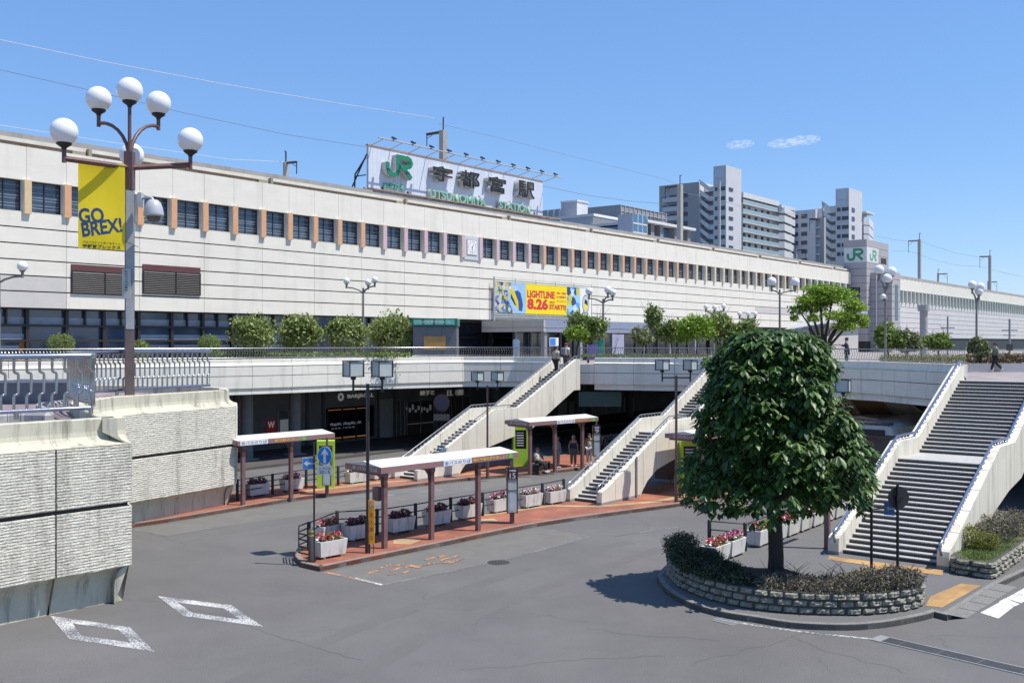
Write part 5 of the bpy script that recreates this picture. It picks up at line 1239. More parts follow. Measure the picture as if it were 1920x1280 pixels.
# =====================================================================  FLOWER BOXES
PLW=mat('old_white_planter',(.7,.69,.66),.85,(.6,.59,.56),4,.8,streak=((.14,.13,.12),.8,5))
FL={'mix':mat('mixed_petals',(.6,.05,.1),.5,island=[(.62,.03,.03),(.7,.66,.6),(.08,.16,.03),(.6,.04,.03),(.5,.02,.12),(.06,.13,.02),(.65,.05,.04),(.1,.2,.04)]),
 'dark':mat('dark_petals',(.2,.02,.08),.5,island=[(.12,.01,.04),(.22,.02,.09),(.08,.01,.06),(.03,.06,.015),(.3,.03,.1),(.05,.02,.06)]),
 'pink':mat('pink_petals',(.6,.1,.3),.5,island=[(.55,.04,.22),(.7,.35,.5),(.6,.02,.12),(.05,.12,.02),(.75,.7,.72),(.5,.03,.3)]),
 'pale':mat('pale_petals',(.7,.6,.6),.5,island=[(.7,.66,.62),(.6,.06,.08),(.75,.55,.58),(.06,.12,.03),(.72,.7,.68),(.4,.03,.12)])}
boxes={}
def planter(label,p,ang,kind,L=1.05,Wd=.52,H=.55,grp='white flower boxes along the pavements'):
    key=(kind,L)
    if key in boxes: return dup(boxes[key],tuple(p),ang,label,grp)
    t=thing('flower_box',tuple(p),ang,label,'flower box',grp); boxes[key]=t
    m=MB(); a,b_=L/2,Wd/2; k=.05
    def ring(x,y,z): return [(-x,-y,z),(x,-y,z),(x,y,z),(-x,y,z)]
    vs=ring(a-k,b_-k,.07)+ring(a,b_,H)+ring(a-.05,b_-.05,H)+ring(a-.06,b_-.06,H-.08)
    fs=[(0,3,2,1)]+[(i,(i+1)%4,4+(i+1)%4,4+i) for i in range(4)]+[(4+i,4+(i+1)%4,8+(i+1)%4,8+i) for i in range(4)]+[(8+i,8+(i+1)%4,12+(i+1)%4,12+i) for i in range(4)]
    m.add(vs,fs); m.build('trough',PLW,t)
    m=MB(); m.add(ring(a-.06,b_-.06,H-.07),[(0,1,2,3)]); m.build('soil',SOIL,t)
    m=MB(); m.box(-a*.7,-a*.55,-b_*.8,b_*.8,0,.07); m.box(a*.55,a*.7,-b_*.8,b_*.8,0,.07); m.build('feet',KERB,t)
    leaves('foliage',LEAFM,t,[(0,0,H+.01,a*.9,b_*.9,.12)],260,.09,len(boxes)+5,shell=.2)
    leaves('flowers',FL[kind],t,[(-a*.4,0,H+.1,a*.5,b_*.85,.13),(a*.4,0,H+.1,a*.5,b_*.85,.15)],420,.075,len(boxes)+50,shell=.5,aspect=.95)
    return t
A=.8
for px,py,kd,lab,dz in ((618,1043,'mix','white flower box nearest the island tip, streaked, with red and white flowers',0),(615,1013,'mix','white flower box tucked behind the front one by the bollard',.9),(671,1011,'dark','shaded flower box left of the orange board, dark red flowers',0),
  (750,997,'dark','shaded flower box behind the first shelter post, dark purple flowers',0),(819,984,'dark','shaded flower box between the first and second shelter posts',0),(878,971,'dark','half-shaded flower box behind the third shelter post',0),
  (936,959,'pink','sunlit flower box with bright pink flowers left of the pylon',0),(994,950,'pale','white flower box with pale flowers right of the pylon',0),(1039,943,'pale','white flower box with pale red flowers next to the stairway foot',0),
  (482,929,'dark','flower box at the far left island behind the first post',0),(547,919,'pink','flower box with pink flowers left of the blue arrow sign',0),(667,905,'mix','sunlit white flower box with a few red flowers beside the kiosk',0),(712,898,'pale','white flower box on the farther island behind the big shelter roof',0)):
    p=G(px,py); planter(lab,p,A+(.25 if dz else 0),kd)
pr=[(6.35,31.5),(7.05,32.45),(8.35,34.15),(9.1,35.0),(9.8,35.9),(10.5,36.8),(11.2,37.7),(11.9,38.6),(12.6,39.5),(13.3,40.4)]
labs=['white flower box behind the dark hedge, red flowers, nearest the road','white flower box just before the barrier post, red and purple flowers','white flower box with a dark stain, directly left of the tree trunk','white flower box hidden partly by the tree trunk','white flower box just right of the tree trunk','flower box second right of the tree trunk, pink flowers','flower box third right of the trunk along the barrier','flower box under the hanging leaves near the maroon post','flower box just behind the maroon post','farthest flower box, beside the broad stairs']
for i,(x,y) in enumerate(pr): planter(labs[i],(x,y,.15),FA+.02,'mix' if i%2==0 else 'pink')
# =====================================================================  BIG TREE
TX,TY=7.35,28.2
def leafcluster_mesh(name,m,parent,pts,seed,ln=.3):
    g=np.random.default_rng(seed); V=[];F=[]
    prof=[(0,0),(.25,.09),(.5,.18),(.75,.22),(1,.0)]   # along, half-width (obovate leaflet)
    base=0
    for (px_,py_,pz_,ox,oy) in pts:
        o=np.array([ox,oy,0.]); on=np.linalg.norm(o)+1e-6; o/=on
        nl=g.integers(5,8); yaw0=math.atan2(o[1],o[0])
        L0=ln*(.55+.65*g.random())
        tilt=g.normal()*.25
        for k in range(nl):
            a=yaw0+(k-(nl-1)/2)*(4.4/nl)+g.normal()*.12
            dz=-(.1+1.15*g.random())+.25*math.cos(a-yaw0)+tilt*1.2
            d=np.array([math.cos(a),math.sin(a),dz]); d/=np.linalg.norm(d)
            s=np.cross(d,[0,0,1]); s/=np.linalg.norm(s); n=np.cross(s,d)
            L=L0*(1-.35*abs(k-(nl-1)/2)/(nl/2)); c=np.array([px_,py_,pz_]); dr=-.25*L
            rows=[]
            for t,wd in prof:
                q=c+d*L*(t+.06)+np.array([0,0,dr*t*t]); rows.append((q-s*wd*L+n*wd*L*.35, q, q+s*wd*L+n*wd*L*.35))
            i0=len(V); V.append(rows[0][1])
            for a_,b_,c_ in rows[1:-1]: V+= [a_,b_,c_]
            V.append(rows[-1][1]); e=i0+1+3*(len(prof)-2)
            F+=[(i0,i0+2,i0+1),(i0,i0+3,i0+2)]
            for j in range(len(prof)-3):
                u_=i0+1+3*j; F+=[(u_,u_+1,u_+4,u_+3),(u_+1,u_+2,u_+5,u_+4)]
            u_=i0+1+3*(len(prof)-3); F+=[(u_,u_+1,e),(u_+1,u_+2,e)]
    me=bpy.data.meshes.new(name); me.from_pydata([tuple(v) for v in V],[],F); me.materials.append(m)
    me.polygons.foreach_set('use_smooth',[True]*len(me.polygons)); me.update(); return link(name,me,parent)
bt_=thing('chestnut_tree',(TX,TY,.5),0,'large dark green broad-leaved tree standing in the rounded stone planter','tree')
cr_=[(7.25,-.9,.8),(7.0,-1.4,1.2),(6.5,-1.7,1.45),(6.0,-1.85,1.55),(5.36,-1.9,1.8),(4.6,-1.95,2.1),(3.86,-2.2,2.45),(3.1,-2.55,2.55),(2.6,-2.5,2.45),(2.2,-2.0,2.0)]
def crad(z):
    for i in range(len(cr_)-1):
        if cr_[i][0]>=z>=cr_[i+1][0]:
            f=(cr_[i][0]-z)/(cr_[i][0]-cr_[i+1][0]); return cr_[i][1]*(1-f)+cr_[i+1][1]*f, cr_[i][2]*(1-f)+cr_[i+1][2]*f
    return (-1,1)
pts=[]; g_=random.Random(11)
lump=[(g_.uniform(0,6.28),g_.uniform(2.2,7.2)) for _ in range(26)]
for i in range(3600):
    z=2.2+5.05*g_.random()**.85; a=g_.uniform(0,2*math.pi); l,r_=crad(z); cx=(l+r_)/2; R_=(r_-l)/2
    lf=0
    for la,lz in lump: 
        d=((math.remainder(a-la,2*math.pi))*1.6)**2+((z-lz)*1.3)**2; lf=max(lf,math.exp(-d*1.5))
    rad=R_*(.62+.5*lf)*(1-.6*g_.random()**1.8)*g_.uniform(.92,1.07)
    if z>6.9: rad=R_*math.sqrt(g_.random())
    zz=z-(.1*rad/R_)
    if z<2.75 and g_.random()<.6: continue
    pts.append((cx+rad*math.cos(a),rad*math.sin(a)*.95,zz-.5+.12,math.cos(a),math.sin(a)))
for i in range(170):   # sprigs reaching out of the crown
    z=2.7+3.9*g_.random(); a=g_.uniform(0,6.28); l,r_=crad(min(max(z,2.25),7.2)); cx=(l+r_)/2; R_=(r_-l)/2*g_.uniform(.96,1.07); b_=(cx+R_*math.cos(a),R_*math.sin(a)*.95,z-.45)
    for k in range(3): pts.append((b_[0]-.1*k*math.cos(a)+g_.uniform(-.08,.08),b_[1]-.1*k*math.sin(a),b_[2]-.12*k+g_.uniform(-.1,.1),math.cos(a),math.sin(a)))
for i in range(260):   # top
    a=g_.uniform(0,6.28); q=math.sqrt(g_.random()); pts.append((-.15+1.35*q*math.cos(a),1.3*q*math.sin(a),6.75-.5*q*q+g_.uniform(-.15,.1),math.cos(a),math.sin(a)))
leafcluster_mesh('crown',LEAFD,bt_,pts,5,.31)
m=MB(); m.tube([(0,0,-.35),(-.02,0,0),(.0,0,.5),(-.03,0,1.4),(-.1,0,2.1),(-.06,.02,2.8)],[.3,.235,.215,.2,.2,.12],12)
m.build('trunk',BARK,bt_)
m=MB()
for a,L in ((.2,1.9),(1.3,1.6),(2.2,1.8),(3.0,1.9),(4.2,1.7),(5.2,1.8)):
    b0=Vector((-.1,0,1.95)); e=b0+Vector((math.cos(a)*L,math.sin(a)*L,2.2)); mid=(b0+e)/2+Vector((math.cos(a)*.2,math.sin(a)*.2,-.35)); m.tube([b0,mid,e],[.11,.075,.03],7)
    m.tube([mid,mid+Vector((math.cos(a+.6)*1.1,math.sin(a+.6)*1.1,.4))],[.05,.02],5)
m.tube([(-.06,.02,2.6),(0,0,4.4),(.1,0,6)],[.13,.09,.03],8)
m.build('branch',BARK,bt_)
# =====================================================================  ROUNDED STONE PLANTER
def stonewall(path,z0,courses,ch,seed,sl=.46):
    g=random.Random(seed); m=MB(); L=plen(path)
    for c in range(courses):
        n=int(L/sl); offs=(c%2)*.5
        for i in range(n):
            a=(i+offs)*L/n+g.uniform(-.03,.03); b_=a+L/n*.96; b_=min(b_,L-.001)
            if b_-a<.1: continue
            sg=cut(path,a,b_); nx=7; nz=5; row=[]
            Ls=plen(sg); dep=g.uniform(.0,.035)
            for j in range(nx):
                q=cut(sg,Ls*j/(nx-1)-1e-4 if j else 0,Ls)[0] if j<nx-1 else sg[-1]
                q2=cut(sg,max(Ls*j/(nx-1)-.05,0),Ls)[0] if j else sg[0]
                d=(sg[-1]-sg[0]).normalized(); nr=Vector((d.y,-d.x))
                for k in range(nz):
                    u_=j/(nx-1); v_=k/(nz-1); e=min(u_,1-u_)*Ls; f=min(v_,1-v_)*ch
                    o=(-.07 if (j in(0,nx-1) or k in(0,nz-1)) else .0+dep+g.uniform(-.022,.03))
                    row.append((q.x+nr.x*o,q.y+nr.y*o,z0+c*ch+.008+v_*(ch-.016)))
            m.add(row,[(j*nz+k,(j+1)*nz+k,(j+1)*nz+k+1,j*nz+k+1) for j in range(nx-1) for k in range(nz-1)])
    return m
pw=catmull([Vector(p) for p in ((5.9,31.3),(5.0,30.9),(4.62,30.1),(4.55,29.2),(4.7,28.1),(5.15,27.0),(5.85,26.15),(6.8,25.6),(7.9,25.35),(9.0,25.4),(10.0,25.75),(10.6,26.2),(10.78,26.6),(10.6,27.0),(10.1,27.2))],4)
t=thing('stone_planter',(7.3,26.5,.15),0,'rounded planter of rough stone courses around the big tree','planter')
m=stonewall(pw,.15,3,.18,3,.38); m.build('stone_courses',STONE,t,True)
m=MB(); m.sweep(pw,[(-.04,.15),(-.04,.69),(-.22,.69),(-.22,.15)]); m.build('wall_core',mat('planter_mortar',(.07,.068,.06),.95),t,True)
inner=[(p.x,p.y) for p in pw]+[(8.6,26.9),(7.3,27.0),(6.5,27.7),(6.1,28.9),(6.2,30.1)]
m=MB(); m.prism([tuple(p-n_*.15) for p,n_ in zip(pw,nrms(pw))]+[(9.2,27.0),(8.2,27.5),(7.7,28.6),(6.8,28.7),(6.2,29.3),(6.2,30.4)],.1,.6); m.build('soil',SOIL,t,True)
def hedge(label,pts,m_,count,size,seed,cat='shrub',group=None,shell=.5,twigs=0,twm=None,name='shrub'):
    x0=sum(p[0] for p in pts)/len(pts); y0=sum(p[1] for p in pts)/len(pts); z0=min(p[2]-p[5] for p in pts)
    t=thing(name,(x0,y0,z0),0,label,cat,group)
    L=[(p[0]-x0,p[1]-y0,p[2]-z0,p[3],p[4],p[5]) for p in pts]
    leaves('leaves',m_,t,L,count,size,seed,shell=shell)
    if twigs: leaves('twigs',twm,t,L,twigs,size*4.5,seed+9,shell=.3,aspect=.07)
    else:
        m=MB(); g=random.Random(seed)
        for l in L:
            for k in range(4): m.tube([(l[0],l[1],max(l[2]-l[5],0)-.03),(l[0]+g.uniform(-.6,.6)*l[3],l[1]+g.uniform(-.6,.6)*l[4],l[2]+l[5]*.5)],[.015,.006],4)
        m.build('stems',BARK,t)
    return t
TW=mat('dry_twig',(.16,.13,.115),.9,island=[(.09,.07,.06),(.17,.14,.12),(.26,.22,.2),(.13,.1,.09)])
TWD=mat('dark_twig',(.03,.028,.025),.9,island=[(.015,.014,.012),(.03,.027,.022),(.05,.045,.035)])
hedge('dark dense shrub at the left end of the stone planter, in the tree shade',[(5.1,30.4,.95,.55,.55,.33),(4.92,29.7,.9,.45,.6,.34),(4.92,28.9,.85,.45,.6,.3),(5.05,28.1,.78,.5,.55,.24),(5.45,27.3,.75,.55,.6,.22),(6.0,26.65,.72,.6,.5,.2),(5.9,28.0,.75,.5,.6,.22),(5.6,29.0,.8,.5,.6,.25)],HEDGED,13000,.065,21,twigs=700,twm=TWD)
dm=[]; gg=random.Random(2)
for i,(x,y) in enumerate(((6.7,26.4),(7.2,26.15),(7.7,26.0),(8.2,25.95),(8.7,25.95),(9.2,26.05),(9.7,26.25),(10.15,26.5),(9.9,26.75),(9.3,26.6),(8.8,26.5),(7.0,26.8),(7.6,26.6),(8.2,26.5))): dm.append((x+(.1 if x>9.5 else 0),y-.2,.76+(.12 if x>8.8 else 0),.46,.44,.17+.08*(x>8.6)))
hedge('dry grey-brown shrub along the front and right of the stone planter',dm,HEDGEB,13000,.055,22,twigs=3000,twm=TW)
t=thing('bare_twigs',(7.2,27.2,.55),0,'thin leafless twigs arching around the trunk foot in the planter','shrub')
m=MB()
for i in range(46):
    a=gg.uniform(0,6.28); x=gg.uniform(-.9,1.9); y=gg.uniform(-.4,.3); h=gg.uniform(.25,.6); m.tube([(x,y,0),(x+.15*math.cos(a),y+.1*math.sin(a),h*.6),(x+.45*math.cos(a),y+.3*math.sin(a),h)],[.01,.007,.003],4,cap=False)
m.build('twig',TWD,t)
# right-hand planter with grass
pr_=[Vector(p) for p in ((13.35,30.9),(13.05,30.05),(13.15,29.75),(13.75,29.2),(14.0,29.3),(15.6,31.3),(17.5,33.8))]
t=thing('stone_planter',(14,30,.15),0,'low rough stone planter with grass at the right edge, beside the broad stairs','planter')
m=stonewall(pr_,.15,3,.155,8,.5); m.build('stone_courses',STONE,t,True)
m=MB(); m.sweep(pr_,[(-.04,.15),(-.04,.6),(-.2,.6),(-.2,.15)]); m.build('wall_core',mat('planter_mortar',(.07,.068,.06),.95),t,True)
m=MB(); m.prism([tuple(p-n_*.12) for p,n_ in zip(pr_,nrms(pr_))]+[(18.5,36),(15.6,34)],.1,.55); m.build('soil',mat('grassy_soil',(.1,.13,.04),.95,(.07,.08,.03),5),t,True)
og=leaves('grass',GRASS,None,[(14.2,30.7,.58,.8,.8,.04),(15,31.8,.58,1.1,1.1,.05),(13.8,30.1,.57,.5,.4,.03)],4200,.07,31,shell=.05,aspect=.3); og['kind']='stuff'
hedge('small rounded yellow-green shrub on the grass of the right planter',[(14.2,31.7,.95,.42,.4,.36),(14.7,31.4,.85,.4,.35,.28)],HEDGEY,2600,.06,32)
hedge('brown and yellow hedge behind the small yellow-green shrub at the right edge',[(15.2,32.4,.9,.6,.6,.32),(16,33,.95,.7,.7,.36),(16.8,34,1.0,.7,.7,.4),(15.4,33.3,1.0,.6,.6,.36)],HEDGEB,5200,.06,33,twigs=700,twm=TW)
# iron bars under the right side of the broad stairs
t=thing('iron_fence',(15.6,34.4,.15),FA,'rust-brown iron bar fence under the side of the broad stairs','fence')
m=MB()
for i in range(17): m.box(i*.15,i*.15+.035,-.02,.02,0,2.1)
m.box(0,2.45,-.03,.03,.1,.16); m.box(0,2.45,-.03,.03,1.95,2.02); m.build('bars',mat('rust_brown_iron',(.14,.05,.035),.6),t)
m=MB(); m.box(2.45,2.6,-.08,.08,0,2.5); m.build('end_post',mat('rust_brown_iron',(.14,.05,.035),.6),t)
LEAFY=mat('olive_green_leaf',(.2,.25,.08),.5,island=[(.1,.14,.035),(.2,.26,.07),(.3,.36,.11),(.36,.42,.16)],transl=.3)
# =====================================================================  DECK GREENERY
gr='trees on the station deck'
def rtree(px,py_top,wpx,Y,lab,seed,m=LEAFY,zb=5.3,size=.23,count=3600,hpx=None):
    k=Y/FPX; b=W(px,640,Y); h=EYE+(640-py_top)*k-zb; r_=wpx*k/2*1.08
    cz=h-r_*.86
    return tree((b.x,b.y,zb),h,[(0,0,cz-.15,r_,r_,r_*.85)]+lumpy(0,0,cz,r_,r_,r_*.8,12,seed),lab,'tree',gr,m,count,size,seed,.09,cz*.55,2,.6,shell=.62,name='round_tree')
rtree(474,583,80,61,'round-crowned small tree, leftmost of the four before the dark glazing',41,LEAFY)
rtree(562,583,78,63.5,'round-crowned small tree, second from the left before the dark glazing',42,LEAFY)
rtree(651,588,78,66,'round-crowned small tree, third from the left, lamp post rising beside it',43)
rtree(734,580,84,68.5,'round-crowned small tree next to the green-topped kiosk',44)
def dtree(px,ytop,ybot,wpx,Y,lab,seed,m=LEAFM,count=1700,size=.2,n=9,base=5.5,nm='deck_tree',spread=.7):
    k=Y/FPX; b=W(px,640,Y); zt=EYE+(640-ytop)*k-base; zb_=max(EYE+(640-ybot)*k-base,.2); r_=wpx*k/2; cz=(zt+zb_)/2; rz=(zt-zb_)/2
    return tree((b.x,b.y,base),zt,lumpy(0,0,cz,r_*1.05,r_,rz*1.05,n+2,seed)+[(0,0,cz,r_*.75,r_*.7,rz*.75)],lab,'tree',gr,m,int(count*1.6),size*1.15,seed,.08,zb_+rz*.7,2,spread,shell=.35,name=nm)
dtree(1103,586,655,94,71,'dark green tree in front of the porch, right of the two people',51,LEAFM,2100)
dtree(1078,608,645,52,69,'small bright lime-green tree beside the top of the left stairway',52,LEAFB,900)
dtree(1225,562,650,44,76,'slender irregular tree with a thin top spike against the wall',53,LEAFM,750,n=7)
dtree(1203,612,655,50,74,'low dark bushy tree left of the clustered trees',54,LEAFG,900)
dtree(1262,596,655,70,75,'light green tree at the left of the clustered trees',55,LEAFM,1400)
dtree(1303,582,652,84,73,'bright yellow-green tree in the middle of the cluster',56,LEAFB,2000)
dtree(1350,576,655,70,74,'taller green tree in the cluster behind the big tree',57,LEAFM,1500)
dtree(1395,596,655,80,74,'green tree at the right of the cluster, partly behind the big tree',58,LEAFM,1500)
# bare tree
b=W(1150,655,71); t=thing('bare_tree',(b.x,b.y,5.5),0,'small leafless tree standing right of the dark green porch tree','tree',gr)
m=MB(); limbs(m,(0,0,0),1.1,.05,9,4,.55,2); m.build('branches',mat('pale_bark',(.2,.15,.13),.9),t)
# spreading tree
k=60/FPX; b=W(1545,640,60)
sl_=[((x-1545)*k,dy,EYE+(640-y)*k-5.6,rx*k,rx*k*.8,ry*k) for x,y,rx,ry,dy in ((1540,542,38,12,0),(1575,550,36,12,.5),(1510,562,26,10,-.4),(1590,572,26,12,-.6),(1500,580,20,10,.3),(1600,596,32,12,.2),(1580,612,26,10,-.5),(1545,565,30,10,.8),(1618,606,14,10,0),(1520,596,16,9,-.6),(1490,596,10,6,0),(1555,556,44,14,.2),(1530,575,34,12,.6),(1605,578,22,10,.1),(1560,592,30,10,-.9))]
t=tree((b.x,b.y,5.6),4,sl_,'wide-spreading bright green tree with two trunks left of the sign tower','tree',gr,LEAFY if False else LEAFB,9000,.17,61,.08,1.2,3,.8,shell=.3,name='spreading_tree')
for nm in ():pass
m=MB(); B=Vector((0,0,0))
for x,y in ((1512,565),(1535,548),(1560,560),(1590,575),(1578,600),(1500,585),(1600,598)):
    e=Vector(((x-1545)*k,0,EYE+(640-y)*k-5.6)); m.tube([(0.1,0,0),(e.x*.25,.1,e.z*.45),(e.x*.7,-.1,e.z*.8),tuple(e)],[.11,.09,.06,.025],6)
m.tube([(-.5,.1,0),(-.5,0,1.0),(-.9,0,2.2)],[.09,.08,.04],6); m.build('limbs',BARK,t)
dtree(1662,604,665,66,56,'dense green tree at the foot of the sign tower',62,LEAFM,2000)
dtree(1700,616,668,60,56,'lower green tree just right of the lamp with two large globes',63,LEAFG,1300)
dtree(1757,624,662,62,57,'green tree before the right wing, left of the far lamp post',64,LEAFM,1500)
dtree(1838,632,675,40,55.5,'small rounded dark green tree left of the walking man',65,LEAFG,1300)
def hdg(lab,pxs,y0,y1,Y,m_,cnt,seed,size=.14,tw=0):
    k=Y/FPX; P=[]
    n=max(2,int((pxs[1]-pxs[0])/((y1-y0)*.9)))
    for i in range(n):
        px=pxs[0]+(pxs[1]-pxs[0])*(i+.5)/n; v=W(px,(y0+y1)/2,Y); P.append((v.x,v.y,v.z,(pxs[1]-pxs[0])*k/n*.75,.7,(y1-y0)*k/2))
    return hedge(lab,P,m_,cnt,size,seed,'hedge',None,.4,tw,TW,'hedge')
hdg('clipped low hedge behind the thin railing left of the broad stairs',(1655,1805),664,684,54.5,HEDGEY,3600,71,.12)
hdg('orange-brown hedge behind the walking man',(1812,1925),661,683,56.6,mat('rusty_hedge_leaf',(.16,.1,.05),.7,island=[(.08,.05,.03),(.2,.12,.06),(.13,.1,.04),(.1,.12,.03)],transl=.2),3600,72,.11)
hdg('grassy planting strip behind the railing between the stairways',(1090,1330),663,671,68,GRASS,2600,73,.14)
for px,w_,y0,Y,lab in ((115,46,628,56,'clipped round shrub at far left before the dark glazing'),(262,34,640,57,'small clipped shrub just right of the near lamp post'),(393,40,630,58,'domed clipped shrub on a low hedge left of the round trees')):
    k=Y/FPX; v=W(px,y0+16,Y); hedge(lab,[(v.x,v.y,v.z,w_*k/2,w_*k/2,18*k)],LEAFM,1500,.1,int(px),name='clipped_shrub',group='clipped shrubs on the deck',shell=.8)
hdg('long low hedge beneath the round trees behind the deck railing',(395,770),660,669,62,HEDGEY if False else LEAFM,4200,75,.13)
# white planter boxes on the deck, right
t=None
for i,(a,b_) in enumerate(((1812,1862),(1878,1922))):
    v=W(a,698,54.8); u_=W(b_,698,54.8); t=thing('concrete_planter',(v.x,v.y,5.35),0,'long white concrete planter box '+('left of' if i==0 else 'right of')+' the walking man','planter')
    m=MB(); m.box(0,u_.x-v.x,0,.9,0,.46); m.build('box',mat('pale_concrete',(.5,.5,.5),.8,(.42,.42,.42),2),t); m=MB(); m.box(.08,u_.x-v.x-.08,.08,.82,.4,.465); m.build('soil',SOIL,t)
# =====================================================================  KIOSK WITH GREEN BAND, BOARDS
v=W(816,655,67); t=thing('deck_kiosk',(v.x,v.y,5.35),0,'grey kiosk with a green glass band and a bronze panel on the deck','kiosk')
k=67/FPX; hz=lambda py:EYE+(640-py)*k-5.35
m=MB(); m.box(-42*k,40*k,0,2.6,0,hz(612)); m.build('cabin',mat('zinc_panel',(.16,.17,.18),.5,(.13,.14,.15),1.5),t)
m=MB(); m.box(-44*k,42*k,-.15,2.7,hz(611),hz(597)); m.build('green_band',mat('green_band',(.04,.2,.15),.4),t)
m=MB()
for i in range(4): m.box((-40+i*20)*k,(-25+i*20.5)*k,-.17,-.15,hz(608.5),hz(599.5))
m.build('band_light',mat('band_panel',(.2,.6,.48),.4),t)
text('kiosk_lettering','B JR宇都宮駅ビル',WTXT,t,(-30*k,30*k,hz(606.5),hz(601)),fw,.18,bold=.01)
m=MB(); m.box(-21*k,20*k,-.05,.0,hz(655),hz(630)); pn=m.build('bronze_panel',mat('bronze_panel',(.5,.3,.09),.45,(.4,.22,.06),3),t)
for i in range(3): m=MB(); m.box((-42+i*27)*k,(-41.6+i*27)*k,-.01,0,0,hz(612)); m.build('panel_joint',JOINT,t)
v=W(968,655,66); t=thing('white_machine',(v.x,v.y,5.35),0,'white upright information machine behind the deck railing','machine')
m=MB(); m.box(-.22,.22,0,.3,0,1.75); m.build('body',mat('pale_machine',(.45,.47,.5),.5),t); m=MB(); m.box(-.16,.16,-.01,0,1.45,1.8); m.box(-.16,.16,-.01,0,1.15,1.38); m.build('panel',mat('pale_screen',(.35,.5,.65),.3),t)
v=W(1039,645,80); t=thing('blue_notice',(v.x,v.y,5.35),FA,'small blue and white notice beside the porch doors','sign')
m=MB(); m.box(-.6,.6,0,.04,1.3,1.95); m.build('sheet',WHITE,t); m=MB(); m.box(-.56,.2,-.01,0,1.35,1.9); m.build('blue_part',mat('notice_blue',(.05,.25,.7),.5),t); m=MB(); m.box(-.55,-.5,.01,.04,0,1.3); m.box(.5,.55,.01,.04,0,1.3); m.build('legs',GALV,t)
def flag(px,Y,lab,m_,y0=640,y1=672,w_=.75):
    v=W(px,655,Y); t=thing('banner_flag',(v.x,v.y,5.35),0,lab,'flag','upright flags on the deck'); k=Y/FPX
    m=MB(); m.box(-w_/2,w_/2,-.01,.01,.4,EYE+(640-y0)*k-5.35); m.build('cloth',m_,t); m=MB(); m.tube([(-w_/2,0,0),(-w_/2,0,EYE+(640-y0)*k-5.3)],.02,5); m.build('pole',GALV,t)
flag(1111,70,'purple upright flag behind the railing under the dark green tree',mat('flag_purple',(.2,.16,.45),.6),646)
flag(1125,70.5,'teal green upright flag behind the railing',mat('flag_teal',(.03,.35,.22),.6),638,w_=.55)
# shelter with sloped roof near the tower
v=W(1575,655,62); t=thing('deck_shelter',(v.x,v.y,5.35),FA-.2,'pale sloped-roof shelter behind the man in navy','shelter')
m=MB(); m.slab([(-2.6,2.4),(2.2,3.6),(3.2,3.5),(2.6,2.55)],fw,-2.2,0); m.build('roof',mat('pale_concrete',(.5,.5,.5),.8,(.42,.42,.42),2),t)
m=MB(); m.box(-2.5,2.4,.2,1.9,0,2.45); m.build('cabin',STRG,t)
# =====================================================================  ROOFTOP MASTS AND WIRES
CONC=mat('pale_mast_concrete',(.4,.39,.37),.8,(.33,.32,.3),1.5); IRON=mat('dark_iron',(.06,.055,.055),.6)
def mast(lab,px,ytop,ybase,off_,wd,pole=True,armpx=None,army=None,topy=None,thin=None):
    s,z=FS(px,ytop,off_); p=FP(s,off_); k=p.y/FPX; zb=EYE+(640-ybase)*k-2.5; zz=lambda py:EYE+(640-py)*k-zb
    t=thing('catenary_mast',(p.x,p.y,zb),FA,lab,'mast','railway masts beyond the station roof')
    wm=wd*k; m=MB(); m.box(-wm*.6,wm*.6,-wm*.5,wm*.5,0,zz(ytop)); m.build('column',CONC,t)
    if armpx:
        per=FPX*(-N.y*p.y+N.x*0+U.x*0+0) ; per=FPX*(N.x*p.y-N.y*p.x)/p.y**2; D=(px-armpx)/per; m=MB()
        yk=p.y-N.y*D; q=Vector((0,D,EYE+(640-army)*yk/FPX-zb)); m.tube([(0,0,zz(ytop+2)),tuple(q)],wm*.2+.05,5); m.tube([tuple(q),(q.x,q.y,q.z-22*k)],.05,5); m.tube([(q.x,q.y,q.z-8*k),(q.x,q.y-D*.25,q.z-5*k),(q.x,q.y-D*.4,q.z-1*k)],.03,4); 
        if topy: m.tube([(0,0,zz(ytop+8)),(0,0,zz(topy)),(-.5,-.5,zz(topy+1.5))],.07,5)
        m.build('bracket_arm',IRON,t)
    return t
mast('tall pale mast with dark bracket arm rising behind the big roof sign',831,245,300,-9,10,armpx=800,army=252,topy=222)
mast('short mast with bracket arm left of the big roof sign',536,304,335,-14,7,armpx=556,army=304,topy=285)
mast('tall mast in front of the grey apartment block, bracket pointing left',1275,346,450,-9,8,armpx=1247,army=352,topy=329)
mast('slim mast right beside the apartment stair tower',1310,340,460,-12,3.5) if False else None
mast('slim pale mast just left of the tall apartment slab',1310+83,432,465,-16,4,armpx=1375,army=432) if False else None
mast('tall pale mast in front of the second apartment block',1543,408,492,-9,8,armpx=1518,army=411,topy=381)
mast('short mast before the second apartment block, bracket pointing right',1492,467,484,-16,4,armpx=1510,army=468,topy=456)
mast('mast against the open sky right of the sign tower, bracket pointing left',1724,449,520,-9,5,armpx=1703,army=452,topy=437)
mast('mast against the sky near the right edge, bracket pointing left',1856,479,541,-9,4.5,armpx=1837,army=481,topy=469)
mast('small far mast between the two right-hand masts',1759,512,528,-16,3,armpx=1776,army=513,topy=504)
mast('tiny far mast just right of the right-most tall mast',1853,527,540,-16,2.5,armpx=1869,army=528)
mast('slim mast in front of the zigzag stairs of the apartment block',1349,360-20,470,-12,3.2)
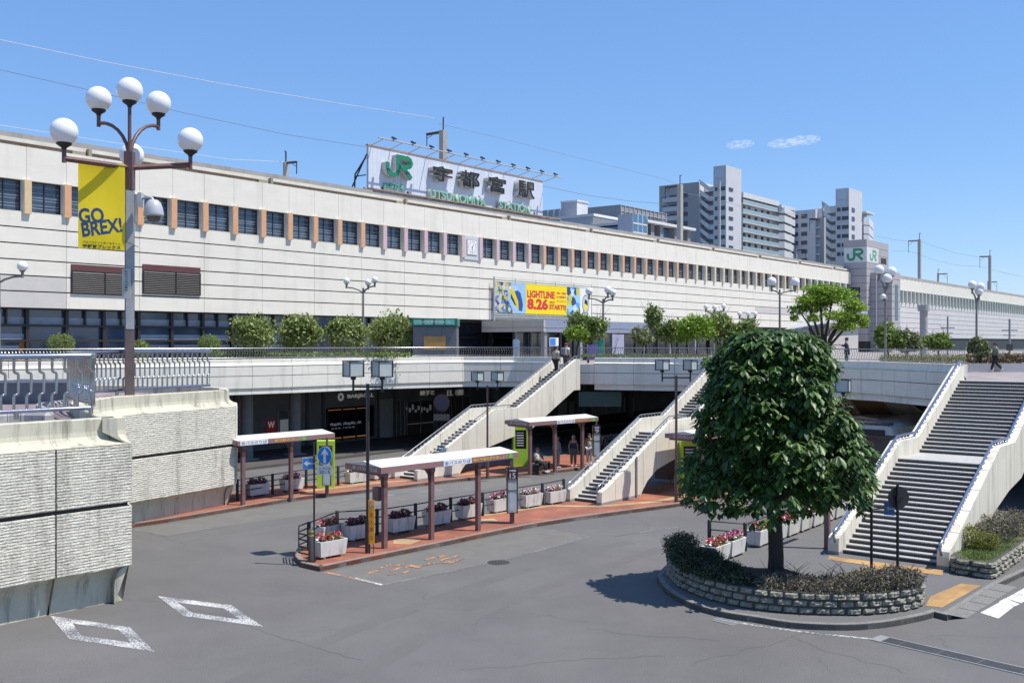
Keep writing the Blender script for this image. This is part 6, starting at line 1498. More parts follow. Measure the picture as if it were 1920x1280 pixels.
def wire(lab,pts,off_,r_=.022,m_=None):
    P=[]
    for x,y in pts: s,z=FS(x,y,off_); P.append(FP(s,off_,z))
    Q=[P[0]]
    for a,b_ in zip(P,P[1:]):
        for j in range(1,7): Q.append(a+(b_-a)*j/6)
    t=thing('overhead_wire',tuple(P[0]),0,lab,'wire','overhead wires above the station'); m=MB(); m.tube([tuple(q) for q in Q],[r_*(.55+q.y/260) for q in Q],4); m.build('strand',m_ or mat('thin_dark_wire',(.13,.13,.14),.5),t,True)
PW_=mat('pale_wire',(.6,.6,.62),.5)
wire('pale upper wire crossing the sky from the top left to the tall mast',[(-60,59),(0,75),(200,117),(420,158),(640,195),(815,222)],-9,.03,PW_)
wire('dark wire running from the left edge to the left end of the roof sign',[(-60,113),(0,131),(150,165),(350,213),(540,253),(690,276)],-9,.02)
wire('pale lower wire just above the roof line at left',[(-60,222),(0,235),(240,272),(430,299),(535,304)],-14,.026,PW_)
wire('wire from the tall mast behind the sign toward the apartment mast',[(822,232),(950,262),(1100,300),(1247,336),(1275,348)],-9,.02,mat('grey_wire',(.25,.27,.3),.5))
wire('wire from the right end of the roof sign to the apartment mast',[(1018,349),(1100,366),(1180,377),(1250,383)],-9,.022)
wire('wire across the face of the apartment blocks',[(1275,360),(1340,372),(1400,390),(1470,398),(1543,412)],-9,.02,mat('grey_wire',(.25,.27,.3),.5))
wire('wire from the sign tower to the sky mast at right',[(1640,442),(1680,450),(1703,452),(1724,452),(1790,474),(1837,482)],-9,.02,mat('grey_wire',(.25,.27,.3),.5))
wire('lower drooping wire between the right-hand masts',[(1672,471),(1703,470),(1760,490),(1800,498),(1837,499),(1880,511),(1925,520)],-9,.02,mat('grey_wire',(.25,.27,.3),.5))
# =====================================================================  APARTMENT BLOCKS AND OTHER BUILDINGS BEYOND
APG=mat('apartment_grey',(.64,.645,.66),.8,(.6,.605,.62),.3); APL=mat('apartment_pale_grey',(.58,.58,.6),.8,(.54,.54,.56),.3); APD=mat('apartment_dark_grey',(.56,.57,.59),.8,(.5,.51,.53),.3); APW=mat('apartment_white',(.7,.7,.7),.7)  # greys kept paler in place of haze over the distance
BGL=mat('balcony_glass',(.36,.46,.5),.3,(.3,.4,.44),1); DW=mat('far_window',(.06,.07,.1),.2)
def corner(xl,xc,xr,ytop,Yc,label,name='apartment_building',cat='building',yb=520,rot=0):
    C=W(xc,ytop,Yc); a=FA+rot; u_=Vector((math.cos(a),math.sin(a))); n_=Vector((-u_.y,u_.x))
    r_=(xr-960)/FPX; s=(r_*C.y-C.x)/(u_.x-r_*u_.y); r2=(xl-960)/FPX; d=(r2*C.y-C.x)/(n_.x-r2*n_.y)
    t=thing(name,(C.x,C.y,0),a,label,cat); return t,C,s,d,Yc/FPX
def zc_(C,k,py): return EYE+(640-py)*k
def grid_windows(t,C,k,face,cols,rows,w_,h_,mt=DW):
    for py in rows:
        for c in cols:
            m=MB(); 
            if face=='f': m.box(c-w_/2,c+w_/2,-.12,.05,-h_/2,h_/2); lo=(0,0,EYE+(640-py)*k)
            else: m.box(-.12,.05,c-w_/2,c+w_/2,-h_/2,h_/2); lo=(0,0,EYE+(640-py)*k)
            o=m.build('window',mt,t); o.location=lo
def block(label,xl,xc,xr,ytop,Yc,left_m,right_m,**kw):
    t,C,s,d,k=corner(xl,xc,xr,ytop,Yc,label,**kw); H=C.z
    m=MB(); m.box(0,s,0,d,0,H); m.build('walls',right_m,t)
    m=MB(); m.box(-.08,0,0,d,0,H-.02); m.build('side_wall',left_m,t)
    return t,C,s,d,k,H
# first apartment complex (its parts share one thing)
Y1=230
t,C,s,d,k,H=block('tall grey apartment block with a narrow tower, zigzag stairs and glass balconies',1338,1361.5,1390,309.5,Y1,APD,APL)
rows=[353+18.2*i for i in range(8)]
grid_windows(t,C,k,'f',[s*.3],rows,2.0,.75); grid_windows(t,C,k,'l',[d*.28],rows,1.3,.9); grid_windows(t,C,k,'l',[d*.78],rows,.7,.85)
for y0,y1 in ((315,333),(336,345)):
    m=MB(); m.box(-.2,-.1,d*.14,d*.88,zc_(C,k,y1),zc_(C,k,y0)); m.build('tower_opening',mat('sky_gap',(.55,.62,.72),.6),t)
# balcony wing
sw=[];r_=(1458-960)/FPX
a1=(r_*(C.y+.5*U.y)-C.x)/(U.x-r_*U.y)
L1=FS
def ray_s(px,C=C): r=(px-960)/FPX; return (r*C.y-C.x)/(U.x-r*U.y)
sA,sB=ray_s(1391),ray_s(1458); zt=zc_(C,k,352.5)
m=MB(); m.box(sA,sB,1.2,12,0,zt-1.0); m.build('balcony_wall',APG,t); m=MB(); m.box(sA,sB,-.4,12,zt-1.2,zt); m.build('wing_roof',APW,t)
for i in range(8):
    z=zc_(C,k,372.6+18.0*i); m=MB(); m.box(sA,sB,-.3,1.2,z-.25,z); m.build('balcony_slab',APW,t)
    m=MB(); m.box(sA,sB,-.32,-.26,z,z+.8); m.build('balcony_glass',BGL,t)
    for c in (.18,.32,.5,.68,.85): m=MB(); x=sA+(sB-sA)*c; m.box(x-.6,x+.6,1.1,1.25,z+.3,z+1.95); m.build('window',DW,t)
    # angled end balconies
    z2=z; m=MB(); x1=ray_s(1484); m.add([(sB,-.3,z2-.4),(sB+1.0,-1.4,z2-.4),(x1,-1.0,z2-.9),(x1,-1.0,z2+.7),(sB+1.0,-1.4,z2+1.2),(sB,-.3,z2+1.2)],[(0,1,4,5),(1,2,3,4)]); m.add([(sB,-.3,z2-.4),(sB+1,-1.4,z2-.4),(x1,-1.0,z2-.9),(x1,3,z2-.4),(sB,3,z2-.4)],[(0,1,2,3,4)]); m.build('end_balcony',APG,t)
m=MB(); m.box(sB,ray_s(1481),.6,10,0,zt-1.2); m.build('end_wall',APD,t); m=MB(); m.box(sB-.3,ray_s(1483),-1.2,8,zt-1.6,zt-.9); m.build('end_roof',APG,t)
# zigzag stairs left of the tower
def left_pt(px,py,dep,C=C,k=k): return None
zz0=MB(); n_=Vector((-U.y,U.x)); 
def dist_n(px,off_,C=C): 
    Cx=C.x+U.x*off_; Cy=C.y+U.y*off_; r=(px-960)/FPX; return (r*Cy-Cx)/(n_.x-r*n_.y)
for i in range(8):
    z=zc_(C,k,354+18.2*i); y0=dist_n(1338,1.5); y1=dist_n(1330,1.5); y2=dist_n(1311,1.5)
    m=MB(); m.add([(1.5,y0,z),(1.5,y1,z),(1.5,y1,z+1.1),(1.5,y0,z+1.1)],[(0,1,2,3)]); m.add([(1.4,y1,z),(1.4,y2,z+2.1),(1.4,y2,z+3.1),(1.4,y1,z+1.2)],[(0,1,2,3)]); m.add([(1.5,y0,z),(1.5,y2,z),(6,y2,z),(6,y0,z)],[(0,1,2,3)]); m.build('stair_flight',APG,t)
m=MB(); m.box(3.5,9,dist_n(1338,3.5),dist_n(1310,3.5),0,zc_(C,k,342)); m.build('stair_core',APD,t)
# left grey wing with windows
m=MB(); y2=dist_n(1311,1.0); y3=dist_n(1236,1.0); zL=zc_(C,k,339); 
m.add([(1,y2,0),(1,y3,0),(1,y3,zc_(C,k,334)),(1,y2,zc_(C,k,334))],[(0,1,2,3)]); m.box(1,14,y2,y3,0,zc_(C,k,334)); m.build('left_wing',APG,t)
for i in range(6):
    for px,w_ in ((1246,1.2),(1262,1.8),(1284,1.4)):
        y=dist_n(px,1.0); zz=zc_(C,k,357-(px-1284)*-.0+18.2*i+(1284-px)*.1); m=MB(); m.box(.85,1.02,y-w_/2,y+w_/2,zz-.5,zz+.5); m.build('window',DW,t)
    y=dist_n(1262,1.0); zz=zc_(C,k,367+18.2*i); m=MB(); m.box(.1,1,y-2.4,y+2.4,zz-.2,zz+.9); m.build('balcony',APD,t)
# second complex
Y2=250
t,C,s,d,k,H=block('second grey apartment block farther right, half hidden behind the roof line',1567,1592,1616.5,352,Y2,APD,APL)
rows=[391.5+16.8*i for i in range(6)]
grid_windows(t,C,k,'f',[s*.3],rows,1.9,1.0); grid_windows(t,C,k,'l',[d*.28],rows,1.7,.95); grid_windows(t,C,k,'l',[d*.76],rows,.9,.95)
for y0,y1 in ((359,373),(375.5,383)):
    m=MB(); m.box(-.2,-.1,d*.14,d*.88,zc_(C,k,y1),zc_(C,k,y0)); m.build('tower_opening',mat('sky_gap',(.55,.62,.72),.6),t)
def dn(px,off_): 
    Cx=C.x+U.x*off_; Cy=C.y+U.y*off_; r=(px-960)/FPX; return (r*Cy-Cx)/(n_.x-r*n_.y)
for i in range(7):
    z=zc_(C,k,395+17*i); y0=dn(1567,1.5); y1=dn(1559,1.5); y2=dn(1541,1.5)
    m=MB(); m.add([(1.5,y0,z),(1.5,y1,z),(1.5,y1,z+1.3),(1.5,y0,z+1.3)],[(0,1,2,3)]); m.add([(1.4,y1,z),(1.4,y2,z+2.1),(1.4,y2,z+3.3),(1.4,y1,z+1.3)],[(0,1,2,3)]); m.add([(1.5,y0,z),(1.5,y2,z),(6,y2,z),(6,y0,z)],[(0,1,2,3)]); m.build('stair_flight',APG,t)
m=MB(); m.box(3.5,9,dn(1567,3.5),dn(1541,3.5),0,zc_(C,k,380)); m.build('stair_core',APD,t)
m=MB(); m.box(1,14,dn(1529,1),dn(1484,1),0,zc_(C,k,386)); m.build('left_wing',APL,t)
m=MB(); m.box(2.5,12,dn(1543,2.5),dn(1528,2.5),0,zc_(C,k,384)); m.build('recess_wall',APG,t)
for i in range(7):
    for px in (1491,1508): y=dn(px,1.0); zz=zc_(C,k,398+17*i); m=MB(); m.box(.85,1.02,y-.75,y+.75,zz-.5,zz+.5); m.build('window',DW,t)
    z=zc_(C,k,404+17*i); m=MB(); m.box(1.2,3,dn(1541,1.2),dn(1530,1.2),z-.2,z+.1); m.build('balcony',APW,t)
def rs(px): r=(px-960)/FPX; return (r*C.y-C.x)/(U.x-r*U.y)
for i in range(5):
    z=zc_(C,k,412+17*i); x0,x1=rs(1617),rs(1632); m=MB(); m.add([(x0,-.3,z-.4),(x0+1.5,-1.2,z-.4),(x1,-.8,z-1.2),(x1,-.8,z+.6),(x0+1.5,-1.2,z+1.6),(x0,-.3,z+1.6)],[(0,1,4,5),(1,2,3,4)]); m.add([(x0,-.3,z-.4),(x0+1.5,-1.2,z-.4),(x1,-.8,z-1.2),(x1,4,z-.4),(x0,4,z-.4)],[(0,1,2,3,4)]); m.build('end_balcony',APG,t)
m=MB(); m.box(rs(1616.6),rs(1630),.6,10,0,zc_(C,k,392)); m.build('end_wall',APD,t); m=MB(); m.box(rs(1616.6),rs(1632.5),-1,9,zc_(C,k,392),zc_(C,k,389)); m.build('end_roof',APG,t)
# low pale building, hotel block
t,C,s,d,k,H=block('windowless pale box-shaped building just right of the roof sign',1052.5,1082,1102,377.5,170,mat('box_grey',(.4,.42,.46),.7),mat('box_white',(.68,.68,.7),.7),name='box_building')
m=MB(); m.box(-.15,s+.15,-.15,d+.1,H,H+.25); m.build('parapet',APW,t)
t,C,s,d,k,H=block('low pale hotel building with blue glass corner and white roof edge',1159,1187,1213,400,150,mat('hotel_grey',(.42,.46,.54),.6),mat('hotel_glass',(.09,.2,.32),.1),name='hotel_building')
def rs2(px): r=(px-960)/FPX; return (r*C.y-C.x)/(U.x-r*U.y)
m=MB(); m.box(s,rs2(1302),1.5,14,0,zc_(C,k,415)); m.build('glass_hall',mat('hotel_glass',(.09,.2,.32),.1),t)
m=MB(); m.box(s,rs2(1303),-.2,15,zc_(C,k,412),zc_(C,k,407)); m.build('white_roof_edge',APW,t)
m=MB()
for px in (1228,1245,1272,1296): x=rs2(px); m.box(x-.5,x+.5,.4,1.6,0,zc_(C,k,412))
m.build('pillars',mat('hotel_pillar',(.26,.26,.27),.7),t)
m=MB()
for q in range(1,4): m.box(s*q/3-.06,s*q/3+.06,-.05,0,0,H)
for py in (418,435): m.box(0,s,-.05,0,zc_(C,k,py)-.1,zc_(C,k,py)+.1)
m.build('glass_mullions',APW,t)
MESHM=mat('metal_mesh_screen',(.36,.36,.36),.6,(.26,.27,.28),2)
t,C,s,d,k,H=block('wide mesh-clad parking building with a small hotel name on it',1060,1163,1250,383.5,185,MESHM,MESHM,name='screened_building')
m=MB(); x=0
while x<s: m.box(x,x+.15,-.15,-.02,0,H); x+=1.5
z=H
while z>H-8: m.box(0,s,-.12,-.02,z-.1,z); z-=1.1
m.build('screen_frame',mat('screen_frame',(.5,.5,.5),.6),t)
xx=rs2
def rs3(px): r=(px-960)/FPX; return (r*C.y-C.x)/(U.x-r*U.y)
text('hotel_lettering','Mys Hotel Start',mat('hotel_lettering',(.1,.1,.11),.6),t,(rs3(1193),rs3(1237),H-2.6,H-1.2),fw,.2,bold=.02)
m=MB(); c=rs3(1187.5); m.slab([(c+.7*math.cos(a*.5),H-1.9+.9*math.sin(a*.5)) for a in range(13)],fw,.16,.2); m.build('red_roundel',mat('roundel_red',(.5,.1,.05),.6),t)
t,C,s,d,k,H=block('long low grey rooftop hall right of the big sign',1020,1113,1160,405,160,mat('box_grey',(.4,.42,.46),.7),mat('hall_dark',(.2,.21,.23),.7),name='low_hall'); m=MB(); m.box(-.1,s+.1,-.1,d+.1,H,H+.4); m.build('roof_edge',APG,t)
t,C,s,d,k,H=block('faint glass-screened roof structure behind the right end of the sign',985,1075,1110,389,190,mat('glass_screen_grey',(.3,.36,.42),.4),MESHM,name='screened_hall'); m=MB()
for i in range(8): m.box(-.2,-.08,d*i/8,d*i/8+.3,0,H)
m.build('screen_posts',APW,t)
# distant strip that meets the horizon at far right and left
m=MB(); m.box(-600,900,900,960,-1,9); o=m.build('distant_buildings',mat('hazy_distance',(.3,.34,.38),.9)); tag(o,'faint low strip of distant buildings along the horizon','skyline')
# =====================================================================  BUS AND UNDER-DECK THINGS
a=FA; fc=Vector((16.7,47.4))
t=thing('city_bus',(fc.x,fc.y,0),a,'white city bus waiting under the deck between the big tree and the broad stairs','bus')
BW=mat('bus_white_paint',(.62,.62,.6),.3); BB=mat('bus_dark_roof',(.06,.06,.075),.4)
m=MB(); w2=1.23
sec=lambda x,z0=.35:[(x,-w2,z0),(x,w2,z0),(x,w2,2.55),(x,w2*.93,2.95),(x,w2*.7,3.08),(x,-w2*.7,3.08),(x,-w2*.93,2.95),(x,-w2,2.55)]
vs=[]
for x,ins in ((0,.08),(.12,0),(10.4,0),(10.5,.06)): vs+=[(x,y*(1-ins),z) for _,y,z in sec(x)]
fs=[(0,1,2,3,4,5,6,7),tuple(range(31,23,-1))]
for i in range(3):
    for j in range(8): fs.append((i*8+j,i*8+(j+1)%8,(i+1)*8+(j+1)%8,(i+1)*8+j))
m.add(vs,fs); m.build('body',BW,t)
m=MB(); m.box(-.02,10.4,-w2-.01,-w2,1.5,2.5); m.box(.1,10.4,w2,w2+.01,1.5,2.5); m.build('side_windows',GLASS,t)
m=MB(); m.box(-.03,.0,-w2*.88,w2*.88,1.35,2.55); m.build('windscreen',GLASS,t)
m=MB(); m.box(-.02,10.3,-w2-.015,w2+.015,2.56,2.66); m.box(.05,.9,-w2*.7,w2*.7,3.07,3.2); m.build('dark_roof_band',BB,t)
m=MB(); m.box(-.05,-.02,-w2*.6,w2*.6,2.62,2.9); m.build('destination_box',LBLK,t)
text('bus_lettering','JRバス',KTXT,t,(-.7,.7,.95,1.2),lambda x,z,d:(-d,-x,z),.09,bold=.02)
for sgn in (-1,1): m=MB(); m.lathe([(.01,0),(.12,0),(.13,.02)],(0,0,0),12); o=m.build('headlight',mat('headlight_glass',(.7,.7,.68),.1),t); o.rotation_euler=(0,-math.pi/2,0); o.location=(-.01,sgn*.85,.75)
for x in (2.2,7.6):
    for sgn in (-1,1):
        m=MB(); m.lathe([(.3,-.14),(.48,-.12),(.48,.12),(.3,.14)],n=18); o=m.build('wheel',LBLK,t); o.rotation_euler=(math.pi/2,0,0); o.location=(x,sgn*1.1,.48)
        m=MB(); m.lathe([(.02,.15*-sgn*-1),(.3,.1)],n=14); q=m.build('rim',GALV,o)
m=MB(); m.tube([(-.05,-w2-.05,2.45),(-.3,-w2-.15,2.4),(-.3,-w2-.15,1.9)],.03,5); m.box(-.36,-.28,-w2-.25,-w2-.08,1.7,2.15); m.build('mirror',LBLK,t)
q=W(1575,775,75); t=thing('red_hoarding',(q.x,q.y,0),FA,'reddish hoarding far under the deck behind the bus','hoarding')
m=MB(); m.box(-4,9,0,.15,0,3.2); m.build('boards',mat('faded_red_board',(.5,.14,.1),.7,(.42,.11,.08),1),t); m=MB()
for i in range(7): m.box(-4+i*2.1,-3.9+i*2.1,-.08,0,0,3.2)
m.build('battens',BROWN,t)
# =====================================================================  PEOPLE
SKIN=mat('skin_tone',(.5,.3,.21),.55); HAIR=mat('black_hair',(.015,.012,.01),.6)
def skin_mesh(name,J,E,Rr,m,parent,sub=1):
    me=bpy.data.meshes.new(name); me.from_pydata([tuple(j) for j in J],E,[])
    o=bpy.data.objects.new(name,me); sc.collection.objects.link(o)
    md=o.modifiers.new('s','SKIN'); md.branch_smoothing=.5
    for i,r_ in enumerate(Rr): me.skin_vertices[0].data[i].radius=(r_,r_)
    me.skin_vertices[0].data[0].use_root=True
    sb=o.modifiers.new('u','SUBSURF'); sb.levels=sub; sb.render_levels=sub
    bpy.context.view_layer.update()
    m2=bpy.data.meshes.new_from_object(o.evaluated_get(bpy.context.evaluated_depsgraph_get())); bpy.data.objects.remove(o)
    m2.name=name; m2.materials.clear(); m2.materials.append(m); m2.polygons.foreach_set('use_smooth',[True]*len(m2.polygons)); return link(name,m2,parent)
def person(label,loc,rz,pose,shirt,trouser,hair=HAIR,s=1.,cap=None,bag=None,sleeve='short'):
    """faces +x; pose: dict of joint overrides (metres for a 1.7 m figure)"""
    J=dict(pel=(0,0,.93),sp=(0,0,1.12),ch=(0,0,1.32),nk=(0.01,0,1.46),hd=(.03,0,1.55),tp=(.03,0,1.66),
      ls=(0,.17,1.4),le=(-.02,.23,1.13),lw=(.08,.24,.9),rs=(0,-.17,1.4),re=(-.02,-.23,1.13),rw=(.08,-.24,.9),
      lh=(0,.09,.88),lk=(.02,.1,.48),la=(0,.1,.08),lt=(.16,.11,.04),rh=(0,-.09,.88),rk=(.02,-.1,.48),ra=(0,-.1,.08),rt=(.16,-.11,.04)); J.update(pose)
    K={k:Vector(v)*s for k,v in J.items()}
    t=thing('person',loc,rz,label,'person')
    names=['pel','sp','ch','nk','hd','tp','ls','le','lw','rs','re','rw','lh','lk','la','lt','rh','rk','ra','rt']
    rr=dict(pel=.12,sp=.105,ch=.12,nk=.055,hd=.105,tp=.085,ls=.06,le=.042,lw=.028,rs=.06,re=.042,rw=.028,lh=.085,lk=.055,la=.038,lt=.03,rh=.085,rk=.055,ra=.038,rt=.03)
    V=[K[n] for n in names]; idx={n:i for i,n in enumerate(names)}; E=[(idx[a],idx[b_]) for a,b_ in (('pel','sp'),('sp','ch'),('ch','nk'),('nk','hd'),('hd','tp'),('ch','ls'),('ls','le'),('le','lw'),('ch','rs'),('rs','re'),('re','rw'),('pel','lh'),('lh','lk'),('lk','la'),('la','lt'),('pel','rh'),('rh','rk'),('rk','ra'),('ra','rt'))]
    R_=[rr[n]*s for n in names]
    for w_,e in (('lw','le'),('rw','re')):      # palm and five fingers
        d=(K[w_]-K[e]).normalized(); side=d.cross(Vector((1,0,.2))).normalized(); pm=K[w_]+d*.08*s; V.append(pm); R_.append(.03*s); ip=len(V)-1; E.append((idx[w_],ip))
        for f in range(4):
            o=side*(f-1.5)*.02*s; L=(.075,.085,.08,.06)[f]*s; V.append(pm+d*.03*s+o); R_.append(.009*s); a=len(V)-1; E.append((ip,a)); V.append(pm+d*L+o+Vector((.015,0,0))*s); R_.append(.008*s); E.append((a,len(V)-1))
        V.append(K[w_]+d*.06*s+side*.055*s+Vector((.02,0,0))); R_.append(.009*s); E.append((idx[w_],len(V)-1))
    skin_mesh('body',V,E,R_,SKIN,t)
    h=K['hd']*.5+K['tp']*.5; f=(Vector((1,0,0)))
    m=MB(); m.ball(tuple(h+Vector((-.022,0,.018))*s),.1*s,12,8,1.05); ho=m.build('hair',cap or hair,t)
    if cap: m=MB(); m.box(h.x,h.x+.17*s,h.y-.07*s,h.y+.07*s,h.z+.04*s,h.z+.055*s); m.build('cap_peak',cap,ho)
    m=MB(); m.tube([h+Vector((.085,0,.0))*s,h+Vector((.115,0,-.03))*s],[.012*s,.018*s],6); m.build('nose',SKIN,t)
    m=MB()
    for y in (-.03,.03): m.ball(tuple(h+Vector((.09,y,.01))*s),.012*s,6,4)
    m.tube([h+Vector((.085,-.025,-.06))*s,h+Vector((.092,0,-.062))*s,h+Vector((.085,.025,-.06))*s],.006*s,4); m.build('eyes_and_mouth',mat('dark_features',(.06,.03,.025),.6),t)
    g=1.16
    sn=['pel','sp','ch','ls','le','rs','re']; sv=[K[n] for n in sn]; sr=[.17*s,.16*s,.185*s,.095*s,.075*s,.095*s,.075*s]; se=[(0,1),(1,2),(2,3),(3,4),(2,5),(5,6)]
    if sleeve=='long': sv+=[K['lw'],K['rw']]; sr+=[.055*s,.055*s]; se+=[(4,7),(6,8)]
    else: sv[4]=K['ls'].lerp(K['le'],.6); sv[6]=K['rs'].lerp(K['re'],.6)
    skin_mesh('shirt',sv,se,sr,shirt,t)
    skin_mesh('trousers',[K['pel'],K['lh'],K['lk'],K['la'].lerp(K['lk'],.1),K['rh'],K['rk'],K['ra'].lerp(K['rk'],.1)],[(0,1),(1,2),(2,3),(0,4),(4,5),(5,6)],[.155*s,.115*s,.09*s,.07*s,.115*s,.09*s,.07*s],trouser,t)
    for a_,b_ in (('la','lt'),('ra','rt')): m=MB(); d=(K[b_]-K[a_]); m.tube([K[a_]-d*.35-Vector((0,0,.03))*s,K[a_]-Vector((0,0,.02))*s,K[b_]-Vector((0,0,.0))*s,K[b_]+d*.25],[.035*s,.05*s,.045*s,.025*s],8); m.build('shoe',SHOE,t)
    if bag:
        m=MB(); m.slab([(-.28,1.02),(-.13,1.02),(-.13,1.38),(-.17,1.43),(-.24,1.43),(-.28,1.38)],lambda x,z,d:(x*s,d*s,z*s),-.15,.15); m.build('backpack',bag,t)
    return t
SHOE=mat('white_shoe',(.6,.6,.6),.6); KH=mat('olive_grey_shirt',(.2,.22,.16),.8); BLKT=mat('black_trousers',(.02,.02,.022),.8); NVY=mat('navy_jacket',(.015,.03,.09),.7); WSH=mat('white_shirt',(.6,.6,.57),.8); BEI=mat('beige_shirt',(.5,.47,.38),.8); GRYT=mat('grey_trousers',(.12,.12,.13),.8)
v=W(1867,698,54.2)
person('man in olive shirt and black trousers striding left along the deck at right',(v.x,v.y,5.35),math.pi,dict(lk=(.2,.1,.5),la=(.32,.1,.1),lt=(.46,.1,.1),rk=(-.1,-.1,.5),ra=(-.42,-.1,.2),rt=(-.32,-.1,.06),lw=(-.05,.26,.92),rw=(.2,-.2,.98),re=(.02,-.25,1.15)),KH,BLKT,s=.92,cap=mat('dark_cap',(.03,.03,.035),.8),sleeve='long')
v=W(1588,698,56)
person('man in navy jacket leaning at the deck railing beside the spreading tree',(v.x,v.y,5.6),2.7,dict(re=(.14,-.22,1.2),rw=(.34,-.16,1.28),le=(.12,.22,1.2),lw=(.3,.15,1.25)),NVY,BLKT,s=.95,sleeve='long')
pa=Vector((-5.1,50.5,0))+U*12.0; 
person('person in beige top with dark trousers near the top of the left stairway',(pa.x-.35*N.x*-1,pa.y,5.0),FA,dict(lk=(.15,.1,.55),la=(.12,.1,.2),lt=(.26,.1,.18)),BEI,BLKT,bag=None,s=1.)
pb_=Vector((-5.1,50.5,0))+U*12.9+N*.45
person('person in white shirt with red cap beside the other at the left stairway top',(pb_.x,pb_.y,5.2),FA,dict(),WSH,GRYT,cap=mat('red_cap',(.3,.03,.03),.7),bag=mat('grey_bag',(.3,.3,.32),.8),s=1.)
sit=dict(pel=(0,0,.5),sp=(-.03,0,.7),ch=(-.06,0,.92),nk=(-.03,0,1.06),hd=(.0,0,1.14),tp=(.02,0,1.25),ls=(-.06,.17,1.0),le=(.02,.22,.74),lw=(.22,.1,.66),rs=(-.06,-.17,1.0),re=(.02,-.22,.74),rw=(.22,-.08,.66),lh=(.05,.09,.48),lk=(.45,.1,.5),la=(.5,.1,.1),lt=(.64,.1,.05),rh=(.05,-.09,.48),rk=(.45,-.1,.5),ra=(.5,-.1,.1),rt=(.64,-.1,.05))
def bench(lab,x,y,a,n=3):
    t=thing('bench',(x,y,.15),a,lab,'bench','benches under the middle shelter')
    m=MB()
    for i in range(n): m.box(-.2,.22,-.25+i*.52,.2+i*.52,.38,.42)
    m.build('seat',mat('grey_bench',(.25,.26,.25),.6),t)
    m=MB()
    for i in range(n): m.add([(-.2,-.25+i*.52,.45),(-.2,.2+i*.52,.45),(-.28,.2+i*.52,.85),(-.28,-.25+i*.52,.85)],[(0,1,2,3)])
    m.build('backrest',mat('grey_bench',(.25,.26,.25),.6),t)
    for yy in (-.1,n*.52-.35): m=MB(); m.box(-.18,.18,yy-.02,yy+.02,0,.38); m.build('leg',LBLK,t)
q=W(1017,868,53.3); bench('grey bench with the man in white seated, under the middle shelter',q.x-.3,q.y+.1,-.5)
person('man in pale shirt and dark trousers sitting back on the bench under the middle shelter',(q.x-.25,q.y+.05,.12),-.5,sit,WSH,BLKT,hair=mat('grey_hair',(.2,.18,.16),.8))
q=W(1044,868,54.8); person('person in pale long coat standing under the middle shelter',(q.x,q.y,.15),-.8,{},mat('pale_coat',(.35,.34,.31),.8),mat('pale_trousers',(.3,.29,.27),.8),cap=mat('white_hat',(.4,.4,.38),.8),sleeve='long')
q=W(1075,868,55.6); person('person in dark blue top and white cap at the right of the middle shelter',(q.x,q.y,.15),-1.4,{},NVY,GRYT,cap=mat('white_hat',(.4,.4,.38),.8))
q=W(1105,866,56.6); person('person all in white standing beside the stop pylon numbered 9',(q.x,q.y,.15),-1.8,{},WSH,mat('white_trousers',(.55,.55,.53),.8))
# bicycles parked in the dark under the deck
def bike():
    t=thing('bicycle',(0,0,.15),0,'','bicycle','bicycles parked in the shade under the deck')
    for x in (0,1.05):
        m=MB(); m.tube([(x+.33*math.cos(a*.35),0,.34+.33*math.sin(a*.35)) for a in range(19)],.02,4); w_=m.build('wheel',LBLK,t)
    m=MB(); m.tube([(0,0,.34),(.4,0,.3),(.85,0,.8),(1.05,0,.34)],.02,4); m.tube([(0,0,.34),(.3,0,.85),(.82,0,.75)],.02,4); m.tube([(.3,0,.85),(.4,0,.3)],.02,4); m.build('frame',GALV,t)
    m=MB(); m.tube([(.85,0,.8),(.87,0,1.0)],.015,4); m.tube([(.8,-.25,1.02),(.9,0,1.0),(.8,.25,1.02)],.015,4); m.build('handlebar',GALV,t)
    m=MB(); m.box(.15,.4,-.07,.07,.86,.92); m.build('saddle',LBLK,t); m=MB(); m.box(.9,1.2,-.16,.16,.75,1.0); m.build('basket',mat('basket_grey',(.15,.15,.15),.6),t); return t
bk=bike(); 
for i in range(9):
    q=W(1122+i*11,862,62+i*.5); o=bk if i==0 else dup(bk,(0,0,0),0,''); o.location=(q.x,q.y,.15); o.rotation_euler=(0,0,1.2); o['label']='parked bicycle in the dark row beneath the deck beyond stop 9'
# green sign hung under the deck
q=W(1125,748,62); t=thing('hanging_sign',(q.x,q.y,q.z),0,'teal direction sign hanging under the deck in the shade','sign'); m=MB(); m.box(-1.3,1.3,-.08,.08,-.45,.45); m.build('box',mat('teal_sign',(.03,.07,.07),.5,emit=(.2,.5,.5,.01)),t); m=MB(); m.box(-1.0,-.95,-.02,.02,.45,.8); m.build('hanger',LBLK,t); m=MB(); m.box(.95,1.0,-.02,.02,.45,.8); m.build('hanger',LBLK,t)
# round speed sign hung in the shop area
q=W(828,755,63); t=thing('traffic_sign',(q.x,q.y,q.z),0,'faded round red-rimmed sign with plate in the shade above the left stairway','road sign')
m=MB(); m.slab([(.5*math.cos(a*.3),.55*math.sin(a*.3)) for a in range(21)],fw,0,.03); m.build('rim',mat('dim_red',(.07,.025,.025),.6),t); m=MB(); m.slab([(.4*math.cos(a*.3),.44*math.sin(a*.3)) for a in range(21)],fw,.03,.04); m.build('face',mat('dim_blue',(.03,.035,.06),.6),t); m=MB(); m.box(-.5,.5,-.03,0,-1.1,-.7); m.build('plate',mat('dim_grey',(.08,.08,.08),.6),t); m=MB(); m.tube([(0,.05,-4),(0,.05,.5)],.04,6); m.build('pole',LBLK,t)
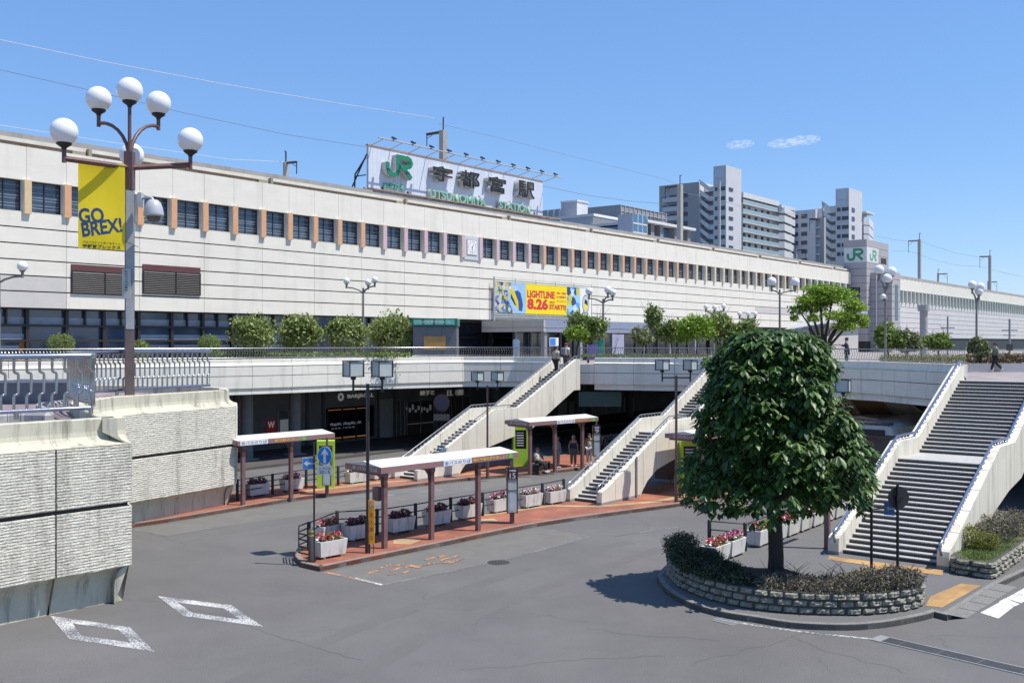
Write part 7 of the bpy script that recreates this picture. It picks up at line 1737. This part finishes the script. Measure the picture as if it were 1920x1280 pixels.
# utility poles in front of the right wing
for px,y0,Y,lab in ((1777,593,118,'dark utility pole with cross arm low before the right wing'),(1893,598,105,'dark utility pole with equipment near the right edge')):
    k=Y/FPX; q=W(px,640,Y); t=thing('utility_pole',(q.x,q.y,5.0),0,lab,'pole'); z1=EYE+(640-y0)*k-5
    m=MB(); m.tube([(0,0,0),(0,0,z1)],.1,6); m.build('pole',GREYC,t); m=MB(); m.box(-.8,.8,-.05,.05,z1*.72,z1*.74); m.box(-.6,.6,-.05,.05,z1*.6,z1*.615); m.box(-.5,.5,-.05,.05,z1*.5,z1*.515); m.box(-.25,.25,-.2,.2,z1*.25,z1*.4); m.build('cross_arm',IRON,t)
q=W(1732,600,100); t=thing('slim_mast',(q.x,q.y,5.0),0,'slim grey mast before the right wing','mast'); m=MB(); m.tube([(0,0,0),(0,0,2+ (640-581)*100/FPX)],.4,8); m.build('column',CONC,t); m=MB(); m.tube([(0,0,5.0),(0,0,5.6)],.6,8); m.build('collar',CONC,t)
# =====================================================================  SMALL CLOUDS
CL=bpy.data.materials.new('cloud_vapour'); CL.use_nodes=True; n=CL.node_tree; n.nodes.remove(n.nodes['Principled BSDF']); pv=n.nodes.new('ShaderNodeVolumePrincipled'); n.links.new(pv.outputs[0],n.nodes['Material Output'].inputs['Volume'])
tcn=n.nodes.new('ShaderNodeTexCoord'); nz=n.nodes.new('ShaderNodeTexNoise'); nz.inputs['Scale'].default_value=3.2; nz.inputs['Detail'].default_value=6; nz.inputs['Roughness'].default_value=.65; n.links.new(tcn.outputs['Object'],nz.inputs[0])
mr=n.nodes.new('ShaderNodeMapRange'); mr.inputs[1].default_value=.5; mr.inputs[2].default_value=.72; mr.inputs[3].default_value=0; mr.inputs[4].default_value=.09; n.links.new(nz.outputs[0],mr.inputs[0]); n.links.new(mr.outputs[0],pv.inputs['Density']); pv.inputs['Anisotropy'].default_value=.3; pv.inputs['Color'].default_value=(1,1,1,1)
for i,(px,py,w_,h_) in enumerate(((1388,271,27,7),(1470,269,32,8),(1508,263,30,9))):
    q=W(px,py,2000); k=2000/FPX; m=MB(); m.lathe([(max(math.sin(math.pi*j/8),1e-3),-math.cos(math.pi*j/8)) for j in range(9)],n=16); o=m.build('cloud',CL); o.location=q; o.scale=(w_*k,40,h_*k*.8); tag(o,('tiny thin cloud wisp left of the larger one','small cloud, middle wisp above the apartment blocks','small cloud wisp, rightmost and brightest')[i],'cloud')
